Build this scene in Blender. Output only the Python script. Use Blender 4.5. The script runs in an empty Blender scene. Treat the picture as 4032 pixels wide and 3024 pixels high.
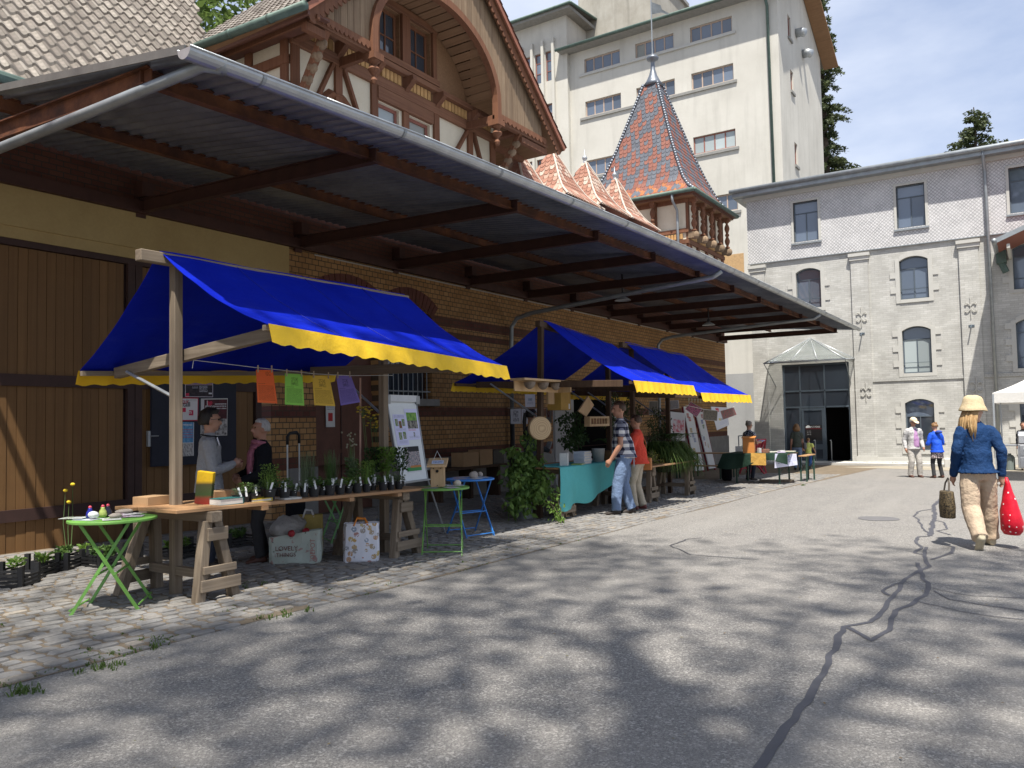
import bpy, bmesh, math, random
from mathutils import Vector, Matrix, noise
from mathutils.bvhtree import BVHTree
R = math.radians
rnd = random.Random(7)
scene = bpy.context.scene
col = scene.collection
# ------------------------------------------------------------------ camera
cam = bpy.data.cameras.new('camera'); camo = bpy.data.objects.new('camera', cam); col.objects.link(camo)
cam.sensor_width = 36; cam.lens = 28.125; cam.clip_start = .05; cam.clip_end = 3000
YAW, PITCH, ROLL = R(33.2), R(2.72), R(-1.09)
_f = Vector((math.cos(PITCH)*math.cos(YAW), math.cos(PITCH)*math.sin(YAW), math.sin(PITCH)))
_r = Vector((math.sin(YAW), -math.cos(YAW), 0)); _u = _r.cross(_f)
_r2 = _r*math.cos(ROLL)+_u*math.sin(ROLL); _u2 = _u*math.cos(ROLL)-_r*math.sin(ROLL)
camo.matrix_world = Matrix(((_r2.x, _u2.x, -_f.x, 0), (_r2.y, _u2.y, -_f.y, 0), (_r2.z, _u2.z, -_f.z, 1.55), (0, 0, 0, 1)))
scene.camera = camo
scene.render.resolution_x = 1024; scene.render.resolution_y = 768
# ------------------------------------------------------------------ sky, sun, exposure
SUN = Vector((.40, .22, -1.0)).normalized()          # direction the light travels
world = bpy.data.worlds.new('World'); scene.world = world; world.use_nodes = True
nt = world.node_tree; nt.nodes.clear()
def wn(t, **k):
    n = nt.nodes.new(t)
    for a, b in k.items(): setattr(n, a, b)
    return n
sky = wn('ShaderNodeTexSky', sky_type='NISHITA'); sky.sun_disc = False
sky.sun_elevation = math.asin(-SUN.z); sky.sun_rotation = math.atan2(-SUN.x, -SUN.y)
sky.air_density = 1.0; sky.dust_density = 1.2; sky.ozone_density = 1.6; sky.altitude = 450
tc = wn('ShaderNodeTexCoord'); mp = wn('ShaderNodeMapping'); mp.inputs['Scale'].default_value = (1.6, 1.6, 4.2)
mp.inputs['Rotation'].default_value = (0, R(12), R(35))
n1 = wn('ShaderNodeTexNoise'); n1.inputs['Scale'].default_value = 1.7; n1.inputs['Detail'].default_value = 7; n1.inputs['Roughness'].default_value = .56
rp = wn('ShaderNodeValToRGB'); rp.color_ramp.elements[0].position = .34; rp.color_ramp.elements[1].position = .70; rp.color_ramp.elements[0].color = (0, 0, 0, 1)
mul = wn('ShaderNodeMath', operation='MULTIPLY'); mul.inputs[1].default_value = .80
mx = wn('ShaderNodeMix', data_type='RGBA'); mx.inputs['B'].default_value = (4.6, 4.95, 5.7, 1)
bg = wn('ShaderNodeBackground'); bg.inputs['Strength'].default_value = .112
out = wn('ShaderNodeOutputWorld')
L = nt.links.new
L(tc.outputs['Generated'], mp.inputs['Vector']); L(mp.outputs[0], n1.inputs['Vector']); L(n1.outputs['Fac'], rp.inputs[0])
L(rp.outputs[0], mul.inputs[0]); L(mul.outputs[0], mx.inputs['Factor']); hz = wn('ShaderNodeMix', data_type='RGBA'); hz.inputs['Factor'].default_value = .65; hz.inputs['B'].default_value = (2.6, 3.05, 4.2, 1); L(sky.outputs[0], hz.inputs['A']); L(hz.outputs['Result'], mx.inputs['A'])
L(mx.outputs['Result'], bg.inputs['Color']); L(bg.outputs[0], out.inputs['Surface'])
sl = bpy.data.lights.new('sun', 'SUN'); sl.energy = 5.0; sl.angle = R(.7); sl.color = (1, .955, .88)
so = bpy.data.objects.new('sun', sl); col.objects.link(so); so.rotation_euler = SUN.to_track_quat('-Z', 'Y').to_euler(); so.location = (-20, -12, 60)
vs = scene.view_settings; vs.view_transform = 'Standard'; vs.look = 'None'; vs.gamma = 1; vs.use_curve_mapping = False; vs.exposure = .84
# ------------------------------------------------------------------ helpers
def gz(x): return -.012*x                            # the yard falls a little towards the mill
WL = {}                                              # world location of every parent
def reg(o, name, parent, kind=None):
    col.objects.link(o)
    if parent is not None: o.parent = parent
    if kind: o['kind'] = kind
    return o
def wl(o):
    v = Vector((0, 0, 0))
    while o is not None: v += Vector(o.location); o = o.parent
    return v
def thing(name, label, cat, loc=(0, 0, 0), group=None):
    o = bpy.data.objects.new(name, None); o.empty_display_size = .1; col.objects.link(o); o.location = loc
    o['label'] = label; o['category'] = cat
    if group: o['group'] = group
    return o
def tag(o, label, cat, group=None):
    o['label'] = label; o['category'] = cat
    if group: o['group'] = group
    return o
def copy_tree(o, parent=None):
    c = o.copy(); col.objects.link(c)
    if parent is not None: c.parent = parent
    for ch in list(o.children): copy_tree(ch, c)
    return c
def rz(a): return Matrix.Rotation(a, 3, 'Z')
def rx(a): return Matrix.Rotation(a, 3, 'X')
def ry(a): return Matrix.Rotation(a, 3, 'Y')
class MB:
    def __init__(s): s.v = []; s.f = []; s.m = []
    def add(s, vs, fs, m=0):
        n = len(s.v); s.v += [Vector(p) for p in vs]; s.f += [tuple(i+n for i in f) for f in fs]; s.m += [m]*len(fs); return s
    def bx(s, x0, x1, y0, y1, z0, z1, m=0):
        return s.add([(x0,y0,z0),(x1,y0,z0),(x1,y1,z0),(x0,y1,z0),(x0,y0,z1),(x1,y0,z1),(x1,y1,z1),(x0,y1,z1)],
                     [(0,3,2,1),(4,5,6,7),(0,1,5,4),(1,2,6,5),(2,3,7,6),(3,0,4,7)], m)
    def box(s, c, sz, rot=None, m=0):
        c = Vector(c); h = Vector(sz)/2; vs = []
        for z in (-1, 1):
            for x, y in ((-1,-1),(1,-1),(1,1),(-1,1)):
                p = Vector((x*h.x, y*h.y, z*h.z)); vs.append(c+(rot @ p if rot is not None else p))
        return s.add(vs, [(0,3,2,1),(4,5,6,7),(0,1,5,4),(1,2,6,5),(2,3,7,6),(3,0,4,7)], m)
    def beam(s, p, q, w, h, up=(0, 0, 1), m=0):
        p = Vector(p); q = Vector(q); d = (q-p).normalized(); u = Vector(up); sd = d.cross(u)
        if sd.length < 1e-4: sd = d.cross(Vector((1, 0, 0)))
        sd.normalize(); u = sd.cross(d); a = sd*w/2; b = u*h/2
        return s.add([p-a-b,p+a-b,p+a+b,p-a+b,q-a-b,q+a-b,q+a+b,q-a+b],[(0,1,2,3),(4,7,6,5),(0,4,5,1),(1,5,6,2),(2,6,7,3),(3,7,4,0)], m)
    def tube(s, pts, r, n=8, m=0, cap=True):
        pts = [Vector(p) for p in pts]; k = len(pts); rs = r if isinstance(r, (list, tuple)) else [r]*k
        base = len(s.v); prev = None
        for i, p in enumerate(pts):
            t = (pts[min(i+1,k-1)]-pts[max(i-1,0)])
            t = t.normalized() if t.length > 1e-9 else Vector((0,0,1))
            if prev is None:
                a = t.cross(Vector((0,0,1)))
                if a.length < .05: a = t.cross(Vector((1,0,0)))
                a.normalize()
            else:
                a = prev-t*prev.dot(t)
                if a.length < 1e-5: a = t.cross(Vector((1,0,.3)))
                a.normalize()
            prev = a; b = t.cross(a)
            for j in range(n):
                an = 2*math.pi*j/n; s.v.append(p+(a*math.cos(an)+b*math.sin(an))*rs[i])
        for i in range(k-1):
            for j in range(n):
                j2 = (j+1) % n; s.f.append((base+i*n+j, base+i*n+j2, base+(i+1)*n+j2, base+(i+1)*n+j)); s.m.append(m)
        if cap:
            s.f.append(tuple(base+j for j in range(n))[::-1]); s.f.append(tuple(base+(k-1)*n+j for j in range(n))); s.m += [m, m]
        return s
    def lathe(s, prof, c=(0,0,0), n=16, m=0, rot=None, cap=True):
        c = Vector(c); base = len(s.v)
        for r, z in prof:
            for j in range(n):
                a = 2*math.pi*j/n; p = Vector((r*math.cos(a), r*math.sin(a), z)); s.v.append(c+(rot @ p if rot is not None else p))
        k = len(prof)
        for i in range(k-1):
            for j in range(n):
                j2 = (j+1) % n; s.f.append((base+i*n+j, base+i*n+j2, base+(i+1)*n+j2, base+(i+1)*n+j)); s.m.append(m)
        if cap:
            if prof[0][0] > 1e-4: s.f.append(tuple(base+j for j in range(n))[::-1]); s.m.append(m)
            if prof[-1][0] > 1e-4: s.f.append(tuple(base+(k-1)*n+j for j in range(n))); s.m.append(m)
        return s
    def prism(s, poly, P, d0, d1, m=0):               # poly: list of (u,v); P(u,v,d) -> world
        n = len(poly)
        vs = [P(u, v, d0) for u, v in poly]+[P(u, v, d1) for u, v in poly]
        fs = [tuple(range(n)), tuple(range(2*n-1, n-1, -1))]+[(i, n+i, n+(i+1) % n, (i+1) % n) for i in range(n)]
        return s.add(vs, fs, m)
    def grid(s, fn, nu, nv, m=0, flip=False):
        vs = [fn(i/nu, j/nv) for j in range(nv+1) for i in range(nu+1)]; fs = []
        for j in range(nv):
            for i in range(nu):
                a = j*(nu+1)+i; q = (a, a+1, a+nu+2, a+nu+1); fs.append(q[::-1] if flip else q)
        return s.add(vs, fs, m)
    def sph(s, c, r, n=10, k=7, m=0, rot=None):
        c = Vector(c); rr = Vector((r,)*3) if not hasattr(r, '__len__') else Vector(r)
        vs = []; fs = []
        for i in range(k+1):
            t = math.pi*i/k
            for j in range(n):
                a = 2*math.pi*j/n; p = Vector((rr.x*math.sin(t)*math.cos(a), rr.y*math.sin(t)*math.sin(a), rr.z*math.cos(t)))
                vs.append(c+(rot @ p if rot is not None else p))
        for i in range(k):
            for j in range(n): fs.append((i*n+j, (i+1)*n+j, (i+1)*n+(j+1) % n, i*n+(j+1) % n))
        return s.add(vs, fs, m)
    def mesh(s, name, mats, off=Vector((0,0,0)), smooth=False):
        me = bpy.data.meshes.new(name); me.from_pydata([tuple(p-off) for p in s.v], [], s.f)
        for mt in (mats if isinstance(mats, (list, tuple)) else [mats]): me.materials.append(mt)
        if isinstance(mats, (list, tuple)) and len(mats) > 1: me.polygons.foreach_set('material_index', s.m)
        if smooth: me.polygons.foreach_set('use_smooth', [True]*len(me.polygons))
        me.update(); return me
    def obj(s, name, mats, parent=None, smooth=False, bevel=0, recalc=True, kind=None):
        off = wl(parent) if parent is not None else Vector((0,0,0))
        origin = Vector((0,0,0))
        if parent is None and s.v:
            lo = Vector((min(p.x for p in s.v), min(p.y for p in s.v), min(p.z for p in s.v))); hi = Vector((max(p.x for p in s.v), max(p.y for p in s.v), 0))
            origin = Vector(((lo.x+hi.x)/2, (lo.y+hi.y)/2, lo.z))
        me = s.mesh(name, mats, off+origin, smooth)
        if recalc:
            bm = bmesh.new(); bm.from_mesh(me); bmesh.ops.recalc_face_normals(bm, faces=bm.faces); bm.to_mesh(me); bm.free()
        o = bpy.data.objects.new(name, me); o.location = origin; reg(o, name, parent, kind)
        if bevel:
            b = o.modifiers.new('bevel', 'BEVEL'); b.width = bevel; b.segments = 2; b.limit_method = 'ANGLE'; b.angle_limit = R(40)
        return o
def shared(name, me, loc, parent, rot=None, scale=None):
    o = bpy.data.objects.new(name, me)
    o.location = Vector(loc)-(wl(parent) if parent is not None else Vector((0,0,0)))
    if rot is not None: o.rotation_euler = rot
    if scale is not None: o.scale = scale
    return reg(o, name, parent)
# ------------------------------------------------------------------ materials
def S(r, g, b): return tuple(((c/255+.055)/1.055)**2.4 if c > 10 else c/255/12.92 for c in (r, g, b))
MATS = {}
class N:
    def __init__(s, name):
        s.m = bpy.data.materials.new(name); s.m.use_nodes = True; s.t = s.m.node_tree; s.b = s.t.nodes['Principled BSDF']; MATS[name] = s.m
    def n(s, t, **k):
        o = s.t.nodes.new(t)
        for a, b in k.items(): setattr(o, a, b)
        return o
    def l(s, a, b): s.t.links.new(a, b)
    def math(s, op, a, b=None, c=None):
        o = s.n('ShaderNodeMath', operation=op)
        for i, v in enumerate((a, b, c)):
            if v is None: continue
            if isinstance(v, (int, float)): o.inputs[i].default_value = v
            else: s.l(v, o.inputs[i])
        return o.outputs[0]
    def mix(s, f, a, b, bt='MIX'):
        o = s.n('ShaderNodeMix', data_type='RGBA', blend_type=bt)
        for k, v in (('Factor', f), ('A', a), ('B', b)):
            sock = o.inputs[k] if k != 'Factor' else o.inputs[0]
            if k == 'A': sock = o.inputs[6]
            if k == 'B': sock = o.inputs[7]
            if isinstance(v, (int, float)): sock.default_value = v
            elif isinstance(v, tuple): sock.default_value = (*v[:3], 1)
            else: s.l(v, sock)
        return o.outputs[2]
    def coord(s, kind='Object', scale=None, rot=None):
        o = s.n('ShaderNodeTexCoord').outputs[kind]
        if scale or rot:
            mp = s.n('ShaderNodeMapping'); s.l(o, mp.inputs[0])
            if scale: mp.inputs['Scale'].default_value = scale if hasattr(scale, '__len__') else (scale,)*3
            if rot: mp.inputs['Rotation'].default_value = rot
            o = mp.outputs[0]
        return o
    def noise(s, vec, scale, detail=4, rough=.6, out='Fac'):
        o = s.n('ShaderNodeTexNoise'); o.inputs['Scale'].default_value = scale; o.inputs['Detail'].default_value = detail; o.inputs['Roughness'].default_value = rough
        s.l(vec, o.inputs['Vector']); return o.outputs[out]
    def ramp(s, f, stops):
        o = s.n('ShaderNodeValToRGB'); cr = o.color_ramp
        while len(cr.elements) < len(stops): cr.elements.new(.5)
        for e, (p, c) in zip(cr.elements, stops): e.position = p; e.color = (*c[:3], 1) if isinstance(c, tuple) else (c, c, c, 1)
        s.l(f, o.inputs[0]); return o.outputs[0]
    def bump(s, h, st=.3, dist=.01):
        o = s.n('ShaderNodeBump'); o.inputs['Strength'].default_value = st; o.inputs['Distance'].default_value = dist; s.l(h, o.inputs['Height']); s.l(o.outputs[0], s.b.inputs['Normal'])
    def out(s, c, rough=.7, metal=0, spec=.5):
        if isinstance(c, tuple): s.b.inputs['Base Color'].default_value = (*c[:3], 1)
        else: s.l(c, s.b.inputs['Base Color'])
        if isinstance(rough, (int, float)): s.b.inputs['Roughness'].default_value = rough
        else: s.l(rough, s.b.inputs['Roughness'])
        s.b.inputs['Metallic'].default_value = metal; s.b.inputs['Specular IOR Level'].default_value = spec
        return s.m
def dk(c, k): return tuple(x*k for x in c)
def mat(name, c, rough=.7, var=.18, sc=6, bump=.15, bsc=60, metal=0, c2=None, spec=.4, dist=.004, rand=0, coord='Object', stretch=None):
    """even colour with soft blotches, fine relief and wear"""
    k = N(name); v = k.coord(coord, stretch); a = k.noise(v, sc, 5)
    base = k.mix(k.ramp(a, [(.3, 0.0), (.7, 1.0)]), dk(c, 1-var), c2 if c2 else dk(c, 1+var))
    fine = k.noise(v, bsc, 3)
    base = k.mix(.35, base, k.mix(fine, dk(c, .75), dk(c, 1.25)))
    if rand:
        oi = k.n('ShaderNodeObjectInfo'); hs = k.n('ShaderNodeHueSaturation'); k.l(base, hs.inputs['Color'])
        k.l(k.math('MULTIPLY_ADD', oi.outputs['Random'], rand*2, 1-rand), hs.inputs['Value']); base = hs.outputs[0]
    if bump: k.bump(fine, bump, dist)
    return k.out(base, rough, metal, spec)
def wood(name, c, c2, rough=.75, axis='X', sc=1.0, rand=.15, grain=26, bump=.3):
    k = N(name); st = {'X': (.6, grain, grain), 'Y': (grain, .6, grain), 'Z': (grain, grain, .6)}[axis]
    v = k.coord('Object', st); oi = k.n('ShaderNodeObjectInfo')
    vm = k.n('ShaderNodeVectorMath', operation='ADD'); k.l(v, vm.inputs[0]); cmb = k.n('ShaderNodeCombineXYZ')
    rr = k.math('MULTIPLY', oi.outputs['Random'], 57.0)
    for i in range(3): k.l(rr, cmb.inputs[i])
    k.l(cmb.outputs[0], vm.inputs[1])
    g = k.noise(vm.outputs[0], sc, 6, .65); g2 = k.noise(k.coord('Object', 3.1), 1.2, 3)
    base = k.mix(k.ramp(g, [(.32, 0.0), (.68, 1.0)]), c, c2); base = k.mix(k.math('MULTIPLY', g2, .45), base, dk(c, .55))
    hs = k.n('ShaderNodeHueSaturation'); k.l(base, hs.inputs['Color']); k.l(k.math('MULTIPLY_ADD', oi.outputs['Random'], rand*2, 1-rand), hs.inputs['Value'])
    k.bump(g, bump, .004); return k.out(hs.outputs[0], rough, 0, .3)
def glassy(name, c, rough=.04, spec=.9, var=.3):
    k = N(name); v = k.coord('Object'); oi = k.n('ShaderNodeObjectInfo')
    hs = k.n('ShaderNodeHueSaturation'); hs.inputs['Color'].default_value = (*c, 1); k.l(k.math('MULTIPLY_ADD', oi.outputs['Random'], var*2, 1-var), hs.inputs['Value'])
    k.bump(k.noise(v, .9, 1), .05, .02); return k.out(hs.outputs[0], rough, 0, spec)
# special materials -------------------------------------------------
def m_asphalt():
    k = N('asphalt'); v = k.coord('Object')
    big = k.noise(v, .35, 5); mid = k.noise(v, 3.0, 4)
    vo = k.n('ShaderNodeTexVoronoi'); vo.inputs['Scale'].default_value = 130; k.l(v, vo.inputs['Vector'])
    sp = k.n('ShaderNodeSeparateColor'); k.l(vo.outputs['Color'], sp.inputs[0])
    c = k.mix(sp.outputs[0], (.095, .091, .088), (.285, .270, .248))
    vo2 = k.n('ShaderNodeTexVoronoi'); vo2.inputs['Scale'].default_value = 82; k.l(v, vo2.inputs['Vector'])
    sp2 = k.n('ShaderNodeSeparateColor'); k.l(vo2.outputs['Color'], sp2.inputs[0])
    c = k.mix(k.ramp(sp2.outputs[1], [(.86, 0.0), (.9, .7)]), c, (.44, .42, .385))
    c = k.mix(k.ramp(big, [(.35, 0.0), (.7, .55)]), c, (.25, .233, .21)); c = k.mix(k.ramp(mid, [(.5, 0.0), (.75, .3)]), c, (.135, .131, .127))
    oil = k.noise(v, 1.1, 6, .7); c = k.mix(k.ramp(oil, [(.62, 0.0), (.72, .35)]), c, (.10, .097, .095)); wear = k.noise(k.coord('Object', (.12, 1.1, 1)), 1.0, 4); c = k.mix(k.ramp(wear, [(.5, 0.0), (.75, .4)]), c, (.30, .285, .26))
    h = k.math('ADD', sp.outputs[1], k.math('MULTIPLY', vo.outputs['Distance'], -2.0)); k.bump(h, .55, .006)
    return k.out(c, .88, 0, .3)
def m_island(name, stops, rough=.85, bump=.4, sc=25, dirt=(.1, .08, .06), dist=.005):
    k = N(name); g = k.n('ShaderNodeNewGeometry'); oi = k.n('ShaderNodeObjectInfo'); v = k.coord('Object')
    r = k.math('FRACT', k.math('ADD', g.outputs['Random Per Island'], k.math('MULTIPLY', oi.outputs['Random'], 7.31)))
    c = k.ramp(r, stops); n = k.noise(v, sc, 5); c = k.mix(k.ramp(n, [(.35, .55), (.62, 0.0)]), c, dirt)
    k.bump(n, bump, dist); return k.out(c, rough, 0, .3)
def m_brick(name, w, h, c1, c2, mortar, msize, bands=(), bandc=(.06, .02, .017), bandc2=(.085, .03, .025), axis='XZ', rough=.8, off=.5, z0=0., bstr=.6):
    k = N(name); p = k.n('ShaderNodeNewGeometry').outputs['Position']; s = k.n('ShaderNodeSeparateXYZ'); k.l(p, s.inputs[0])
    cb = k.n('ShaderNodeCombineXYZ'); k.l(s.outputs[0 if axis[0] == 'X' else 1], cb.inputs[0]); k.l(k.math('ADD', s.outputs[2], -z0), cb.inputs[1])
    b = k.n('ShaderNodeTexBrick'); b.offset = off; b.inputs['Scale'].default_value = 1; b.inputs['Brick Width'].default_value = w; b.inputs['Row Height'].default_value = h
    b.inputs['Mortar Size'].default_value = msize; b.inputs['Mortar Smooth'].default_value = .15; b.inputs['Bias'].default_value = 0
    k.l(cb.outputs[0], b.inputs['Vector']); b.inputs['Color1'].default_value = (*c1, 1); b.inputs['Color2'].default_value = (*c2, 1); b.inputs['Mortar'].default_value = (*mortar, 1)
    c = b.outputs['Color']
    if bands:
        b2 = k.n('ShaderNodeTexBrick'); b2.offset = off
        for i in ('Scale', 'Brick Width', 'Row Height', 'Mortar Size', 'Mortar Smooth', 'Bias'): b2.inputs[i].default_value = b.inputs[i].default_value
        k.l(cb.outputs[0], b2.inputs['Vector']); b2.inputs['Color1'].default_value = (*bandc, 1); b2.inputs['Color2'].default_value = (*bandc2, 1); b2.inputs['Mortar'].default_value = (*dk(mortar, .8), 1)
        msk = None
        for lo, hi in bands:
            q = k.math('MULTIPLY', k.math('GREATER_THAN', s.outputs[2], lo), k.math('LESS_THAN', s.outputs[2], hi))
            msk = q if msk is None else k.math('MAXIMUM', msk, q)
        c = k.mix(msk, c, b2.outputs['Color'])
    n = k.noise(p, 1.1, 5); c = k.mix(k.ramp(n, [(.35, .35), (.65, 0.0)]), c, dk(c1, .45)); f = k.noise(p, 45, 3); c = k.mix(.18, c, f, 'OVERLAY')
    h_ = k.math('ADD', k.math('MULTIPLY', b.outputs['Fac'], -1.0), k.math('MULTIPLY', f, .25)); k.bump(h_, bstr, .012)
    return k.out(c, rough, 0, .35)
def m_shingle(name):
    k = N(name); p = k.n('ShaderNodeNewGeometry').outputs['Position']; s = k.n('ShaderNodeSeparateXYZ'); k.l(p, s.inputs[0])
    a = k.math('MULTIPLY', k.math('ADD', s.outputs[1], s.outputs[2]), .7071); b_ = k.math('MULTIPLY', k.math('SUBTRACT', s.outputs[2], s.outputs[1]), .7071)
    cb = k.n('ShaderNodeCombineXYZ'); k.l(a, cb.inputs[0]); k.l(b_, cb.inputs[1])
    b = k.n('ShaderNodeTexBrick'); b.offset = 0; b.inputs['Scale'].default_value = 1; b.inputs['Brick Width'].default_value = .10; b.inputs['Row Height'].default_value = .10
    b.inputs['Mortar Size'].default_value = .013; b.inputs['Mortar Smooth'].default_value = .4; k.l(cb.outputs[0], b.inputs['Vector'])
    b.inputs['Color1'].default_value = (.56, .55, .545, 1); b.inputs['Color2'].default_value = (.47, .465, .46, 1); b.inputs['Mortar'].default_value = (.27, .265, .265, 1)
    n = k.noise(p, 1.6, 5); c = k.mix(k.ramp(n, [(.42, 0.0), (.7, .35)]), b.outputs['Color'], (.62, .61, .60))
    k.bump(k.math('MULTIPLY', b.outputs['Fac'], -1.0), .6, .01); return k.out(c, .8, 0, .3)
def m_plaster(name, c, c2, rough=.9, streak=.35, sc=.6):
    k = N(name); p = k.n('ShaderNodeNewGeometry').outputs['Position']
    mp = k.n('ShaderNodeMapping'); mp.inputs['Scale'].default_value = (1.3, 1.3, .13); k.l(p, mp.inputs[0])
    a = k.noise(p, sc, 6, .65); b = k.noise(mp.outputs[0], 1.6, 5, .6); f = k.noise(p, 30, 4)
    cc = k.mix(k.ramp(a, [(.3, 0.0), (.7, 1.0)]), c, c2); cc = k.mix(k.ramp(b, [(.5, 0.0), (.8, streak)]), cc, dk(c, .55)); cc = k.mix(.12, cc, f, 'OVERLAY')
    k.bump(f, .35, .006); return k.out(cc, rough, 0, .2)
def m_rust(name):
    k = N(name); v = k.coord('Object'); n = k.noise(v, 3.2, 7, .7); n2 = k.noise(v, 30, 4)
    c = k.ramp(n, [(.25, (.035, .018, .013)), (.45, (.085, .033, .018)), (.62, (.16, .06, .026)), (.8, (.20, .095, .05))]); c = k.mix(.3, c, n2, 'OVERLAY')
    k.bump(n2, .4, .003); return k.out(c, .75, .15, .4)
def m_corr(name):
    k = N(name); v = k.coord('Object'); n = k.noise(v, 1.3, 6, .7); mp = k.n('ShaderNodeMapping'); mp.inputs['Scale'].default_value = (4, .5, 4); k.l(v, mp.inputs[0]); st = k.noise(mp.outputs[0], 2, 5)
    c = k.mix(k.ramp(n, [(.4, 0.0), (.75, 1.0)]), (.18, .20, .25), (.34, .37, .43)); c = k.mix(k.ramp(st, [(.6, 0.0), (.85, .6)]), c, (.36, .35, .34))
    return k.out(c, .28, .5, .5)
def m_cloth(name, c, rough=.75, sc=3, wr=.4, wsc=5, trans=0., spec=.2):
    k = N(name); v = k.coord('Object'); n = k.noise(v, sc, 4); w = k.noise(v, wsc, 3); f = k.noise(v, 260, 2)
    cc = k.mix(n, dk(c, .82), dk(c, 1.15)); k.bump(k.math('ADD', w, k.math('MULTIPLY', f, .12)), wr, .05)
    m = k.out(cc, rough, 0, spec)
    if trans:
        tb = k.n('ShaderNodeBsdfTranslucent'); tb.inputs['Color'].default_value = (*c, 1); ms = k.n('ShaderNodeMixShader'); ms.inputs[0].default_value = trans
        k.l(k.b.outputs[0], ms.inputs[1]); k.l(tb.outputs[0], ms.inputs[2]); k.l(ms.outputs[0], k.t.nodes['Material Output'].inputs['Surface'])
    return m
def m_leaf(name, c, c2, trans=.35):
    k = N(name); g = k.n('ShaderNodeNewGeometry'); v = k.coord('Object'); n = k.noise(v, 2.5, 3)
    r = k.math('ADD', k.math('MULTIPLY', g.outputs['Random Per Island'], .6), k.math('MULTIPLY', n, .5)); cc = k.mix(k.ramp(r, [(.25, 0.0), (.85, 1.0)]), c, c2)
    m = k.out(cc, .6, 0, .35); tb = k.n('ShaderNodeBsdfTranslucent'); k.l(k.mix(.5, cc, dk(c2, 1.5)), tb.inputs['Color']); ms = k.n('ShaderNodeMixShader'); ms.inputs[0].default_value = trans
    k.l(k.b.outputs[0], ms.inputs[1]); k.l(tb.outputs[0], ms.inputs[2]); k.l(ms.outputs[0], k.t.nodes['Material Output'].inputs['Surface']); return m
def m_print(name, base, blocks, lines=None, rough=.6):
    """paper: blocks = [(u0,u1,v0,v1,colour)] in the sheet's own 0..1 UV; lines = [(u0,u1,v0,v1,count,colour)] rows of small type"""
    k = N(name); uv = k.n('ShaderNodeTexCoord').outputs['UV']; s = k.n('ShaderNodeSeparateXYZ'); k.l(uv, s.inputs[0]); U, Vv = s.outputs[0], s.outputs[1]
    def msk(a, b, c, d): return k.math('MULTIPLY', k.math('MULTIPLY', k.math('GREATER_THAN', U, a), k.math('LESS_THAN', U, b)), k.math('MULTIPLY', k.math('GREATER_THAN', Vv, c), k.math('LESS_THAN', Vv, d)))
    cc = k.mix(k.noise(uv, 3, 2), dk(base, .95), dk(base, 1.03))
    for a, b, c, d, bc in blocks:
        if len(bc) == 2:
            n = k.noise(uv, 14 if max(b-a, d-c) < .5 else 7, 4); colr = k.mix(k.ramp(n, [(.4, 0.0), (.6, 1.0)]), bc[0], bc[1])
        elif len(bc) == 4 and isinstance(bc[0], tuple):
            n = k.noise(uv, 9, 4); colr = k.ramp(n, [(.3, bc[0]), (.45, bc[1]), (.55, bc[2]), (.7, bc[3])])
        else: colr = bc
        cc = k.mix(msk(a, b, c, d), cc, colr)
    for a, b, c, d, nn, lc in (lines or []):
        fr = k.math('FRACT', k.math('MULTIPLY', k.math('SUBTRACT', Vv, c), nn/(d-c))); row = k.math('GREATER_THAN', fr, .5)
        wv = k.noise(k.coord('UV', (40, nn*1.5, 1)), 1.3, 1); cc = k.mix(k.math('MULTIPLY', k.math('MULTIPLY', msk(a, b, c, d), row), k.math('MULTIPLY', k.math('GREATER_THAN', wv, .42), .75)), cc, lc)
    return k.out(cc, rough, 0, .3)
def sheet(mb_pts, name, m, parent=None, thick=.0015):
    """paper-thin printed sheet with UVs: pts = lower left, lower right, upper right, upper left"""
    p = [Vector(q) for q in mb_pts]; off = wl(parent) if parent is not None else (p[0]+p[2])/2
    nrm = (p[1]-p[0]).cross(p[3]-p[0]).normalized()*thick
    me = bpy.data.meshes.new(name); me.from_pydata([tuple(q-off) for q in p]+[tuple(q-off-nrm) for q in p], [], [(0,1,2,3),(7,6,5,4),(0,4,5,1),(1,5,6,2),(2,6,7,3),(3,7,4,0)])
    me.materials.append(m); u = me.uv_layers.new(name='UVMap'); uvs = [(0,0),(1,0),(1,1),(0,1)]
    for f in me.polygons:
        for li in f.loop_indices: u.data[li].uv = uvs[me.loops[li].vertex_index % 4]
    o = bpy.data.objects.new(name, me); o.location = (0,0,0) if parent is not None else off; return reg(o, name, parent)
def text(name, body, size, loc, xdir, updir, m, parent, extrude=.0008, align='LEFT', font_w=1.0):
    cu = bpy.data.curves.new(name, 'FONT'); cu.body = body; cu.size = size; cu.extrude = extrude; cu.align_x = align
    cu.materials.append(m); tmp = bpy.data.objects.new(name+'_t', cu); col.objects.link(tmp)
    dg = bpy.context.evaluated_depsgraph_get(); me = bpy.data.meshes.new_from_object(tmp.evaluated_get(dg)); col.objects.unlink(tmp); bpy.data.objects.remove(tmp)
    xd = Vector(xdir).normalized(); ud = Vector(updir); ud = (ud-xd*ud.dot(xd)).normalized(); zd = xd.cross(ud)
    mt = Matrix(((xd.x*font_w, ud.x, zd.x, 0), (xd.y*font_w, ud.y, zd.y, 0), (xd.z*font_w, ud.z, zd.z, 0), (0,0,0,1))); me.transform(mt)
    off = Vector(loc)-wl(parent); me.transform(Matrix.Translation(off)); o = bpy.data.objects.new(name, me); return reg(o, name, parent)
m_asph = m_asphalt()
m_cob = m_island('cobble stone', [(0, (.175, .170, .165)), (.3, (.215, .207, .197)), (.55, (.24, .23, .215)), (.8, (.195, .19, .186)), (.95, (.27, .24, .20)), (1, (.29, .255, .21))], .8, .45, 22, (.155, .145, .13))
m_joint = mat('sandy joint', (.15, .118, .082), .95, .3, 4, .5, 90)
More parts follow.
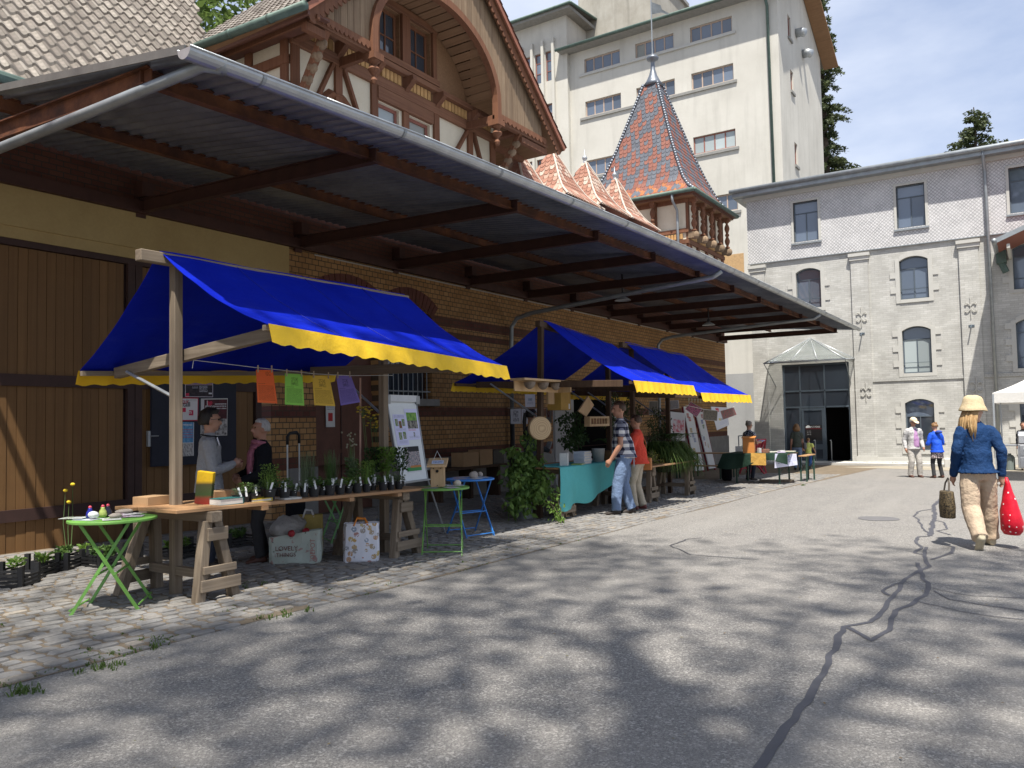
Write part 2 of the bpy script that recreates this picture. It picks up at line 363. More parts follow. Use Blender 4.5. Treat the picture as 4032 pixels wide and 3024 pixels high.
m_ybrick = m_brick('ochre brick', .165, .107, (.31, .16, .058), (.41, .23, .092), (.06, .045, .032), .009, ((.76, .975), (1.70, 1.92), (3.53, 3.68), (3.79, 4.02)), (.085, .024, .018), (.12, .04, .03), z0=.012)
m_rbrick = m_brick('red brick', .2, .08, (.10, .036, .024), (.13, .052, .033), (.05, .04, .033), .008)
m_gbrick = m_brick('grey brick', .27, .083, (.43, .42, .385), (.52, .51, .475), (.37, .36, .335), .006, axis='YZ', rough=.85, bstr=.35)
m_gtrim = m_brick('grey trim brick', .12, .3, (.43, .425, .39), (.48, .47, .44), (.32, .31, .285), .006, axis='YZ', bstr=.2)
m_ptrim = mat('pale trim stone', (.44, .43, .395), .85, .08, 3, .2, 50)
m_shin = m_shingle('weathered shingles')
m_conc = m_plaster('pale concrete render', (.46, .44, .39), (.55, .53, .475), .9, .35, .35)
m_conc_d = m_plaster('rough grey concrete', (.30, .28, .235), (.40, .38, .33), .95, .7, .8)
m_lintel = m_plaster('ochre plaster lintel', (.36, .26, .115), (.42, .32, .15), .9, .2, 1.1)
m_cream = m_plaster('cream infill plaster', (.60, .53, .40), (.68, .62, .49), .9, .25, 1.2)
m_greyren = m_plaster('grey lower render', (.27, .27, .265), (.32, .32, .31), .9, .2, .6)
m_stone = mat('plinth stone', (.20, .19, .175), .9, .25, 3, .5, 30)
m_sill = mat('window sill stone', (.23, .225, .21), .9, .2, 5, .3, 50)
m_kerb = mat('kerb concrete', (.40, .39, .36), .9, .15, 3, .3, 60)
m_rst = m_rust('rusty steel')
m_drust = mat('dark red steel', (.055, .022, .016), .7, .35, 4, .3, 40)
m_cor = m_corr('corrugated sheet')
m_zinc = mat('galvanised zinc', (.40, .42, .43), .42, .22, 4, .1, 30, metal=.6)
m_zincd = mat('weathered zinc pipe', (.27, .29, .30), .5, .25, 4, .1, 30, metal=.5)
m_verd = mat('green patina copper', (.085, .125, .105), .6, .3, 5, .15, 40, metal=.3)
m_brownpt = mat('brown painted wood', (.12, .052, .034), .65, .25, 5, .25, 60)
m_door = wood('door boards', (.155, .080, .030), (.20, .108, .042), .65, 'Z', 1, .14)
m_doord = mat('dark door frame', (.045, .022, .018), .65, .3, 5, .2, 60)
m_timb = wood('half timber', (.14, .058, .030), (.225, .10, .052), .75, 'Z', 1, .14)
m_timbx = wood('half timber beam', (.14, .060, .032), (.25, .12, .065), .75, 'X', 1, .12)
m_timbl = wood('weathered gable board', (.18, .115, .07), (.32, .235, .15), .8, 'Z', 1, .16)
m_timbo = wood('warm soffit board', (.21, .115, .058), (.30, .175, .095), .7, 'Y', 1, .12)
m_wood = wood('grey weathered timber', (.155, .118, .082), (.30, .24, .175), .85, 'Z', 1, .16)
m_woodx = wood('grey weathered rail', (.155, .118, .082), (.30, .24, .175), .85, 'X', 1, .16)
m_woody = wood('grey weathered arm', (.155, .118, .082), (.30, .24, .175), .85, 'Y', 1, .16)
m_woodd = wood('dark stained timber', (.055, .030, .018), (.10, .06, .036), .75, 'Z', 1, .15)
m_woodt = wood('table board', (.33, .18, .085), (.45, .27, .14), .65, 'X', 1, .1)
m_pine = wood('pale pine', (.50, .33, .17), (.62, .43, .245), .6, 'Z', 1, .1)
m_tile = m_island('pantile', [(0, (.11, .088, .072)), (.35, (.185, .155, .13)), (.7, (.27, .235, .20)), (1, (.14, .115, .095))], .6, .3, 12, (.075, .07, .05))
m_tiler = m_island('clay scale tile', [(0, (.17, .068, .05)), (.5, (.225, .095, .07)), (1, (.195, .08, .062))], .7, .25, 20, (.20, .075, .05))
m_tileb = m_island('slate blue glazed tile', [(0, (.085, .095, .115)), (.5, (.12, .13, .15)), (1, (.075, .083, .10))], .5, .2, 20, (.09, .09, .10))
m_tileo = m_island('orange glazed tile', [(0, (.32, .115, .04)), (1, (.40, .155, .055))], .5, .2, 20, (.22, .09, .05))
m_spire = m_island('flaking red scale tile', [(0, (.26, .11, .075)), (.55, (.33, .16, .11)), (.72, (.42, .30, .23)), (1, (.50, .42, .35))], .85, .35, 18, (.34, .21, .155))
m_lead = mat('spire lead', (.17, .185, .21), .42, .2, 5, .1, 40, metal=.6)
m_glass = glassy('window glass', (.045, .055, .07))
m_glassm = glassy('mill window glass', (.10, .125, .165), .03, 1.0, .35)  # base colour raised to stand in for reflected sky and pale interiors
m_glassp = glassy('curtained window glass', (.20, .20, .17), .12, .6)
m_glassl = glassy('dusty pale glass', (.33, .37, .37), .2, .5)
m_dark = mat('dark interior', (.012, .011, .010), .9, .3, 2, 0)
m_wframe = mat('beige window frame', (.40, .30, .235), .7, .15, 5, .1, 50)
m_rframe = mat('red brown window frame', (.25, .10, .075), .7, .15, 5, .1, 50)
m_bframe = mat('blue grey window frame', (.075, .095, .115), .5, .1, 5, .05, 50)
m_iron = mat('black iron', (.022, .022, .024), .55, .2, 6, .1, 50, metal=.3)
m_bark = mat('tree bark', (.075, .055, .04), .95, .3, 4, .8, 20, dist=.02)
m_green1 = m_leaf('tree leaves', (.045, .085, .018), (.13, .19, .045))
m_conif = m_leaf('conifer needles', (.025, .042, .016), (.085, .105, .036), .15)
m_grass = m_leaf('grass blades', (.05, .09, .018), (.13, .19, .05), .3)
# ------------------------------------------------------------------ ground
def PY(Y0): return lambda u, v, d: (u, Y0+d, v)
def PX(X0): return lambda u, v, d: (X0+d, u, v)
mb = MB(); xs = [-600, -60, -20, 0, 10, 20, 30, 36, 60, 200, 900]; ys = [-700, -60, -20, 0, 20, 60, 900]
for i in range(len(xs)-1):
    for j in range(len(ys)-1):
        q = [(xs[i], ys[j]), (xs[i+1], ys[j]), (xs[i+1], ys[j+1]), (xs[i], ys[j+1])]
        mb.add([(x, y, gz(max(-30, min(60, x)))) for x, y in q], [(0, 1, 2, 3)])
ground = mb.obj('asphalt_yard', m_asph, recalc=False); ground['kind'] = 'structure'
# sealed cracks in the asphalt: thin ribbons 4 mm above it
m_seal = mat('bitumen crack seal', (.062, .062, .072), .6, .2, 5, .25, 70)
def ribbon(mb, pts, w, seed=0):
    r_ = random.Random(seed); P = []
    pts = [Vector(p) for p in pts]
    for i in range(len(pts)-1):
        n = max(2, int((pts[i+1]-pts[i]).length/.07))
        for k in range(n):
            t = k/n; p = pts[i].lerp(pts[i+1], t); P.append(p)
    P.append(pts[-1]); d0 = (pts[-1]-pts[0]).normalized(); sd = Vector((-d0.y, d0.x, 0)); vs = []
    for i, p in enumerate(P):
        j = sd*(noise.noise(Vector((i*.31, seed*3.3, 0)))*.035); ww = w*(.75+.6*abs(noise.noise(Vector((i*.17, seed*7.7, 4)))))
        t = (P[min(i+1, len(P)-1)]-P[max(0, i-1)]); t = Vector((t.x, t.y, 0)).normalized(); s2 = Vector((-t.y, t.x, 0))
        q = p+j; vs += [(q+s2*ww/2).to_tuple(), (q-s2*ww/2).to_tuple()]
    vs = [(x, y, gz(x)+.004+seed*.00015) for x, y, z in vs]
    mb.add(vs, [(2*i, 2*i+1, 2*i+3, 2*i+2) for i in range(len(P)-1)])
mb = MB()
ribbon(mb, [(3.451,1.080,-0.041),(3.814,1.141,-0.046),(4.429,1.143,-0.053),(5.339,1.180,-0.064),(5.836,1.243,-0.070),(6.620,1.301,-0.079),(6.891,1.150,-0.083),(8.054,1.163,-0.097),(8.917,1.181,-0.107),(9.457,1.122,-0.113),(9.882,1.054,-0.119),(10.736,1.206,-0.129),(11.435,1.254,-0.137)], .052, 1)
ribbon(mb, [(6.620,1.301,-0.079),(6.283,1.075,-0.075),(6.682,1.018,-0.080),(7.392,1.048,-0.089),(7.870,0.950,-0.094),(8.527,0.911,-0.102),(9.280,1.065,-0.111),(10.095,1.201,-0.121)], .05, 2)
ribbon(mb, [(10.405,1.090,-0.125),(11.023,0.933,-0.132),(11.599,0.952,-0.139),(11.765,1.080,-0.141)], .05, 3)
ribbon(mb, [(12.593,1.307,-0.151),(13.976,1.422,-0.168),(15.703,1.554,-0.188),(17.195,1.722,-0.206),(18.839,1.743,-0.226),(20.622,1.787,-0.247)], .075, 4)
ribbon(mb, [(10.736,1.206,-0.129),(10.823,1.301,-0.130),(11.417,1.288,-0.137),(11.990,1.434,-0.144),(12.427,1.445,-0.149),(12.558,1.303,-0.151)], .05, 5)
ribbon(mb, [(12.842,1.345,-0.154),(13.507,1.504,-0.162),(14.785,1.717,-0.177),(15.121,1.824,-0.181),(16.176,1.845,-0.194),(16.616,1.657,-0.199)], .035, 6)
ribbon(mb, [(14.720,1.475,-0.177),(14.446,1.302,-0.173),(13.521,1.178,-0.162),(13.229,1.301,-0.159),(12.842,1.079,-0.154)], .035, 7)
ribbon(mb, [(17.244,1.620,-0.207),(16.968,1.425,-0.204)], .04, 8); ribbon(mb, [(15.172,1.526,-0.182),(15.060,1.748,-0.181)], .03, 9)
ribbon(mb, [(8.578,0.896,-0.103),(8.462,0.730,-0.102),(8.366,0.549,-0.100),(8.509,0.164,-0.102)], .018, 10); ribbon(mb, [(8.457,0.885,-0.101),(8.110,0.727,-0.097),(8.008,0.458,-0.096),(7.908,0.157,-0.095)], .022, 11)
ribbon(mb, [(7.876,0.938,-0.095),(7.640,0.619,-0.092),(7.578,0.393,-0.091),(7.581,0.153,-0.091)], .018, 12); ribbon(mb, [(8.231,1.281,-0.099),(8.605,1.239,-0.103),(8.734,1.172,-0.105)], .04, 13); ribbon(mb, [(8.231,1.281,-0.099),(8.040,1.187,-0.096)], .04, 14)
ribbon(mb, [(10.008,4.105,-0.120),(10.673,4.151,-0.128),(10.944,4.030,-0.131)], .022, 15); ribbon(mb, [(10.008,4.105,-0.120),(9.428,3.607,-0.113),(9.448,2.779,-0.113)], .02, 16)
o = mb.obj('crack_seal', m_seal, ground, recalc=False); o['label'] = 'dark bitumen lines sealing cracks in the asphalt'
# patch (rounded darker mark on the asphalt)
def disc(mb, c, a, b, n=22, seed=0, dz=.0055):
    vs = [(c[0], c[1], gz(c[0])+dz)]
    for j in range(n):
        t = 2*math.pi*j/n; k = 1+.18*noise.noise(Vector((math.cos(t), math.sin(t), seed))); x = c[0]+a*k*math.cos(t); vs.append((x, c[1]+b*k*math.sin(t), gz(x)+dz))
    mb.add(vs, [(0, 1+j, 1+(j+1) % n) for j in range(n)])
mb = MB(); disc(mb, (14.542,2.273,-0.175), .35, .32)
mb.obj('asphalt_patch', mat('dark asphalt mark', (.125, .121, .122), .85, .2, 8, .4, 90), ground, recalc=False)
# cobbled strip along the warehouse -----------------------------------
bed = MB()
def edgeY(x): return 5.42+.10*noise.noise(Vector((x*.35, 2, 0)))-(max(0, x-20)*.045)
n = 40
for i in range(n):
    x0 = -8+46*i/n*.93; x1 = -8+46*(i+1)/n*.93
    bed.add([(x0, edgeY(x0), gz(x0)+.004), (x1, edgeY(x1), gz(x1)+.004), (x1, 11.6, gz(x1)+.004), (x0, 11.6, gz(x0)+.004)], [(0, 1, 2, 3)])
pave = bed.obj('cobbled_pavement', m_joint, recalc=False); pave['kind'] = 'structure'
def frame_px(p):
    q = Vector(p)-Vector((0, 0, 1.55)); w = q.dot(_f)
    return (512+800*q.dot(_r2)/w, 384-800*q.dot(_u2)/w, w) if w > .2 else (-999, -999, w)
def cobble(cx, cy, lx, ly, seed):
    r_ = random.Random(seed); vs = []; n = 8; z0 = 0
    shp = [(1, .15), (.82, .86), (.12, 1), (-.8, .88), (-1, .1), (-.84, -.86), (-.1, -1), (.84, -.84)]
    jit = [(a*(1+r_.uniform(-.1, .06)), b*(1+r_.uniform(-.1, .06))) for a, b in shp]; h = .011+r_.uniform(-.004, .006); tx, ty = r_.uniform(-.05, .05), r_.uniform(-.06, .06)
    for sc, z in ((1, .0), (.93, h*.75), (.62, h)):
        for a, b in jit: x = a*lx/2*sc; y = b*ly/2*sc; vs.append((x, y, z+(tx*x+ty*y if z > 0 else -.01)))
    fs = [(8*k+j, 8*k+(j+1) % 8, 8*k+8+(j+1) % 8, 8*k+8+j) for k in range(2) for j in range(8)]+[tuple(16+j for j in range(8))]
    return [(cx+x, cy+y, gz(cx+x)+.005+z) for x, y, z in vs], fs
stones = []; y = 5.30; row = 0
while y < 11.3:
    hgt = rnd.uniform(.115, .15); x = -1.5+rnd.uniform(0, .2)
    while x < (27 if y < 8 else 23):
        ln = rnd.uniform(.13, .26); cy = y+hgt/2+.03*noise.noise(Vector((x*.8, y, 0)))
        if cy-hgt/2 > edgeY(x)-.03:
            px = frame_px((x+ln/2, cy, gz(x)))
            if -60 < px[0] < 1080 and px[1] < 830: stones.append((px[2], x+ln/2, cy, ln-.016, hgt-.014))
        x += ln
    y += hgt; row += 1
stones.sort(); rest = MB()
for i, (d, cx, cy, lx, ly) in enumerate(stones):
    vs, fs = cobble(cx, cy, lx, ly, i)
    if i < 300:
        m_ = MB(); c0 = Vector((cx, cy, gz(cx))); m_.add(vs, fs); me = m_.mesh('cobblestone', m_cob, c0, False); shared('cobblestone', me, c0, pave)
    else: rest.add(vs, fs)
o = rest.obj('cobblestones', m_cob, pave, recalc=False); o['kind'] = 'stuff'
# grass and weeds in the joints
gr = MB()
def tuft(mb, x, y, h, n, seed, spread=.05, z=None):
    r_ = random.Random(seed)
    for i in range(n):
        a = r_.uniform(0, 6.28); rr = r_.uniform(0, spread); bx_, by_ = x+rr*math.cos(a), y+rr*math.sin(a); hh = h*r_.uniform(.4, 1); w = .004+.004*r_.random()
        dx, dy = r_.uniform(-.6, .6)*hh, r_.uniform(-.6, .6)*hh; z0 = gz(bx_) if z is None else z; sx, sy = -math.sin(a)*w, math.cos(a)*w
        mb.add([(bx_-sx, by_-sy, z0), (bx_+sx, by_+sy, z0), (bx_+dx*.5+sx*.7, by_+dy*.5+sy*.7, z0+hh*.7), (bx_+dx*.5-sx*.7, by_+dy*.5-sy*.7, z0+hh*.7), (bx_+dx, by_+dy, z0+hh)], [(0, 1, 2, 3), (3, 2, 4)])
for i in range(300):
    x = 1.8+8.5*rnd.random()**1.3; e = edgeY(x); y = e+abs(rnd.gauss(0, .33)) if rnd.random() < .75 else rnd.uniform(e, e+2)
    if noise.noise(Vector((x*1.1, y*1.4, 9))) < -.02: continue
    tuft(gr, x, y, rnd.uniform(.012, .03), 9, i, .05)
for i, (x, y) in enumerate(((3.047,5.268,-0.037)[:2], (3.369,5.481,-0.040)[:2], (3.599,5.479,-0.043)[:2], (2.904,5.295,-0.035)[:2], (2.582,5.248,-0.031)[:2], (2.413,5.218,-0.029)[:2], (4.526,5.461,-0.054)[:2], (5.460,6.741,-0.066)[:2], (21.785,5.175,-0.261)[:2], (4.797,5.440,-0.058)[:2])):
    for k in range(3): tuft(gr, x+rnd.gauss(0, .12), y+rnd.gauss(0, .05), .045, 14, 900+i*7+k, .07)
o = gr.obj('joint_grass', m_grass, recalc=False); o['kind'] = 'stuff'; tag(o, 'short grass and weeds growing in the cobble joints', 'grass')
lt = MB(); rg = random.Random(77)
for i in range(420):
    x, y = rg.uniform(1.8, 22), rg.uniform(-2, 6.5); s_ = rg.uniform(.006, .02); a = rg.uniform(0, 6.28); u = Vector((math.cos(a), math.sin(a), rg.uniform(-.15, .15)))*s_; w = Vector((-math.sin(a), math.cos(a), rg.uniform(-.2, .2)))*s_*.5; p = Vector((x, y, gz(x)+.012)); lt.add([p-u, p+w, p+u, p-w], [(0, 1, 2, 3)])
o = lt.obj('leaf_litter', m_island('dry leaf litter', [(0, (.16, .11, .06)), (.5, (.26, .20, .11)), (1, (.12, .13, .05))], .9, .2, 30), recalc=False); o['kind'] = 'stuff'; tag(o, 'scattered small dry leaves and grit on the yard', 'leaves')
# ------------------------------------------------------------------ wall with openings
def arcz(u, a, b, zt, rise):
    h = (b-a)/2; mid = (a+b)/2
    if rise <= 1e-6: return zt
    Rr = (h*h+rise*rise)/(2*rise); return zt-(Rr-rise)+math.sqrt(max(0, Rr*Rr-(u-mid)**2))
def wall(mb, P, u0, u1, v0, v1, ops, depth=.3, m=0, mr=None, seg=8, back=False):
    br = {u0, u1}
    for a, b, zb, zt, rise in ops:
        br |= {a, b}
        if rise > 0:
            for k in range(1, seg): br.add(a+(b-a)*k/seg)
    br = sorted(x for x in br if u0-1e-6 <= x <= u1+1e-6)
    for xa, xb in zip(br, br[1:]):
        mid = (xa+xb)/2; gaps = sorted([(zb, arcz(xa, a, b, zt, r_), arcz(xb, a, b, zt, r_)) for a, b, zb, zt, r_ in ops if a-1e-6 <= mid <= b+1e-6])
        la = lb = v0
        for zb, ta, tb in gaps:
            if zb > la+1e-4: mb.add([P(xa, la, 0), P(xb, lb, 0), P(xb, zb, 0), P(xa, zb, 0)], [(0, 1, 2, 3)], m)
            la, lb = ta, tb
        if min(la, lb) < v1-1e-4: mb.add([P(xa, la, 0), P(xb, lb, 0), P(xb, v1, 0), P(xa, v1, 0)], [(0, 1, 2, 3)], m)
    mr = m if mr is None else mr
    for a, b, zb, zt, rise in ops:
        loop = [(a, zb), (b, zb), (b, zt)]
        if rise > 0: loop += [(b+(a-b)*k/seg, arcz(b+(a-b)*k/seg, a, b, zt, rise)) for k in range(1, seg)]
        loop.append((a, zt))
        for (p, q) in zip(loop, loop[1:]+loop[:1]): mb.add([P(*p, 0), P(*q, 0), P(*q, depth), P(*p, depth)], [(0, 1, 2, 3)], mr)
def window(parent, P, a, b, z0, z1, d, cols=(.5,), rows=(), fw=.06, fm=None, gm=None, rise=0, fd=.06, bar=.04, name='window', glass_off=.03, seg=8, gmf=None):
    """a frame (part) and every pane in it (sub-parts); cols/rows are fractions where bars stand"""
    mb = MB(); mb_box = lambda u0, u1, v0, v1, d0, d1: mb.prism([(u0, v0), (u1, v0), (u1, v1), (u0, v1)], P, d0, d1)
    mb_box(a, a+fw, z0, z1, d, d+fd); mb_box(b-fw, b, z0, z1, d, d+fd); mb_box(a+fw, b-fw, z0, z0+fw, d, d+fd)
    if rise > 0:
        for k in range(seg):
            ua, ub = a+(b-a)*k/seg, a+(b-a)*(k+1)/seg; ta, tb = arcz(ua, a, b, z1, rise), arcz(ub, a, b, z1, rise)
            mb.prism([(ua, ta-fw), (ub, tb-fw), (ub, tb), (ua, ta)], P, d, d+fd)
    else: mb_box(a+fw, b-fw, z1-fw, z1, d, d+fd)
    us = [a+fw]+[a+(b-a)*c for c in cols]+[b-fw]; vs_ = [z0+fw]+[z0+(z1-z0)*r_ for r_ in rows]+[z1-(0 if rise > 0 else fw)]
    top = rows[-1] if rows else None
    for c in cols: mb_box(a+(b-a)*c-bar/2, a+(b-a)*c+bar/2, z0+fw, (z0+(z1-z0)*top if (rise > 0 or top and top > .6) and rows else z1-fw), d+.005, d+fd-.005)
    for r_ in rows: mb_box(a+fw, b-fw, z0+(z1-z0)*r_-bar/2, z0+(z1-z0)*r_+bar/2, d+.004, d+fd-.004)
    fr = mb.obj(name, fm, parent)
    pi = 0
    for j in range(len(vs_)-1):
        full = (rise > 0 or (top and top > .6)) and rows and j == len(vs_)-2
        uu = [us[0], us[-1]] if full else us
        for i in range(len(uu)-1):
            pm = MB(); g = gmf(pi) if gmf else gm; pi += 1
            if rise > 0 and j == len(vs_)-2:
                poly = [(uu[i], vs_[j]), (uu[i+1], vs_[j])]+[(uu[i+1]+(uu[i]-uu[i+1])*k/seg, arcz(uu[i+1]+(uu[i]-uu[i+1])*k/seg, a, b, z1, rise)-fw*.5) for k in range(seg+1)]
            else: poly = [(uu[i], vs_[j]), (uu[i+1], vs_[j]), (uu[i+1], vs_[j+1]), (uu[i], vs_[j+1])]
            pm.prism(poly, P, d+glass_off, d+glass_off+.012); pm.obj('pane', g, fr)
    return fr
# ------------------------------------------------------------------ the brick warehouse
WY = 11.4; Pw = PY(WY)
wh = thing('brick_warehouse', 'ochre brick warehouse with dark brick bands behind the market stalls', 'building', (20, 11.6, gz(20)))
mb = MB()
ops = [(10.63, 12.37, -.4, 3.92, .30), (12.64, 14.13, 2.10, 3.92, .28), (20.0, 23.4, -.6, 2.75, 0)]
wall(mb, Pw, 9.94, 34.64, .78, 6.0, [o for o in ops if o[2] > 0]+[(a, b, .78, t, r_) for a, b, zb, t, r_ in ops if zb <= 0], .32)
mb.add([(34.64, WY, -.6), (34.64, 19, -.6), (34.64, 19, 6), (34.64, WY, 6)], [(0, 1, 2, 3)])
mb.obj('wall', m_ybrick, wh)
mb = MB()
for a, b in ((9.94, 10.63), (12.37, 20.0), (23.4, 34.66)): mb.bx(a, b, WY-.05, WY+.3, -.7, .78)
mb.obj('plinth', m_stone, wh)
for a, b, zb, zt, rise in ops[:2]:                              # voussoir rings
    n = 15; h = (b-a)/2+.02; mid = (a+b)/2; Rr = (h*h+rise*rise)/(2*rise); th = math.asin(min(1, h/Rr)); cz = zt-(Rr-rise)
    mb = MB()
    for k in range(n):
        t0 = -th+2*th*k/n+.006; t1 = -th+2*th*(k+1)/n-.006
        mb.prism([(mid+r_*math.sin(t), cz+r_*math.cos(t)) for r_, t in ((Rr, t0), (Rr, t1), (Rr+.34, t1), (Rr+.34, t0))], Pw, -.016-.006*(k % 2), .05)
    mb.obj('brick_arch', mat('arch brick %d' % int(a), (.11, .036, .026), .8, .3, 6, .4, 60), wh)
# brown door in the first arch, barred window in the second, dark open doorway behind the second stall
mb = MB(); mb.bx(10.63, 12.37, WY+.22, WY+.28, -.4, 3.95); mb.bx(10.63, 12.37, WY+.19, WY+.22, 2.05, 2.2); mb.bx(10.63, 12.37, WY+.2, WY+.22, 1.0, 1.08)
door = mb.obj('door', m_brownpt, wh)
mb = MB(); mb.bx(11.48, 11.5, WY+.2, WY+.23, -.4, 2.05); mb.obj('door_seam', m_doord, door)
sheet([(11.06, WY+.185, 1.52), (11.30, WY+.185, 1.52), (11.30, WY+.185, 1.98), (11.06, WY+.185, 1.98)], 'notice', m_print('door notice', (.6, .6, .58), [(.25, .75, .25, .6, (.40, .03, .03))], [(.1, .9, .7, .9, 3, (.2, .2, .2))]), door)
mb = MB(); mb.bx(10.63, 12.37, WY+.25, WY+.3, 3.9, 4.25); mb.obj('door_fanlight', m_glass, door)
wfr = window(wh, Pw, 12.64, 14.13, 2.10, 3.92, .22, (.5,), (.4,), .08, m_doord, m_glass, .28)
mb = MB()
for i in range(9): mb.tube([(12.74+i*.16, WY+.07, 2.1), (12.74+i*.16, WY+.07, 4.05)], .011, 6)
for zz in (2.25, 3.1, 3.85): mb.bx(12.64, 14.13, WY+.055, WY+.085, zz, zz+.03)
mb.obj('window_grille', m_zincd, wh)
mb = MB(); mb.bx(12.5, 14.25, WY-.12, WY+.25, 1.94, 2.096); mb.obj('window_sill', m_sill, wh, bevel=.01)
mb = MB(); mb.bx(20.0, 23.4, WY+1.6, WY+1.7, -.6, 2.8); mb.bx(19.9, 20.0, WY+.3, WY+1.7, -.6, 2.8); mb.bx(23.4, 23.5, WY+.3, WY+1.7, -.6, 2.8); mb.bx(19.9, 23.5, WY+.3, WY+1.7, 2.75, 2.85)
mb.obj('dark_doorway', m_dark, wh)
mb = MB(); mb.bx(19.86, 20.02, WY-.03, WY+.06, -.3, 2.85); mb.bx(23.3, 23.46, WY-.03, WY+.06, -.3, 2.85); mb.obj('door_jamb', mat('white painted jamb', (.5, .5, .49), .6, .1, 5, .1), wh)
# red brick course between lintel and canopy, steel wall beam, conduit
mb = MB(); mb.bx(-9, 34.6, WY-.02, WY+.02, 4.98, 6.0); mb.obj('upper_brickwork', m_rbrick, wh)
mb = MB(); mb.bx(-9, 34.6, WY-.14, WY-.025, 4.84, 5.02); mb.obj('wall_beam', m_drust, wh)
mb = MB(); mb.tube([(10.6, WY-.03, 4.80), (34.5, WY-.03, 4.815)], .014, 6); mb.obj('conduit', mat('pale conduit', (.42, .40, .36), .6, .1), wh)
# sliding board doors on the left with plaster lintel
mb = MB(); mb.bx(-9, 9.96, WY-.05, WY+.3, 4.30, 4.84); mb.bx(-9, 9.96, WY-.02, WY+.3, 4.14, 4.30); mb.bx(9.66, 9.94, WY-.01, WY+.3, .78, 4.14)
mb.obj('lintel', m_lintel, wh)
mb = MB(); mb.bx(9.55, 9.96, WY-.02, WY+.3, -.4, 4.14); mb.obj('brick_pier', m_ybrick, wh)
sd = MB(); sd.bx(-9, 9.3, WY+.08, WY+.12, -.2, 4.13)
leaf = sd.obj('sliding_door', m_doord, wh)
plank = MB(); plank.bx(-.0595, .0595, -.012, .012, -2.08, 2.08); pme = plank.mesh('door_plank', m_door)
x = 3.4; k = 0
while x < 9.25:
    if not 6.86 < x < 7.12: shared('door_plank', pme, (x, WY+.055-.004*(k % 3), 1.96), leaf)
    x += .125; k += 1
for nm, b_ in (('door_stile', (6.88, 6.99)), ('door_stile', (7.0, 7.11)), ('door_stile', (9.24, 9.36))):
    mb = MB(); mb.bx(b_[0], b_[1], WY-.005, WY+.06, -.1, 4.06); mb.obj(nm, m_doord, leaf)
for zz in (2.16, .35):
    mb = MB(); mb.bx(3.3, 6.88, WY+.0, WY+.042, zz, zz+.16); mb.bx(7.11, 9.24, WY+.0, WY+.042, zz, zz+.16); mb.obj('door_rail', m_doord, leaf)
mb = MB(); mb.bx(-9, 9.4, WY-.01, WY+.06, 4.05, 4.137); mb.obj('door_rail', m_doord, leaf)
mb = MB(); mb.bx(7.2, 7.26, WY-.03, WY+.03, 1.28, 1.52); mb.tube([(7.23, WY-.02, 1.44), (7.23, WY-.07, 1.44), (7.34, WY-.07, 1.44)], .01, 6); mb.obj('door_handle', m_zinc, leaf)
mb = MB()
for i, xx in enumerate((3.7, 3.9)): pass
# wall lamps bracket: small round camera on the wall
mb.lathe([(.06, 0), (.06, .05), (.045, .055), (.03, .05)], (18.9, WY, 4.28), 14, rot=rx(R(90))); mb.obj('wall_vent', m_zinc, wh)
# main tile roof: eave just above the canopy
def roofz(y): return 6.02+(y-10.75)*1.2
mb = MB(); mb.add([(-9, 10.75, roofz(10.75)-.06), (9.6, 10.75, roofz(10.75)-.06), (9.6, 17, roofz(17)-.06), (-9, 17, roofz(17)-.06)], [(0, 1, 2, 3)])
mb.add([(17.0, 10.75, 5.98), (29.9, 10.75, 5.98), (29.9, 14.4, 7.5), (17.0, 14.4, 7.5)], [(0, 1, 2, 3)]); mb.bx(9.5, 17.1, 10.9, 11.4, 5.9, 6.2); mb.bx(-9, 9.6, 10.8, 11.4, 5.72, 5.98)
roof = mb.obj('roof', m_tiler, wh)
sl_ = math.atan(1.2); ex = .275; dy, dz = ex*math.cos(sl_), ex*math.sin(sl_); TW = .185
tm = MB()
def tile_fn(u, v): a = (u-.5)*TW*1.06; return (a, v*.34*math.cos(sl_), v*.34*math.sin(sl_)+.030*math.sin(u*6.283+.6)+.062-.055*v)
tm.grid(tile_fn, 6, 1); tm.grid(lambda u, v: (tile_fn(u, 0)[0], -.0, tile_fn(u, 0)[2]-.06*v), 6, 1)
tme = tm.mesh('roof_tile', m_tile); rest = MB(); lst = []
j = 0; y = 10.72
while y < 14.9:
    x = 3.2+(j % 2)*0
    while x < 9.35+(y-12.9)*.55*(1 if y > 12.9 else 0):
        px = frame_px((x, y, roofz(y)))
        if -40 < px[0] < 260 and -60 < px[1] < 150: lst.append((px[2], x, y))
        x += TW
    y += dy; j += 1
lst.sort()
for i, (d, x, y) in enumerate(lst):
    if i < 300: shared('roof_tile', tme, (x+rnd.uniform(-.004, .004), y, roofz(y)+rnd.uniform(0, .008)), roof)
    else: rest.add([Vector(p)+Vector((x, y, roofz(y))) for p in tm.v], tm.f)
if rest.v: rest.obj('roof_tiles', m_tile, roof)['kind'] = 'stuff'
mb = MB(); mb.tube([(-9, 10.68, 5.98), (9, 10.68, 6.0)], .075, 10); mb.obj('eave_gutter', m_verd, roof)
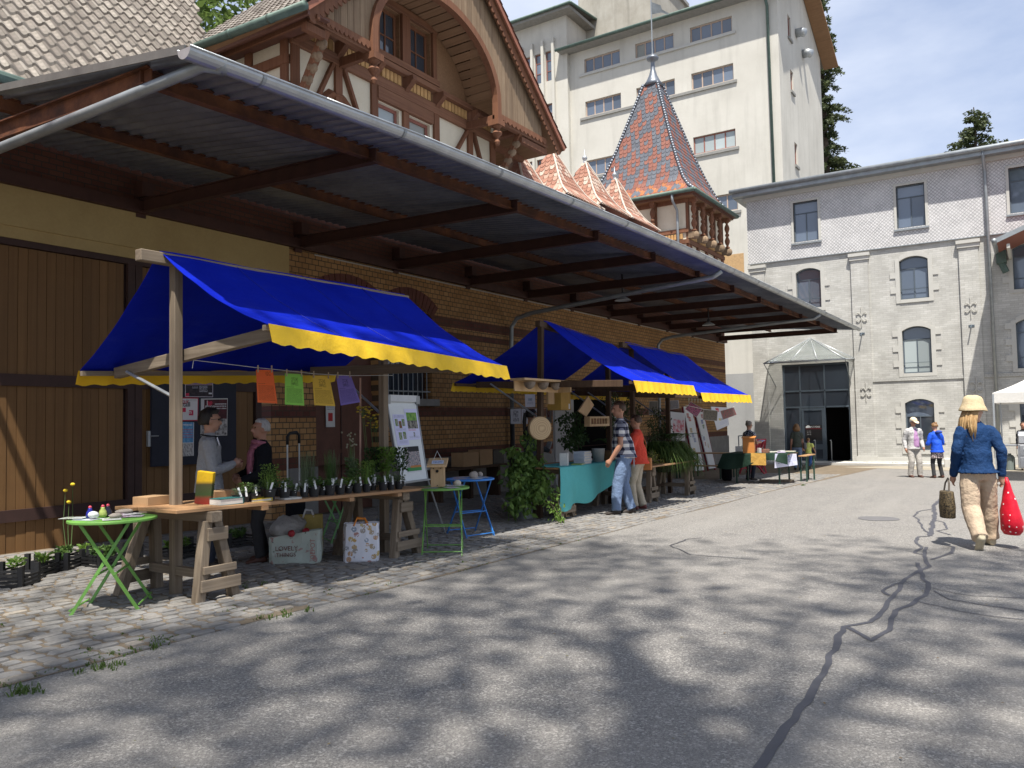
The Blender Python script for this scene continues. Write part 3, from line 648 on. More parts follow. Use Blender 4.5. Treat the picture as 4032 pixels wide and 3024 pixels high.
# ------------------------------------------------------------------ loading canopy
cn = thing('loading_canopy', 'long rusty steel canopy with corrugated sheets and zinc gutter over the stalls', 'canopy', (19, 11.2, 4.8))
def zo(x):
    X_ = [(4, -.25), (7, -.13), (10, -.06), (13, 0), (16, .04), (35, .05)]
    if x <= 4: return -.25
    for (a, za), (b, zb) in zip(X_, X_[1:]):
        if x <= b: return za+(zb-za)*(x-a)/(b-a)
    return .05
def sheetz(x, y): t = (11.3-y)/5.5; return 5.50-.55*t+zo(x)*t
mb = MB(); per = .18; X0, X1 = 4.02, 34.3; nx = int((X1-X0)/per*6)
for dzz, fl in ((0, False), (-.006, True)):
    mb.grid(lambda u, v: (X0+(X1-X0)*u, 5.86+(11.28-5.86)*v, sheetz(X0+(X1-X0)*u, 5.86+(11.28-5.86)*v)+.040*math.sin(2*math.pi*(X1-X0)*u/per)+dzz), nx, 5, flip=fl)
mb.obj('roof_sheet', m_cor, cn, smooth=True, recalc=False)
mb = MB(); mb.prism([(5.82, sheetz(4, 5.82)-.03), (11.3, sheetz(4, 11.3)-.03), (11.3, sheetz(4, 11.3)+.045), (5.82, sheetz(4, 5.82)+.045)], PX(4.0), -.004, .012); mb.obj('verge_flashing', mat('grey flashing', (.16, .155, .145), .6, .2, 5, .2, 40, metal=.4), cn)
def ibeam(mb, x, y0, y1, z0, z1, h=.2, w=.1):
    for (a, b, c, d) in ((-w/2, w/2, 0, .014), (-w/2, w/2, h-.014, h), (-.006, .006, .014, h-.014)):
        mb.add([(x+a, y0, z0+c), (x+b, y0, z0+c), (x+b, y1, z1+c), (x+a, y1, z1+c), (x+a, y0, z0+d), (x+b, y0, z0+d), (x+b, y1, z1+d), (x+a, y1, z1+d)], [(0,1,2,3), (4,7,6,5), (0,4,5,1), (1,5,6,2), (2,6,7,3), (3,7,4,0)])
for i, x in enumerate((4.14, 7.05, 10.18, 12.89, 15.49, 18.1, 20.68, 23.1, 25.44, 27.97, 30.58, 33.57)):
    mb = MB(); ibeam(mb, x, 6.5, WY-.02, 4.80+zo(x)*.85, 4.86+(-.08 if i == 0 else 0)); mb.obj('beam', m_rst if i == 0 else m_drust, cn)
    mb = MB(); mb.bx(x-.08, x+.08, WY-.06, WY-.015, 4.78, 5.1)
    mb.obj('wall_bracket', m_drust, cn)
    if i: MB().bx(x-.09, x+.09, WY-.24, WY-.02, 5.08, 5.3).obj('rafter_end', m_drust, cn)
for yy, hh in ((6.62, .15), (9.25, .15)):
    mb = MB(); xs_ = [4.1, 7, 10, 13, 16, 34.2]
    for a, b in zip(xs_, xs_[1:]):
        for (p, q, r_, s_) in ((-.045, .045, 0, .012), (-.006, .006, .012, hh-.012), (-.045, .045, hh-.012, hh)):
            za, zb = sheetz(a, yy)-.025-hh, sheetz(b, yy)-.025-hh
            mb.add([(a, yy+p, za+r_), (b, yy+p, zb+r_), (b, yy+q, zb+r_), (a, yy+q, za+r_), (a, yy+p, za+s_), (b, yy+p, zb+s_), (b, yy+q, zb+s_), (a, yy+q, za+s_)], [(0,1,2,3), (4,7,6,5), (0,4,5,1), (1,5,6,2), (2,6,7,3), (3,7,4,0)])
    mb.obj('purlin', m_rst, cn)
mb = MB(); GYy = 5.80; xs_ = [3.98, 5.5, 7, 8.5, 10, 11.5, 13, 16, 20, 25, 30, 34.25]; n = 9
def gp(x, j, r_): a = math.pi+math.pi*j/n; return (x, GYy+r_*math.cos(a), sheetz(x, 5.8)+.0+r_*math.sin(a))
for a, b in zip(xs_, xs_[1:]):
    for j in range(n):
        mb.add([gp(a, j, .088), gp(b, j, .088), gp(b, j+1, .088), gp(a, j+1, .088)], [(0, 1, 2, 3)]); mb.add([gp(a, j, .082), gp(b, j, .082), gp(b, j+1, .082), gp(a, j+1, .082)], [(3, 2, 1, 0)])
mb.add([gp(3.98, j, .088) for j in range(n+1)], [tuple(range(n+1))]); mb.add([gp(34.25, j, .088) for j in range(n+1)], [tuple(range(n+1))[::-1]])
for sgn in (-1, 1):
    for a, b in zip(xs_, xs_[1:]): mb.tube([(a, GYy+sgn*.088, sheetz(a, 5.8)+.004), (b, GYy+sgn*.088, sheetz(b, 5.8)+.004)], .012, 6)
gut = mb.obj('gutter', m_zinc, cn, smooth=True, recalc=False)
for x in [4.75+1.93*i for i in range(16)]:
    mb = MB()
    for j in range(n): mb.add([gp(x-.02, j, .094), gp(x+.02, j, .094), gp(x+.02, j+1, .094), gp(x-.02, j+1, .094)], [(0, 1, 2, 3)])
    mb.obj('gutter_joint', m_zincd, gut, recalc=False)
# downpipes from the gutter back to the wall
def pipe(mb, pts, r): mb.tube(pts, r, 10)
mb = MB(); pipe(mb, [(4.33, 5.80, 4.66), (4.200,5.863,4.648), (4.030,7.138,4.529), (4.000,8.983,4.523), (4.000,10.853,4.558), (4.1, 11.25, 4.4), (4.1, 11.25, 0)], .052); mb.lathe([(.1, .1), (.055, 0)], (4.33, 5.80, 4.62), 12); mb.obj('downpipe', m_zincd, cn, smooth=True)
mb = MB(); pipe(mb, [(17.55, 5.80, 4.85), (17.55, 6.0, 4.74), (17.5, 7.2, 4.64), (17.3, 10.7, 4.32), (17.25, 11.1, 4.22), (17.22, 11.25, 4.0), (17.2, 11.26, 3.4), (17.2, 11.27, 1.9)], .055); dpp = mb.obj('downpipe', m_zincd, cn, smooth=True)
mb = MB(); mb.tube([(17.2, 11.27, 1.9), (17.2, 11.27, -.1)], .062, 10); mb.obj('pipe_boot', m_iron, dpp, smooth=True)
mb = MB(); pipe(mb, [(27.4, 5.80, 4.88), (27.4, 6.0, 4.76), (27.3, 7.2, 4.7), (26.9, 10.7, 4.48), (26.85, 11.1, 4.4), (26.8, 11.25, 4.2), (26.8, 11.26, 3.2), (26.8, 11.27, -.3)], .055); mb.obj('downpipe', m_zincd, cn, smooth=True)
def lamp(x, y, z, label):
    t = thing('pendant_lamp', label, 'lamp', (x, y, z), 'enamel lamps under the canopy')
    mb = MB(); mb.tube([(x, y, z+.02), (x, y, 5.25)], .022, 8); mb.lathe([(.03, .10), (.05, .06), (.055, .0)], (x, y, z+.02), 12); mb.obj('stem', m_iron, t, smooth=True)
    mb = MB(); mb.lathe([(.05, .02), (.12, -.02), (.2, -.075), (.205, -.085), (.195, -.08), (.11, -.03), (.045, .0)], (x, y, z), 18, cap=False); mb.obj('lamp_shade', mat('enamel shade', (.35, .36, .36), .35, .1), t, smooth=True)
    mb = MB(); mb.sph((x, y, z-.04), .04); mb.obj('bulb', m_glassl, t, smooth=True)
lamp(18.2, 8.55, 4.62, 'grey enamel lamp under the canopy above the second stall')
lamp(24.9, 8.7, 4.62, 'grey enamel lamp under the canopy towards the far end')
# ------------------------------------------------------------------ half-timbered gable over the canopy
GY = 11.2; Pg = PY(GY); GC = 13.6
mb = MB(); wall(mb, Pg, 9.86, 16.48, 5.9, 8.80, [(12.2, 12.88, 6.9, 8.28, 0), (13.2, 13.92, 6.9, 8.28, 0)], .2)
mb.add([(9.86, GY, 5.9), (9.86, 14.6, 5.9), (9.86, 14.6, 9.2), (9.86, GY, 8.9)], [(0, 1, 2, 3)]); mb.add([(16.48, GY, 5.9), (16.48, 14.6, 5.9), (16.48, 14.6, 9), (16.48, GY, 9)], [(3, 2, 1, 0)])
gable = mb.obj('gable', m_cream, wh); gable['label'] = 'half-timbered gable with round arched barge boards above the canopy'
tb = lambda a, b, c, d, dd=.06, m=m_timb: MB().prism([(a, c), (b, c), (b, d), (a, d)], Pg, -dd, .02).obj('timber_post', m, gable, bevel=.008)
for x in (9.97, 11.06, 12.08, 13.06, 14.12, 15.42, 16.38): tb(x-.095, x+.095, 5.9, 8.78)
for z0, z1 in ((8.58, 8.80), (6.65, 6.85)): MB().prism([(9.86, z0), (16.5, z0), (16.5, z1), (9.86, z1)], Pg, -.075, .02).obj('timber_rail', m_timbx, gable, bevel=.008)
MB().prism([(9.8, 9.05), (16.56, 9.05), (16.56, 9.17), (9.8, 9.17)], Pg, -.16, .02).obj('timber_rail', m_timbx, gable, bevel=.01)
MB().prism([(12.15, 8.30), (13.97, 8.30), (13.97, 8.57), (12.15, 8.57)], Pg, -.09, .02).obj('timber_lintel', m_timbx, gable, bevel=.01)
for p, q in (((11.2, 8.56), (11.95, 7.0)), ((10.9, 8.56), (10.1, 7.0)), ((15.3, 8.56), (14.3, 7.2)), ((15.55, 8.56), (16.2, 7.1))):
    MB().beam((p[0], GY-.02, p[1]), (q[0], GY-.02, q[1]), .07, .15, (0, 1, 0)).obj('timber_brace', m_timb, gable)
mb = MB(); mb.tube([(10.5, GY-.01, 7.2), (10.6, GY-.01, 7.75), (10.85, GY-.01, 7.98), (11.2, GY-.01, 7.98), (11.5, GY-.01, 7.75), (11.7, GY-.01, 7.1)], .085, 4); mb.obj('curved_brace', m_timb, gable)
mb = MB(); mb.tube([(14.5, GY-.01, 6.9), (14.9, GY-.01, 7.2), (15.4, GY-.01, 7.28), (15.9, GY-.01, 7.15)], .085, 4); mb.obj('curved_brace', m_timb, gable)
# dentil course of small ochre bricks
m_dent = mat('ochre dentil brick', (.45, .26, .10), .8, .2, 9, .3, 60, rand=.12)
den = MB(); den.bx(-.048, .048, -.03, .03, -.105, .105); dme = den.mesh('dentil_brick', m_dent); x = 10.1
while x < 16.4:
    if all(abs(x-p) > .15 for p in (9.97, 11.06, 12.08, 13.06, 14.12, 15.42, 16.38)): shared('dentil_brick', dme, (x, GY-.03, 8.925), gable)
    x += .125
for x in (11.06, 12.08, 13.06, 14.12, 15.42):
    MB().prism([(0, 9.05), (-.30, 9.05), (-.32, 8.96), (-.24, 8.88), (-.14, 8.8), (0, 8.66)], lambda u, v, d, x=x: (x+d, GY+u, v), -.07, .07).obj('console', m_timb, gable, bevel=.01)
# windows
for a, b in ((12.2, 12.88), (13.2, 13.92)): window(gable, Pg, a, b, 6.9, 8.28, .07, (), (.75,), .07, m_rframe, m_glassp if a > 13 else m_glassl)
mb = MB(); wall(mb, PY(GY-.02), 11.0, 15.5, 9.1, 11.2, [(12.22, 12.9, 9.36, 10.4, 0), (13.2, 13.95, 9.36, 10.4, 0)], .22); mb.obj('gable_boarding', m_timbo, gable)
for a, b in ((12.22, 12.9), (13.2, 13.95)): window(gable, PY(GY-.02), a, b, 9.36, 10.4, .1, (.5,), (.45,), .07, m_timb, m_glass, bar=.03)
for a, b, c, d in ((12.08, 12.2, 9.34, 10.42), (12.92, 13.18, 9.34, 10.42), (13.97, 14.1, 9.34, 10.42)): MB().prism([(a, c), (b, c), (b, d), (a, d)], PY(GY-.02), -.08, .02).obj('window_post', m_timb, gable, bevel=.008)
MB().prism([(12.05, 9.20), (14.15, 9.20), (14.15, 9.34), (12.05, 9.34)], PY(GY-.02), -.12, .02).obj('window_sill', m_timbx, gable, bevel=.01)
MB().prism([(12.05, 10.42), (14.15, 10.42), (14.15, 10.58), (12.05, 10.58)], PY(GY-.02), -.085, .02).obj('window_head', m_timbx, gable, bevel=.01)
# barge plane with the big round arch
BY = 10.3; Pb = PY(BY); AC, AW, AZ, AR = 13.2, 2.02, 9.02, 1.5
def arch_pt(t, g=0): a = math.pi*(1-t); return (AC+(AW+g)*math.cos(a), AZ+(AR+g)*math.sin(a))
def outer(x): return 8.62+(18.1-x)*.875 if x > GC else 8.62+(x-9.3)*.9157
n = 28
for side in (0, 1):                                         # vertical planks between arch and roof slope
    x = 9.95 if side == 0 else AC+.02; xe = AC if side == 0 else 17.35; w = .165
    while x < xe-.02:
        x2 = min(x+w, xe); lo = []
        for xx in (x+.004, x2-.004):
            t = (xx-AC)/(AW+.02); lo.append(8.74 if abs(t) >= 1 else max(8.74, AZ+(AR+.02)*math.sqrt(1-t*t)))
        hi = [outer(x+.004)-.1, outer(x2-.004)-.1]
        if min(hi[0]-lo[0], hi[1]-lo[1]) > .03: MB().prism([(x+.004, lo[0]), (x2-.004, lo[1]), (x2-.004, hi[1]), (x+.004, hi[0])], Pb, 0, .03).obj('gable_plank', m_timbl, gable)
        x = x2
mb = MB()                                                   # arch rib
pts = [(AC-AW, 8.55)]+[arch_pt(i/n) for i in range(n+1)]+[(AC+AW, 8.55)]
po = [(AC-AW-.16, 8.55)]+[arch_pt(i/n, .16) for i in range(n+1)]+[(AC+AW+.16, 8.55)]
for i in range(len(pts)-1): mb.prism([pts[i], pts[i+1], po[i+1], po[i]], Pb, -.09, .06)
mb.obj('arch_rib', m_timb, gable)
for i in range(2, n-1):                                     # barrel soffit boards, each its own board
    a, b = arch_pt((i+.06)/n, .1), arch_pt((i+.94)/n, .1)
    mb = MB(); v = [(a[0], BY+.06, a[1]), (b[0], BY+.06, b[1]), (b[0], GY-.03, b[1]), (a[0], GY-.03, a[1])]; up = Vector(((a[0]+b[0])/2-AC, 0, (a[1]+b[1])/2-AZ)).normalized()*.03
    mb.add(v+[tuple(Vector(p)+up) for p in v], [(0, 1, 2, 3), (7, 6, 5, 4), (0, 4, 5, 1), (1, 5, 6, 2), (2, 6, 7, 3), (3, 7, 4, 0)]); mb.obj('soffit_board', m_timbo, gable)
for s_ in (-1, 1):
    xa = AC+s_*(AW+.06)
    MB().bx(xa-.06, xa+.06, BY, GY, 8.56, 8.74).obj('arch_beam', m_timb, gable, bevel=.01)
    mb = MB(); mb.bx(xa-.14, xa+.14, BY-.15, BY+.14, 8.47, 8.60); mb.lathe([(.02, -.44), (.05, -.42), (.07, -.36), (.045, -.30), (.035, -.27), (.10, -.19), (.12, -.15), (.08, -.09), (.05, -.06), (.11, 0), (.12, .04)], (xa, BY-.02, 8.45), 14)
    mb.obj('pendant', m_timb, gable, smooth=False)
# horizontal valance boards with scalloped edge, eave underside, barge boards
def scallop(mb, p, q, h, n, P_dir, th=.03, drop=Vector((0, 0, -1))):
    p = Vector(p); q = Vector(q); N_ = Vector(P_dir)*th; top = []; bot = []
    m_ = n*6
    for i in range(m_+1):
        t = i/m_; a = p.lerp(q, t); top.append(a); bot.append(a+drop*(h*(.6+.4*abs(math.sin(math.pi*t*n)))))
    for i in range(m_): mb.add([top[i], top[i+1], bot[i+1], bot[i], top[i]+N_, top[i+1]+N_, bot[i+1]+N_, bot[i]+N_], [(0, 1, 2, 3), (7, 6, 5, 4), (3, 2, 6, 7), (0, 4, 5, 1)])
for a, b in ((9.75, 11.1), (15.35, 17.5)):
    mb = MB(); scallop(mb, (a, BY-.05, 8.80), (b, BY-.05, 8.80), .16, 12, (0, 1, 0)); mb.obj('scalloped_valance', m_timb, gable, recalc=True)
    MB().bx(a-.1, b+.1, BY-.02, BY+.12, 8.60, 8.72).obj('eave_beam', m_timbx, gable, bevel=.01)
for s_ in (-1, 1):
    tip = (18.1 if s_ > 0 else 9.3, 8.62); ap = (GC, outer(GC+.001))
    d = Vector((ap[0]-tip[0], 0, ap[1]-tip[1])).normalized(); nrm = Vector((-d.z, 0, d.x)); nrm = nrm if nrm.z < 0 else -nrm
    mb = MB(); scallop(mb, (tip[0], BY-.16, tip[1]), (ap[0], BY-.16, ap[1]), .24, 40, (0, 1, 0), .035, nrm); mb.obj('barge_board', m_timb, gable)
    m_bt = mat('red painted barge %d' % (s_+2), (.27, .105, .062), .65, .2, 6, .2)
    mb = MB(); a = Vector((tip[0], BY-.24, tip[1]))-nrm*.0; b = Vector((ap[0], BY-.24, ap[1]))
    mb.add([a, b, b-nrm*.11, a-nrm*.11]+[q+Vector((0, .1, 0)) for q in (a, b, b-nrm*.11, a-nrm*.11)], [(0, 1, 2, 3), (7, 6, 5, 4), (0, 4, 5, 1), (1, 5, 6, 2), (2, 6, 7, 3), (3, 7, 4, 0)]); mb.obj('barge_cap', m_bt, gable)
    mb = MB(); up = -nrm                                     # roof slope with soffit boards under the overhang
    a = Vector((tip[0], BY-.2, tip[1])); b = Vector((ap[0], BY-.2, ap[1])); yv = Vector((0, 5.2, 0))
    mb.add([a, b, b+yv, a+yv]+[q+up*.1 for q in (a, b, b+yv, a+yv)], [(0, 1, 2, 3), (7, 6, 5, 4), (0, 4, 5, 1), (1, 5, 6, 2), (2, 6, 7, 3), (3, 7, 4, 0)])
    gro = mb.obj('gable_roof', m_timbo, gable)
    mb = MB(); L_ = (b-a).length; k = 0; st = .30
    while k*st < L_-.1:                                      # edge tiles seen end-on and rows of tiles on the slope
        o_ = a+d*(k*st)+up*.10
        j = 0
        while j*.205 < 5.0:
            c0 = o_+Vector((0, -.06+j*.205, 0)); ww = Vector((0, .2, 0)); dn = d*.36; l1 = up*.055
            mb.add([c0+l1, c0+ww*.5+l1*1.5, c0+ww+l1, c0+ww+dn+up*.02, c0+ww*.5+dn+up*.05, c0+dn+up*.02, c0+up*.015, c0+ww+up*.015], [(0, 1, 4, 5), (1, 2, 3, 4), (6, 0, 1, 2, 7)]); j += 1
        k += 1
    mb.obj('gable_tiles', m_tile if s_ < 0 else m_tiler, gable, recalc=False)['kind'] = 'stuff'
# side eave: gutter running back, fascia and timbered side wall
mb = MB(); mb.tube([(9.2, 10.05, 8.66), (9.24, 14.6, 8.84)], .08, 10); mb.obj('side_gutter', m_verd, gable, smooth=True)
for k in range(3):
    mb = MB(); mb.tube([(9.208+.01*k, 10.9+k*1.1, 8.694+.0435*k), (9.208+.01*k, 10.97+k*1.1, 8.697+.0435*k)], .088, 10); mb.obj('gutter_joint', m_verd, gable, smooth=True)
MB().bx(9.30, 9.35, 10.1, 14.4, 8.56, 8.72).obj('fascia', m_brownpt, gable); MB().bx(9.34, 9.86, 10.15, 14.4, 8.66, 8.70).obj('soffit', m_brownpt, gable); MB().bx(9.52, 9.57, 10.1, 14.4, 8.58, 8.66).obj('fascia', m_timb, gable)
for y in (11.3, 12.3, 13.35): MB().bx(9.80, 9.9, y-.09, y+.09, 5.9, 8.66).obj('timber_post', m_timb, gable)
for z_ in (7.7, 8.2): MB().bx(9.79, 9.9, 11.2, 14.5, z_, z_+.18).obj('timber_rail', m_timb, gable)
# carved corner brackets (stack of scrolls) at both ends
for x, s_ in ((9.98, -1), (16.4, 1)):
    mb = MB(); mb.beam((x, GY-.05, 7.4), (x, BY+.02, 8.72), .12, .14, (1, 0, 0)); bk = mb.obj('corner_bracket', m_timb, gable)
    for k in range(6):
        t = .15+k*.14; MB().sph((x, GY-.05-(GY-BY)*t+.1, 7.4+1.32*t-.12), (.09, .13, .10), 10, 6).obj('carved_scroll', m_timbl, bk, smooth=True)
    MB().bx(x-.09, x+.09, BY-.035, GY, 8.635, 8.775).obj('bracket_beam', m_timb, bk, bevel=.01)
MB().bx(16.4, 17.6, BY, BY+.12, 8.42, 8.56).obj('eave_beam', m_timb, gable); MB().bx(16.4, 17.7, GY-.12, GY, 8.42, 8.56).obj('eave_beam', m_timb, gable)
MB().bx(9.45, 9.9, BY, BY+.12, 8.42, 8.56).obj('eave_beam', m_timb, gable)
# ------------------------------------------------------------------ scale-tiled roofs
def prof_at(prof, z):
    for (w0, z0), (w1, z1) in zip(prof, prof[1:]):
        if z0 <= z <= z1: return w0+(w1-w0)*(z-z0)/(z1-z0)
    return prof[-1][0] if z > prof[-1][1] else prof[0][0]
def scale_roof(cx, cy, prof, step, tw, pick, nmat, faces=(0, 1, 2, 3), under=.02):
    mb = MB(); base = MB()
    for f in faces:
        a = f*math.pi/2; nv = Vector((math.cos(a), math.sin(a), 0)); tv = Vector((-nv.y, nv.x, 0))
        pt = lambda s_, z, o=0: Vector((cx, cy, z))+nv*(prof_at(prof, z)+o)+tv*s_
        for (w0, z0), (w1, z1) in zip(prof, prof[1:]): base.add([pt(-w0, z0, -under), pt(w0, z0, -under), pt(w1, z1, -under), pt(-w1, z1, -under)], [(0, 1, 2, 3)])
        z = prof[0][1]; row = 0
        while z < prof[-1][1]-.05:
            w = prof_at(prof, z); zt = min(z+step*1.55, prof[-1][1]); wt = prof_at(prof, zt); s_ = -w-(row % 2)*tw/2
            while s_ < w+tw*.5:
                c_ = s_+tw/2
                if abs(c_) < w+.02:
                    k = wt/max(w, .01); l, r_ = max(-w, s_+.006), min(w, s_+tw-.006); l2, r2 = max(-wt, l), min(wt, r_)
                    if r_-l > .02 and r2 >= l2:
                        P_ = [pt(l2, zt, .004), pt(r2, zt, .004), pt(r_, z+step*.45, .022), pt((l+r_)/2+(r_-l)*.27, z+step*.1, .028), pt((l+r_)/2, z, .03), pt((l+r_)/2-(r_-l)*.27, z+step*.1, .028), pt(l, z+step*.45, .022)]
                        low = [q-nv*.022 for q in P_[2:]]
                        n0 = len(mb.v); mi = pick(row, int(round(c_/tw*2)), f); mb.add(P_+low, [(0, 1, 2, 3, 4, 5, 6), (2, 7, 8, 3), (3, 8, 9, 4), (4, 9, 10, 5), (5, 10, 11, 6)], mi)
                s_ += tw
            z += step*max(.3, math.cos(math.atan2(abs(w-prof_at(prof, z+.1)), .1))); row += 1
    return mb, base
TCX, TCY = 31.95, 13.3
tprof = [(2.62, 10.40), (2.25, 10.72), (1.95, 11.15), (1.62, 11.9), (1.22, 13.0), (.88, 14.1), (.55, 15.15), (.30, 16.0)]
mb = MB(); wall(mb, PY(11.2), 29.85, 34.05, 5.9, 10.25, [(31.2, 31.75, 7.1, 8.05, 0), (32.1, 32.65, 7.1, 8.05, 0)], .2)
mb.add([(29.85, 11.2, 5.9), (29.85, 15.4, 5.9), (29.85, 15.4, 10.25), (29.85, 11.2, 10.25)], [(3, 2, 1, 0)]); mb.add([(34.05, 11.2, 5.9), (34.05, 15.4, 5.9), (34.05, 15.4, 10.25), (34.05, 11.2, 10.25)], [(0, 1, 2, 3)]); mb.add([(29.85, 15.4, 5.9), (34.05, 15.4, 5.9), (34.05, 15.4, 10.25), (29.85, 15.4, 10.25)], [(0, 1, 2, 3)])
tur = mb.obj('turret', m_cream, wh); tur['label'] = 'square turret with a steep roof of red and blue scale tiles'
def pick(row, c, f):
    if row < 4: return 2 if (c//2+row) % 3 == 0 else (0 if (c//3) % 2 else 1)
    a, b = (c+row) % 10, (c-row) % 10
    return 1 if a < 3 or b < 3 or (a in (6, 7) and b in (6, 7)) else 0
mb, base = scale_roof(TCX, TCY, tprof, .20, .19, pick, 3)
base.obj('turret_roof', m_tileb, tur); mb.obj('scale_tiles', [m_tiler, m_tileb, m_tileo], tur, recalc=False)['kind'] = 'stuff'
for sx, sy in ((-1, -1), (1, -1), (-1, 1), (1, 1)):          # glazed hip tiles
    mb = MB(); pts = []
    for i in range(46):
        z = 10.42+(16.0-10.42)*i/45; w = prof_at(tprof, z)+.02; pts.append(Vector((TCX+sx*w, TCY+sy*w, z)))
    for i in range(45): mb.tube([pts[i], pts[i].lerp(pts[i+1], .98)], [.075, .055], 7)
    mb.obj('hip_tiles', m_lead, tur, smooth=True)
mb = MB(); w = .34
mb.lathe([(.46, 15.95), (.30, 16.17), (.18, 16.42), (.10, 16.71), (.085, 16.96), (.10, 17.07), (.24, 17.12), (.27, 17.20), (.22, 17.27), (.06, 17.31), (.035, 17.43)], (TCX, TCY, 0), 14); fin = mb.obj('lead_finial', m_lead, tur, smooth=True)
mb = MB(); mb.tube([(TCX, TCY, 17.3), (TCX, TCY, 21.2)], .028, 6); mb.obj('vane_pole', m_zincd, tur)
mb = MB(); mb.prism([(0, 19.15), (.5, 19.3), (.9, 19.25), (.9, 19.32), (.55, 19.45), (.5, 19.62), (0, 19.72)], lambda u, v, d: (TCX+u*.7+.02, TCY-u*.6, v), -.01, .01); mb.obj('weather_vane', m_zincd, tur)
# eave: boards, gutter, downpipe
e = 2.62
mb = MB(); mb.bx(TCX-e, TCX+e, TCY-e, TCY+e, 10.30, 10.40); mb.bx(TCX-e+.1, TCX+e-.1, TCY-e+.1, TCY+e-.1, 10.22, 10.30); mb.obj('eave_board', m_brownpt, tur)
mb = MB(); c4 = [(TCX-e-.04, TCY-e-.04), (TCX+e+.04, TCY-e-.04), (TCX+e+.04, TCY+e+.04), (TCX-e-.04, TCY+e+.04)]
for a, b in zip(c4, c4[1:]+c4[:1]): mb.tube([(*a, 10.37), (*b, 10.37)], .085, 8)
mb.obj('turret_gutter', m_verd, tur, smooth=True)
mb = MB(); mb.bx(TCX-e+.12, TCX+e-.12, TCY-e+.12, TCY+e-.12, 10.20, 10.222); mb.obj('soffit', m_timbo, tur)
mb = MB(); mb.tube([(29.3, 11.55, 10.3), (29.35, 11.55, 10.05), (29.66, 11.5, 9.75), (29.68, 11.5, 9.4), (29.68, 11.5, 6)], .055, 8); mb.obj('turret_downpipe', m_zincd, tur, smooth=True)
# timber of the turret
for x in (29.93, 30.95, 31.98, 33.0, 33.97): MB().bx(x-.09, x+.09, 11.12, 11.22, 5.9, 10.2).obj('timber_post', m_timb, tur)
for y in (12.5, 13.6, 14.7): MB().bx(29.78, 29.87, y-.09, y+.09, 8.5, 10.2).obj('timber_post', m_timb, tur)
for z0, z1 in ((8.86, 9.02), (8.42, 8.58), (10.05, 10.2), (7.0, 7.12)):
    MB().bx(29.77, 34.13, 11.10, 11.21, z0, z1).obj('timber_rail', m_timbx, tur); MB().bx(29.765, 29.86, 11.21, 15.4, z0, z1).obj('timber_rail', m_timb, tur)
for p, q in (((30.1, 8.4), (30.75, 7.1)), ((33.1, 8.4), (33.8, 7.1))): MB().beam((p[0], 11.17, p[1]), (q[0], 11.17, q[1]), .07, .13, (0, 1, 0)).obj('timber_brace', m_timb, tur)
for a, b in ((31.2, 31.75), (32.1, 32.65)): window(tur, PY(11.2), a, b, 7.1, 8.05, .05, (), (.5,), .06, m_timb, m_dark)
x = 30.1
while x < 33.9:
    if min(abs(x-p) for p in (29.93, 30.95, 31.98, 33.0, 33.97)) > .14: shared('dentil_brick', dme, (x, 11.15, 8.72), tur)
    x += .125
dme2 = MB().bx(-.03, .03, -.048, .048, -.105, .105).mesh('dentil_brick', m_dent); y = 11.4
while y < 13.4: shared('dentil_brick', dme2, (29.81, y, 8.72), tur); y += .125
balm = MB(); balm.lathe([(.10, 0), (.10, .06), (.05, .10), (.05, .14), (.10, .24), (.115, .34), (.07, .46), (.05, .52), (.09, .56), (.09, .62), (.05, .66), (.07, .72), (.115, .86), (.10, .96), (.05, 1.06), (.05, 1.10), (.10, 1.14), (.10, 1.2)], (0, 0, 0), 12)
bme = balm.mesh('turned_baluster', m_timb, smooth=True)
for i, x in enumerate((29.93, 30.95, 31.98, 33.0, 33.97)):
    b_ = shared('turned_baluster', bme, (x, 10.92, 8.88), tur)
    MB().bx(x-.11, x+.11, 10.78, 11.15, 10.06, 10.21).obj('bracket_head', m_timb, tur, bevel=.01)
    mb = MB(); mb.sph((x, 10.88, 8.72), (.11, .17, .17), 12, 8); mb.bx(x-.1, x+.1, 10.9, 11.15, 8.62, 8.86); mb.obj('scroll_bracket', m_timbl, tur, smooth=False)
for y in (12.5,):
    shared('turned_baluster', bme, (29.6, y, 8.88), tur); MB().bx(29.5, 29.83, y-.11, y+.11, 10.06, 10.21).obj('bracket_head', m_timb, tur, bevel=.01); MB().bx(29.5, 29.83, y-.1, y+.1, 8.6, 8.88).obj('scroll_bracket', m_timbl, tur, bevel=.04)
# row of small flaking spires between gable and turret
for i, (x, zt) in enumerate(((18.35, 9.15), (20.35, 9.62), (22.45, 9.80), (24.62, 9.80))):
    sp = [(1.12, zt-1.75), (.74, zt-1.4), (.50, zt-1.0), (.33, zt-.62), (.17, zt-.28), (.03, zt)]
    mb, base = scale_roof(x, 11.75, sp, .16, .17, lambda r_, c, f: 0, 1, faces=(2, 3, 0, 1)); s_ = base.obj('spire', m_spire, wh); mb.obj('scale_tiles', m_spire, s_, recalc=False)['kind'] = 'stuff'
    for sx, sy in ((-1, -1), (1, -1)):
        mb = MB(); mb.tube([(x+sx*(prof_at(sp, zt-1.75+1.75*k/12)+.02), 11.75+sy*(prof_at(sp, zt-1.75+1.75*k/12)+.02), zt-1.75+1.75*k/12) for k in range(13)], .03, 6); mb.obj('ridge_flashing', mat('flaked white flashing', (.5, .43, .36), .8, .3, 8, .2), s_)
    mb = MB(); mb.lathe([(.07, -.12), (.06, .0), (.04, .05), (.075, .10), (.085, .15), (.05, .2), (.02, .24), (.012, .42)], (x, 11.75, zt), 12); mb.obj('finial', m_zinc, s_, smooth=True)
    mb = MB(); mb.bx(x-1.0, x+1.0, 11.3, 13, 5.9, zt-1.7); mb.obj('spire_base', m_cream, s_)
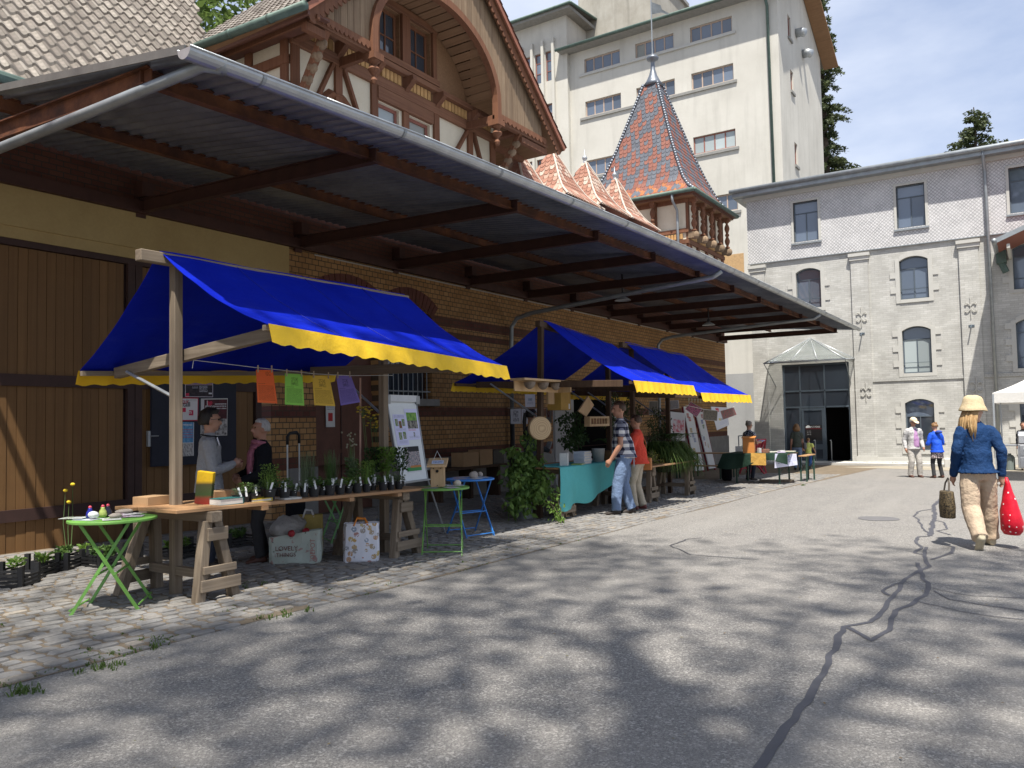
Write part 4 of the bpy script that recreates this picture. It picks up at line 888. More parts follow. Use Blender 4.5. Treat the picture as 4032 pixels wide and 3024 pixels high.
# ------------------------------------------------------------------ grey brick mill closing the yard
MX = 36.0; Pm = PX(MX)
ml = thing('grey_mill', 'grey brick mill with shingled top storey and tall arched windows across the yard', 'building', (37, 4, gz(36)))
cols = ((7.55, 8.58), (3.42, 4.47), (-.55, .53), (-4.6, -3.55), (-8.6, -7.55))
ops = [(6.55, 9.33, -.44, 3.83, 0)]
for i, (a, b) in enumerate(cols):
    ops += [(a, b, 6.24, 7.82, .17)]
    if i > 0: ops += [(a, b, 3.22, 4.95, .17), (a, b, .10, 2.0, .17)]
mb = MB(); wall(mb, Pm, -12, 10.56, -.6, 8.46, ops, .22); mb.add([(MX, 10.56, -.6), (MX+14, 10.56, -.6), (MX+14, 10.56, 8.46), (MX, 10.56, 8.46)], [(0, 1, 2, 3)]); mb.obj('brick_wall', m_gbrick, ml)
top = [(a, b, 9.17, 10.92, 0) for a, b in cols]
mb = MB(); wall(mb, PX(MX-.07), -12, 10.62, 8.46, 11.45, top, .2, 0); mb.add([(MX-.07, -12, 8.46), (MX+.1, -12, 8.46), (MX+.1, 10.62, 8.46), (MX-.07, 10.62, 8.46)], [(0, 1, 2, 3)])
mb.add([(MX-.07, 10.62, 8.46), (MX+14, 10.62, 8.46), (MX+14, 10.62, 11.45), (MX-.07, 10.62, 11.45)], [(0, 1, 2, 3)]); mb.obj('shingle_wall', m_shin, ml)
MB().bx(MX-.09, MX-.02, -12, 10.64, 8.43, 8.462).obj('drip_edge', m_zincd, ml)
for i, (a, b) in enumerate(cols):
    f = window(ml, Pm, a, b, 9.17, 10.92, .06, (.5,), (.72,), .05, m_bframe, m_glassm)
    mb = MB()
    for (u0, u1, v0, v1) in ((a-.1, a, 9.08, 11.02), (b, b+.1, 9.08, 11.02), (a, b, 10.92, 11.02)): mb.prism([(u0, v0), (u1, v0), (u1, v1), (u0, v1)], PX(MX-.07), -.035, .1)
    mb.obj('window_surround', m_ptrim, f)
    MB().prism([(a-.12, 9.05), (b+.12, 9.05), (b+.12, 9.12), (a-.12, 9.12)], PX(MX-.07), -.08, .1).obj('window_sill', m_zincd, f)
    rows_ = [(6.24, 7.82)]+([(3.22, 4.95), (.10, 2.0)] if i else [])
    for z0, z1 in rows_:
        f = window(ml, Pm, a, b, z0, z1, .15, (.5,), (.80 if z0 > .5 else .72,), .05, m_bframe, m_glassm if z0 > .5 else m_glass, .17, gmf=(lambda p, z0=z0, i=i: (m_glassl if (z0 > 3 and z0 < 4 and i == 1 and p < 2) else (m_glass if z0 < .5 and p < 2 else m_glassm))))
        MB().prism([(a, z0+.42), (b, z0+.42), (b, z0+.44), (a, z0+.44)], Pm, .09, .11).obj('safety_rail', m_bframe, f)
        mb = MB(); seg = 10; w = .2
        for k in range(seg):
            ua, ub = a+(b-a)*k/seg, a+(b-a)*(k+1)/seg
            mb.prism([(ua, arcz(ua, a, b, z1, .17)), (ub, arcz(ub, a, b, z1, .17)), (ub, arcz(ub, a, b, z1, .17)+w), (ua, arcz(ua, a, b, z1, .17)+w)], Pm, -.035, .02)
        for u0, u1 in ((a-.16, a), (b, b+.16)): mb.prism([(u0, z0-.14), (u1, z0-.14), (u1, z1+.12), (u0, z1+.12)], Pm, -.033, .02)
        mb.prism([(a, z0-.14), (b, z0-.14), (b, z0), (a, z0)], Pm, -.045, .02); mb.obj('window_surround', m_ptrim, f)
        for k in range(3):
            zq = z0+.28+k*.62
            if zq+.24 > z1+.12: continue
            for u0, u1 in ((a-.36, a-.16), (b+.16, b+.36)): MB().prism([(u0, zq), (u1, zq), (u1, zq+.24), (u0, zq+.24)], Pm, -.034, .02).obj('quoin', m_ptrim, f)
for a, b in ((9.92, 10.56), (5.64, 6.31), (1.65, 2.32), (-2.4, -1.73), (-6.4, -5.73)):
    MB().prism([(a, -.6), (b, -.6), (b, 8.08), (a, 8.08)], Pm, -.10, .02).obj('pilaster', m_gbrick, ml)
    mb = MB(); mb.prism([(a-.05, 8.06), (b+.05, 8.06), (b+.05, 8.22), (a-.05, 8.22)], Pm, -.15, .02); mb.prism([(a-.08, 8.22), (b+.08, 8.22), (b+.08, 8.35), (a-.08, 8.35)], Pm, -.2, .02); mb.obj('pilaster_capital', m_ptrim, ml)
    MB().prism([(a-.06, -.6), (b+.06, -.6), (b+.06, -.15), (a-.06, -.15)], Pm, -.15, .02).obj('pilaster_base', m_ptrim, ml)
for a, b in ((2.32, 5.64), (-1.73, 1.65), (-5.73, -2.4)): MB().prism([(a, 2.93), (b, 2.93), (b, 3.06), (a, 3.06)], Pm, -.045, .02).obj('string_course', m_gtrim, ml)
MB().prism([(-12, -.6), (6.3, -.6), (6.3, -.2), (-12, -.2)], Pm, -.06, .02).obj('mill_plinth', m_ptrim, ml)
# scroll-shaped wall anchors
for (y, z) in ((5.96, 5.66), (1.985, 5.69), (5.9, 2.53), (1.92, 2.57), (-2.05, 5.69)):
    mb = MB(); mb.tube([(MX-.13, y, z-.42), (MX-.13, y, z+.42)], .016, 6)
    for sy in (-1, 1):
        for sz in (-1, 1):
            pts = [(MX-.135, y, z+sz*.03), (MX-.135, y+sy*.03, z+sz*.10), (MX-.135, y+sy*.09, z+sz*.17), (MX-.135, y+sy*.16, z+sz*.185), (MX-.135, y+sy*.20, z+sz*.15), (MX-.135, y+sy*.19, z+sz*.105), (MX-.135, y+sy*.155, z+sz*.10), (MX-.135, y+sy*.145, z+sz*.13)]
            mb.tube(pts, .017, 6)
    mb.obj('wall_anchor', m_ptrim, ml)
for y, z in ((5.96, 4.9), (1.985, 4.9)):
    mb = MB(); mb.tube([(MX-.1, y, z+.1), (MX-.35, y+.02, z-.05)], .025, 6); mb.bx(MX-.12, MX-.08, y-.1, y+.1, z+.02, z+.1); mb.obj('spotlight', m_bframe, ml)
# cornice, gutter, roof, downpipes
mb = MB(); mb.bx(MX-.2, MX+.1, -12, 10.75, 11.30, 11.46); mb.obj('cornice', m_ptrim, ml)
mb = MB(); mb.bx(MX-.62, MX+.1, -12, 11.1, 11.46, 11.62); mb.obj('eave', m_zincd, ml)
mb = MB(); mb.tube([(MX-.66, -12, 11.68), (MX-.66, 11.2, 11.72)], .10, 10); mb.obj('gutter', m_zincd, ml, smooth=True)
mb = MB(); mb.add([(MX-.66, -12, 11.66), (MX-.66, 11.2, 11.66), (MX+5, 9.0, 12.7), (MX+5, -12, 12.7)], [(0, 1, 2, 3)]); mb.add([(MX-.66, 11.2, 11.66), (MX+14, 11.2, 11.66), (MX+14, 9.0, 12.7), (MX+5, 9.0, 12.7)], [(0, 1, 2, 3)]); mb.bx(MX-.3, MX+14, 10.62, 11.1, 11.44, 11.6); mb.obj('roof', m_zincd, ml)
for y in (1.27, -8.0):
    mb = MB(); mb.tube([(MX-.62, y+.05, 11.62), (MX-.5, y+.05, 11.3), (MX-.2, y+.04, 11.05), (MX-.18, y+.03, 10.9), (MX-.18, y-.02, .5)], .062, 10); d_ = mb.obj('downpipe', m_zincd, ml, smooth=True)
    mb = MB(); mb.tube([(MX-.18, y-.02, .8), (MX-.18, y-.02, -.5)], .075, 10); mb.obj('pipe_boot', m_iron, d_, smooth=True)
# glazed entrance ------------------------------------------------------
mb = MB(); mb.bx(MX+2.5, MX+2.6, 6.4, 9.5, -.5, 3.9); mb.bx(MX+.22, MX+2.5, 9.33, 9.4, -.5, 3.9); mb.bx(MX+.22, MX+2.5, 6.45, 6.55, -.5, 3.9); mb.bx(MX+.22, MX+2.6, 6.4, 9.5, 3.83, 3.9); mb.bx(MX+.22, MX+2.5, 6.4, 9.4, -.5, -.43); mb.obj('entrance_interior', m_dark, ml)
mb = MB(); gl = MB(); D0, D1 = .12, .19
us = [6.55, 6.80, 7.58, 8.60, 9.10, 9.33]; box_ = lambda u0, u1, v0, v1, q=None: (q or mb).prism([(u0, v0), (u1, v0), (u1, v1), (u0, v1)], Pm, D0, D1)
for u in (6.55, 9.25): box_(u, u+.08, -.43, 3.83)
for z in (3.75, 2.62, 1.92): box_(6.63, 9.25, z, z+.07)
for u in (7.56, 8.58): box_(u, u+.06, 1.99, 3.75)
for z0, z1 in ((-.43, 1.92),): box_(8.60, 8.68, z0, z1); box_(7.58, 7.64, z0, z1)
ent = mb.obj('entrance_screen', m_bframe, ml)
for u0, u1 in ((6.63, 7.56), (7.62, 8.58), (8.64, 9.25)):
    for z0, z1 in ((1.99, 2.62), (2.69, 3.75)): MB().prism([(u0, z0), (u1, z0), (u1, z1), (u0, z1)], Pm, .15, .16).obj('pane', m_glass, ent)
MB().prism([(8.68, -.4), (9.25, -.4), (9.25, 1.92), (8.68, 1.92)], Pm, .15, .16).obj('pane', m_glass, ent)
mb = MB()
for u0, u1, v0, v1 in ((7.64, 7.74, -.4, 1.9), (8.48, 8.58, -.4, 1.9), (7.74, 8.48, 1.8, 1.9), (7.74, 8.48, -.4, -.28), (7.74, 8.48, .12, .34)): mb.prism([(u0, v0), (u1, v0), (u1, v1), (u0, v1)], Pm, .1, .16)
dl = mb.obj('entrance_door', m_bframe, ent)
ent2 = dl
MB().prism([(7.74, -.28), (8.48, -.28), (8.48, 1.8), (7.74, 1.8)], Pm, .13, .14).obj('pane', m_glass, ent)
mp_ = MB(); mp_.prism([(7.76, .5), (8.44, .5), (8.44, 1.18), (7.76, 1.18)], Pm, .118, .128); plate = mp_.obj('entrance_sign', mat('dark sign plate', (.02, .018, .018), .4, .1), ent)
m_white = mat('white lettering', (.75, .75, .73), .6, .05, 5, 0); m_redl = mat('red sign line', (.25, .02, .03), .6, .05, 5, 0)
tx = lambda s_, size, y, z, w=1.0: text('sign_lettering', s_, size, (MX+.116, y, z), (0, -1, 0), (0, 0, 1), m_white, ent, font_w=w)
tx('ALTE MÜHLE', .105, 8.20, 1.06, .62); 
MB().prism([(8.22, 1.05), (8.42, 1.05), (8.42, 1.12), (8.32, 1.17), (8.22, 1.12)], Pm, .114, .118).obj('sign_emblem', m_white, ent)
MB().prism([(7.77, 1.0), (8.43, 1.0), (8.43, 1.02), (7.77, 1.02)], Pm, .114, .118).obj('sign_rule', m_redl, ent)
for k in range(3): tx('mmmm mmm mmmm'[:13-2*k].replace('m', '▪') if False else 'ıııııııı ıııııııı', .05, 8.38, .90-k*.075, .9)
mb = MB()
for u in (7.35, 8.0):
    mb.tube([(MX-.1, u, -.4), (MX-.1, u, .42), (MX-.12, u, .52), (MX-.3, u, .52)], .022, 8)
mb.obj('handrail', m_zinc, ent, smooth=True)
mb = MB(); mb.bx(MX+.9, MX+.95, 6.62, 6.7, -.43, 1.9); mb.bx(MX+.16, MX+.95, 6.62, 6.68, 1.82, 1.9); mb.bx(MX+.16, MX+.95, 6.62, 6.68, -.43, -.3); mb.obj('open_door_leaf', m_bframe, ent)
# glass canopy over the entrance
apx = (MX-.05, 8.06, 4.93); cor = [(MX-.05, 9.85, 3.94), (MX-1.25, 9.75, 3.86), (MX-1.25, 6.45, 3.86), (MX-.05, 6.3, 3.94)]
ga = MB()
fr = MB()
for c in cor: fr.tube([apx, c], .028, 6)
for t in (.33, .67): fr.tube([apx, Vector(cor[1]).lerp(Vector(cor[2]), t)], .022, 6)
for a, b in zip(cor, cor[1:]): fr.tube([a, b], .03, 6)
cano = fr.obj('entrance_canopy', m_zinc, ml, smooth=True)
m_cg = N('canopy glass'); m_cg.b.inputs['Transmission Weight'].default_value = .75; m_cg.b.inputs['Alpha'].default_value = .45; m_cglass = m_cg.out((.62, .68, .66), .08, 0, .8)
br = [cor[0], cor[1], tuple(Vector(cor[1]).lerp(Vector(cor[2]), .33)), tuple(Vector(cor[1]).lerp(Vector(cor[2]), .67)), cor[2], cor[3]]
for a, b in zip(br, br[1:]):
    m_ = MB(); up = Vector((0, 0, .012)); m_.add([apx, a, b]+[tuple(Vector(q)+up) for q in (apx, a, b)], [(0, 1, 2), (5, 4, 3), (0, 3, 4, 1), (1, 4, 5, 2), (2, 5, 3, 0)]); m_.obj('canopy_pane', m_cglass, cano)
mb = MB(); mb.tube([cor[1], (MX, 9.6, 2.9)], .018, 6); mb.tube([cor[2], (MX, 6.5, 2.9)], .018, 6); mb.obj('canopy_stay', m_zincd, cano)
# step, gravel strip and kerb at the foot of the mill
mb = MB(); mb.bx(34.9, 36, 6.0, 9.9, -.6, -.36); mb.bx(35.3, 36, 2.2, 6.0, -.6, -.34); st = mb.obj('entrance_step', m_kerb, ml)
mb = MB(); mb.bx(33.5, 33.68, 2.0, 10.2, -.6, gz(33.5)+.09); k_ = mb.obj('kerb', m_kerb); k_['kind'] = 'structure'
gv = MB()
for i in range(1500):
    x, y = rnd.uniform(33.7, 34.85 if rnd.random() < .6 else 35.25), rnd.uniform(2.1, 9.9)
    if x > 34.9 and y > 5.9: continue
    s_ = rnd.uniform(.03, .065); gv.sph((x, y, gz(x)+.05), (s_, s_*rnd.uniform(.7, 1.2), s_*.6), 6, 4)
o = gv.obj('gravel_strip', m_island('white gravel', [(0, (.55, .54, .51)), (.6, (.42, .41, .39)), (1, (.62, .61, .58))], .9, .3, 20, (.4, .39, .36)), recalc=False); o['kind'] = 'stuff'; tag(o, 'strip of white gravel along the foot of the mill', 'gravel')
mb = MB(); mb.bx(33.05, 33.65, 2.2, 2.9, -.5, gz(33)+.32); o = mb.obj('stone_block', mat('pale stone block', (.48, .47, .44), .9, .15, 4, .4, 30), bevel=.04); tag(o, 'pale stone block at the end of the gravel strip', 'stone')
mb = MB(); mb.add([(28, -8, gz(28)+.006), (34, -8, gz(34)+.006), (35.9, 2.1, gz(35.9)+.006), (32.0, 6.2, gz(32)+.006), (30.5, 2.1, gz(30.5)+.006)], [(0, 1, 2, 3, 4)]); o = mb.obj('gravel_path', mat('sandy yard edge', (.30, .265, .205), .95, .25, 2, .5, 60), recalc=False); o['kind'] = 'structure'
# wing of the mill on the right: projecting porch roof
pr = thing('porch_roof', 'tiled porch roof with boxed gutter at the right edge of the mill', 'porch', (33.5, -2, 6.8))
mb = MB(); mb.add([(33.2, .95, 7.75), (36, .95, 7.75), (36, -3, 9.35), (33.2, -3, 9.35)], [(0, 1, 2, 3)]); mb.add([(33.2, .95, 7.65), (36, .95, 7.65), (36, -3, 9.25), (33.2, -3, 9.25)], [(3, 2, 1, 0)]); mb.obj('roof_tiles', m_tiler, pr)
mb = MB(); mb.beam((33.2, .98, 7.68), (33.2, -3, 9.3), .06, .16); mb.obj('barge_board', m_zincd, pr)
mb = MB(); mb.tube([(33.1, 1.02, 7.68), (36, 1.02, 7.7)], .09, 8); mb.obj('gutter', m_zincd, pr, smooth=True)
mb = MB(); mb.bx(35.5, 35.9, .72, 1.05, 7.25, 7.75); mb.tube([(35.7, .9, 7.3), (35.7, .75, 6.9)], .12, 8); mb.obj('rain_hopper', m_verd, pr)
mb = MB(); mb.bx(33.3, 33.5, -2.9, -2.7, -.5, 9.0); mb.bx(33.3, 36, .55, .65, 7.4, 7.55); mb.obj('post', m_ptrim, pr)
# ------------------------------------------------------------------ concrete silo building behind
CX = 46.0; Pc = PX(CX)
ct = thing('concrete_silo', 'tall pale concrete mill tower with rows of four-pane windows behind the turret', 'building', (50, 20, gz(46)))
wc = ((21.37, 23.94), (17.74, 20.3), (14.1, 16.68)); rows_ = ((24.38, 25.3), (21.45, 22.45), (17.46, 18.52), (13.7, 14.73))
ops = [(a, b, z0, z1, 0) for a, b in wc for z0, z1 in rows_]
mb = MB(); wall(mb, Pc, 11.46, 25.05, -.6, 26.1, ops, .25)
sops = [(48.3, 49.0, 24.2, 25.6, 0), (48.5, 49.2, 21.0, 22.3, 0), (48.9, 49.6, 16.6, 18.0, 0)]
wall(mb, PY(11.46), 46, 57, -.6, 26.1, sops, .25); mb.add([(46, 11.46, 26.1), (57, 11.46, 26.1), (51.5, 11.46, 29.0)], [(0, 1, 2)])
mb.add([(57, 11.46, -.6), (57, 32, -.6), (57, 32, 26.1), (57, 11.46, 26.1)], [(0, 1, 2, 3)])
mb.obj('concrete_wall', m_conc, ct)
for j, (z0, z1) in enumerate(rows_):
    MB().prism([(13.9, z0-.22), (24.3, z0-.22), (24.3, z0-.06), (13.9, z0-.06)], Pc, -.10, .02).obj('sill_band', m_ptrim if j == 0 else m_sill, ct)
    for i, (a, b) in enumerate(wc): window(ct, Pc, a, b, z0, z1, .12, (.25, .5, .75), (), .07, m_rframe if (j == 2 and i == 2) else m_wframe, m_glassm, gmf=(lambda p, i=i, j=j: m_glassl if (i == 2 and j == 2) else (m_glassp if (i == 1 and j == 0 and p == 3) else m_glassm)), bar=.07)
for a, b, z0, z1, _ in sops:
    f = window(ct, PY(11.46), a, b, z0, z1, .1, (.5,), (), .07, m_rframe, m_glass); MB().prism([(a-.1, z0-.15), (b+.1, z0-.15), (b+.1, z0), (a-.1, z0)], PY(11.46), -.1, .02).obj('window_sill', m_sill, f)
for x, z in ((50.3, 25.2), (51.9, 24.5)):
    mb = MB(); mb.tube([(x, 11.46, z), (x, 11.15, z), (x-.05, 10.95, z-.12)], .27, 12); mb.obj('vent_duct', m_zinc, ct, smooth=True)
mb = MB(); mb.add([(CX-.9, 10.9, 26.05), (CX-.9, 25.6, 26.05), (51.5, 25.6, 29.0), (51.5, 10.9, 29.0)], [(0, 1, 2, 3)]); mb.add([(51.5, 10.9, 29.0), (51.5, 25.6, 29.0), (58, 25.6, 25.8), (58, 10.9, 25.8)], [(0, 1, 2, 3)]); mb.obj('roof', m_tile, ct)
mb = MB(); mb.bx(CX-.85, CX+.05, 10.95, 25.5, 25.9, 26.0); mb.obj('eave_soffit', m_sill, ct)
for a, b in (((CX-.9, 10.95, 25.95), (51.5, 10.95, 28.9)), ((51.5, 10.95, 28.9), (58, 10.95, 25.7))):
    mb = MB(); mb.beam(a, b, .95, .10); mb.obj('verge_soffit', m_timbo, ct)
mb = MB(); mb.tube([(CX-.92, 10.9, 26.0), (CX-.92, 25.6, 26.0)], .10, 8); mb.obj('gutter', m_verd, ct, smooth=True)
mb = MB(); mb.tube([(CX-.7, 12.05, 25.9), (CX-.12, 12.0, 25.2), (CX-.12, 11.9, 5)], .085, 8); mb.obj('downpipe', m_verd, ct, smooth=True)
# stair tower with fins
SX = 45.7; Ps = PX(SX)
swin = [(26.15, 26.72, z0, z1, 0) for z0, z1 in ((24.4, 26.45), (20.8, 22.85), (17.2, 19.2))]+[(27.0, 27.55, z0, z1, 0) for z0, z1 in ((24.4, 26.45), (20.8, 22.85), (17.2, 19.2))]+[(27.85, 28.4, z0, z1, 0) for z0, z1 in ((24.4, 26.45), (20.8, 22.85), (17.2, 19.2))]
mb = MB(); wall(mb, Ps, 25.05, 34, -.6, 28.55, swin, .25); mb.add([(SX, 25.05, -.6), (52, 25.05, -.6), (52, 25.05, 28.55), (SX, 25.05, 28.55)], [(0, 1, 2, 3)]); mb.obj('stair_wall', m_conc, ct)
for a, b, z0, z1, _ in swin: window(ct, Ps, a, b, z0, z1, .14, (), (.35, .7), .06, m_rframe, m_glassm)
for y in (26.05, 26.86, 27.7, 28.55): MB().prism([(y-.09, 6), (y+.09, 6), (y+.09, 27.2), (y-.09, 27.2)], Ps, -.22, .02).obj('concrete_fin', m_conc, ct)
mb = MB(); mb.add([(SX-.9, 24.3, 28.75), (SX-.9, 35, 28.75), (SX+6, 35, 29.6), (SX+6, 24.3, 29.6)], [(0, 1, 2, 3)]); mb.bx(SX-.8, SX+6, 24.4, 34.9, 28.5, 28.72); mb.obj('stair_roof', m_sill, ct)
mb = MB(); mb.tube([(SX-.9, 24.25, 28.75), (SX-.9, 35, 28.75)], .1, 8); mb.tube([(SX-.9, 24.25, 28.75), (SX+6, 24.25, 29.5)], .09, 8); mb.obj('stair_gutter', m_verd, ct, smooth=True)
mb = MB(); mb.bx(48.5, 55, 20.2, 25.6, 26, 31.6); mb.obj('roof_block', m_conc_d, ct); MB().bx(48.35, 55.2, 20.0, 25.8, 31.6, 31.85).obj('roof_block_coping', m_sill, ct)
mb = MB(); mb.tube([(49.5, 24.2, 31.8), (49.5, 24.2, 34)], .05, 6); mb.tube([(49.5, 23.9, 31.8), (49.5, 23.9, 33.6)], .05, 6); mb.obj('antenna', m_zincd, ct)
# grey lower wall seen through the gap between warehouse and mill
mb = MB(); mb.bx(CX-.02, CX-.005, 11.46, 20, -.6, 4.1); mb.obj('lower_render', m_greyren, ct)
mb = MB(); mb.prism([(13.85, 9.6), (15.15, 9.6), (15.15, 11.1), (13.85, 11.1)], Pc, -.03, .01); mb.obj('board_patch', mat('chipboard panel', (.42, .27, .13), .8, .25, 9, .3, 25), ct); MB().prism([(13.8, 9.42), (15.2, 9.42), (15.2, 9.58), (13.8, 9.58)], Pc, -.08, .02).obj('sill_band', m_sill, ct)
# ------------------------------------------------------------------ trees
def leaf_quads(mb, c, r, n, size, rg, flat=1.0, droop=0):
    for i in range(n):
        while True:
            p = Vector((rg.uniform(-1, 1), rg.uniform(-1, 1), rg.uniform(-1, 1)))
            if p.length <= 1: break
        p = Vector((p.x*r[0], p.y*r[1], p.z*r[2])); q = Vector(c)+p
        a = Vector((rg.uniform(-1, 1), rg.uniform(-1, 1), rg.uniform(-.6, .6))).normalized(); b = a.cross(Vector((rg.uniform(-1, 1), rg.uniform(-1, 1), rg.uniform(-1, 1)))).normalized()
        s_ = size*rg.uniform(.6, 1.3); mb.add([q-a*s_, q+b*s_*.42, q+a*s_, q-b*s_*.42], [(0, 1, 2, 3)])
def broad_tree(name, label, x, y, h, cr, seed, lsize=.11, nclump=70, nleaf=75, cz=.72, gname='trees', ck=.23):
    rg = random.Random(seed); t = thing(name, label, 'tree', (x, y, gz(max(-30, min(60, x)))), gname); z0 = gz(max(-30, min(60, x)))
    mb = MB(); tp = [Vector((x, y, z0))]
    for k in range(1, 7): tp.append(Vector((x+rg.uniform(-.25, .25), y+rg.uniform(-.25, .25), z0+h*.8*k/6)))
    mb.tube(tp, [h*.026*(1-.75*k/6) for k in range(7)], 9); cl = []
    for i in range(nclump):
        while True:
            p = Vector((rg.uniform(-1, 1), rg.uniform(-1, 1), rg.uniform(-1, 1)))
            if .35 < p.length <= 1: break
        c = Vector((x+p.x*cr, y+p.y*cr, z0+h*cz+p.z*cr*.75)); cl.append(c)
    for c in cl[::3]:
        b0 = tp[rg.randint(2, 5)]; mid = b0.lerp(c, .5)+Vector((0, 0, rg.uniform(0, .4))); mb.tube([b0, mid, c], [.022*h/10, .014*h/10, .006], 5)
    mb.obj('trunk', m_bark, t); lv = MB()
    for c in cl: leaf_quads(lv, c, (cr*ck, cr*ck, cr*ck*.65), nleaf, lsize, rg)
    lv.obj('crown', m_green1, t, recalc=False); return t
def conifer(label, x, y, h, rad, seed, z_from=.1, dens=1.0, bare=0, pw_=.75):
    rg = random.Random(seed); z0 = gz(60); t = thing('conifer_tree', label, 'tree', (x, y, z0), 'conifers behind the mill'); mb = MB(); mb.tube([(x, y, z0), (x+.1, y, z0+h*.6), (x, y+.05, z0+h)], [h*.018, h*.01, .03], 7); lv = MB(); k = 0
    nl = int(h*2.6*dens)
    for i in range(nl):
        f = z_from+(1-z_from)*i/nl; zz = z0+h*f; L_ = rad*(1-f)**pw_*rg.uniform(.5, 1.15)+.25; nb = 5
        for j in range(nb):
            a = rg.uniform(0, 6.28)
            if bare and rg.random() < bare: continue
            d = Vector((math.cos(a), math.sin(a), 0)); tip = Vector((x, y, zz))+d*L_+Vector((0, 0, -.18*L_+.1*f)); mid = Vector((x, y, zz))+d*L_*.5+Vector((0, 0, .05*L_)); mb.tube([(x, y, zz), mid, tip], [.03, .02, .006], 4)
            m_ = max(5, int(L_*9))
            for q in range(m_):
                t_ = .2+.8*q/m_; p = Vector((x, y, zz)).lerp(mid, t_*2) if t_ < .5 else mid.lerp(tip, t_*2-1); leaf_quads(lv, p+Vector((0, 0, -.12)), (.22, .22, .22), 9, .13, rg)
    mb.obj('trunk', m_bark, t); lv.obj('crown', m_conif, t, recalc=False); return t
conifer('tall dark conifer beside the concrete tower', 61.0, 12.2, 34, 3.3, 3, .3, .75, .1, .6)
conifer('conifer top showing above the mill roof', 56.0, 2.4, 21.0, 4.6, 5, .5, .8, .45, .5)
broad_tree('broadleaf_tree', 'light green leafy tree behind the tiled roof', 18.2, 27, 21, 4.2, 11, .22, 60, 60, .8, 'leafy trees')
# tall trees standing to the right of the viewer: their crowns dapple the yard
broad_tree('broadleaf_tree', 'tall leafy tree beside the viewer shading the asphalt', -2.8, -1.9, 26, 5.2, 21, .15, 54, 92, .78, 'leafy trees', .34)
broad_tree('broadleaf_tree', 'leafy tree behind the viewer shading the near cobbles', -5.4, 1.2, 25, 4.2, 22, .15, 36, 85, .78, 'leafy trees', .32)
broad_tree('broadleaf_tree', 'slender leafy tree at the right shading the road edge', 1.9, -5.2, 23.0, 3.0, 23, .13, 24, 80, .78, 'leafy trees', .3)
# ------------------------------------------------------------------ people
def m_skin(name, c):
    k = N(name); v = k.coord('Object'); n = k.noise(v, 14, 4); k.b.inputs['Subsurface Weight'].default_value = .08; k.b.inputs['Subsurface Radius'].default_value = (.02, .008, .005)
    k.bump(k.noise(v, 90, 3), .1, .002); return k.out(k.mix(n, dk(c, .85), tuple(min(1, x*1.12) for x in c)), .5, 0, .35)
m_sk = m_skin('skin', (.46, .26, .18)); m_sk2 = m_skin('tanned skin', (.40, .205, .135))
def m_plaid():
    k = N('plaid shirt'); v = k.coord('Object'); s = k.n('ShaderNodeSeparateXYZ'); k.l(v, s.inputs[0])
    def stripe(x, f, lo): return k.math('GREATER_THAN', k.math('FRACT', k.math('MULTIPLY', x, f)), lo)
    a = stripe(s.outputs[2], 8.2, .5); b = stripe(k.math('ADD', k.math('MULTIPLY', s.outputs[0], .75), k.math('MULTIPLY', s.outputs[1], .75)), 8.2, .5)
    t = k.math('MULTIPLY', k.math('ADD', a, b), .5); c = k.ramp(t, [(.0, (.62, .61, .60)), (.34, (.17, .175, .22)), (.7, (.012, .015, .035))]); k.t.nodes[-1]
    cr = [n for n in k.t.nodes if n.type == 'VALTORGB'][-1]; cr.color_ramp.interpolation = 'CONSTANT'
    w = k.noise(v, 9, 3); k.bump(w, .4, .03); return k.out(c, .8, 0, .2)
def m_spots(name, base, dot, sc, thr, rough=.6, style='dots'):
    k = N(name); v = k.coord('Object'); vo = k.n('ShaderNodeTexVoronoi'); vo.inputs['Scale'].default_value = sc; vo.inputs['Randomness'].default_value = .35 if style == 'dots' else 1.0
    vv = v
    if style != 'dots':
        n = k.noise(v, sc*1.2, 2, .5, 'Color'); vm = k.n('ShaderNodeVectorMath', operation='MULTIPLY_ADD'); k.l(n, vm.inputs[0]); vm.inputs[1].default_value = (.06, .06, .06); k.l(v, vm.inputs[2]); vv = vm.outputs[0]
    k.l(vv, vo.inputs['Vector']); d = vo.outputs['Distance']
    f = k.math('LESS_THAN', d, thr) if style == 'dots' else k.math('MULTIPLY', k.math('GREATER_THAN', d, thr*.45), k.math('LESS_THAN', d, thr))
    k.bump(k.noise(v, 7, 3), .5, .03); return k.out(k.mix(f, base, dot), rough, 0, .3)
def m_hair(name, c, c2):
    k = N(name); v = k.coord('Object', (60, 60, 5)); n = k.noise(v, 1.0, 4); n2 = k.noise(k.coord('Object'), 12, 3); cc = k.mix(k.ramp(n, [(.3, 0.0), (.7, 1.0)]), c, c2); cc = k.mix(k.math('MULTIPLY', n2, .4), cc, dk(c, .5)); k.bump(n, .8, .012); return k.out(cc, .5, 0, .4)
h_black = m_hair('black hair', (.010, .008, .007), (.03, .024, .02)); h_white = m_hair('white hair', (.36, .35, .34), (.62, .61, .60)); h_brown = m_hair('brown hair', (.045, .024, .014), (.11, .062, .034)); h_blond = m_hair('blond hair', (.34, .19, .075), (.62, .42, .20)); h_ginger = m_hair('light brown hair', (.17, .085, .035), (.33, .19, .085)); h_grey = m_hair('grey brown hair', (.12, .09, .07), (.25, .20, .16))
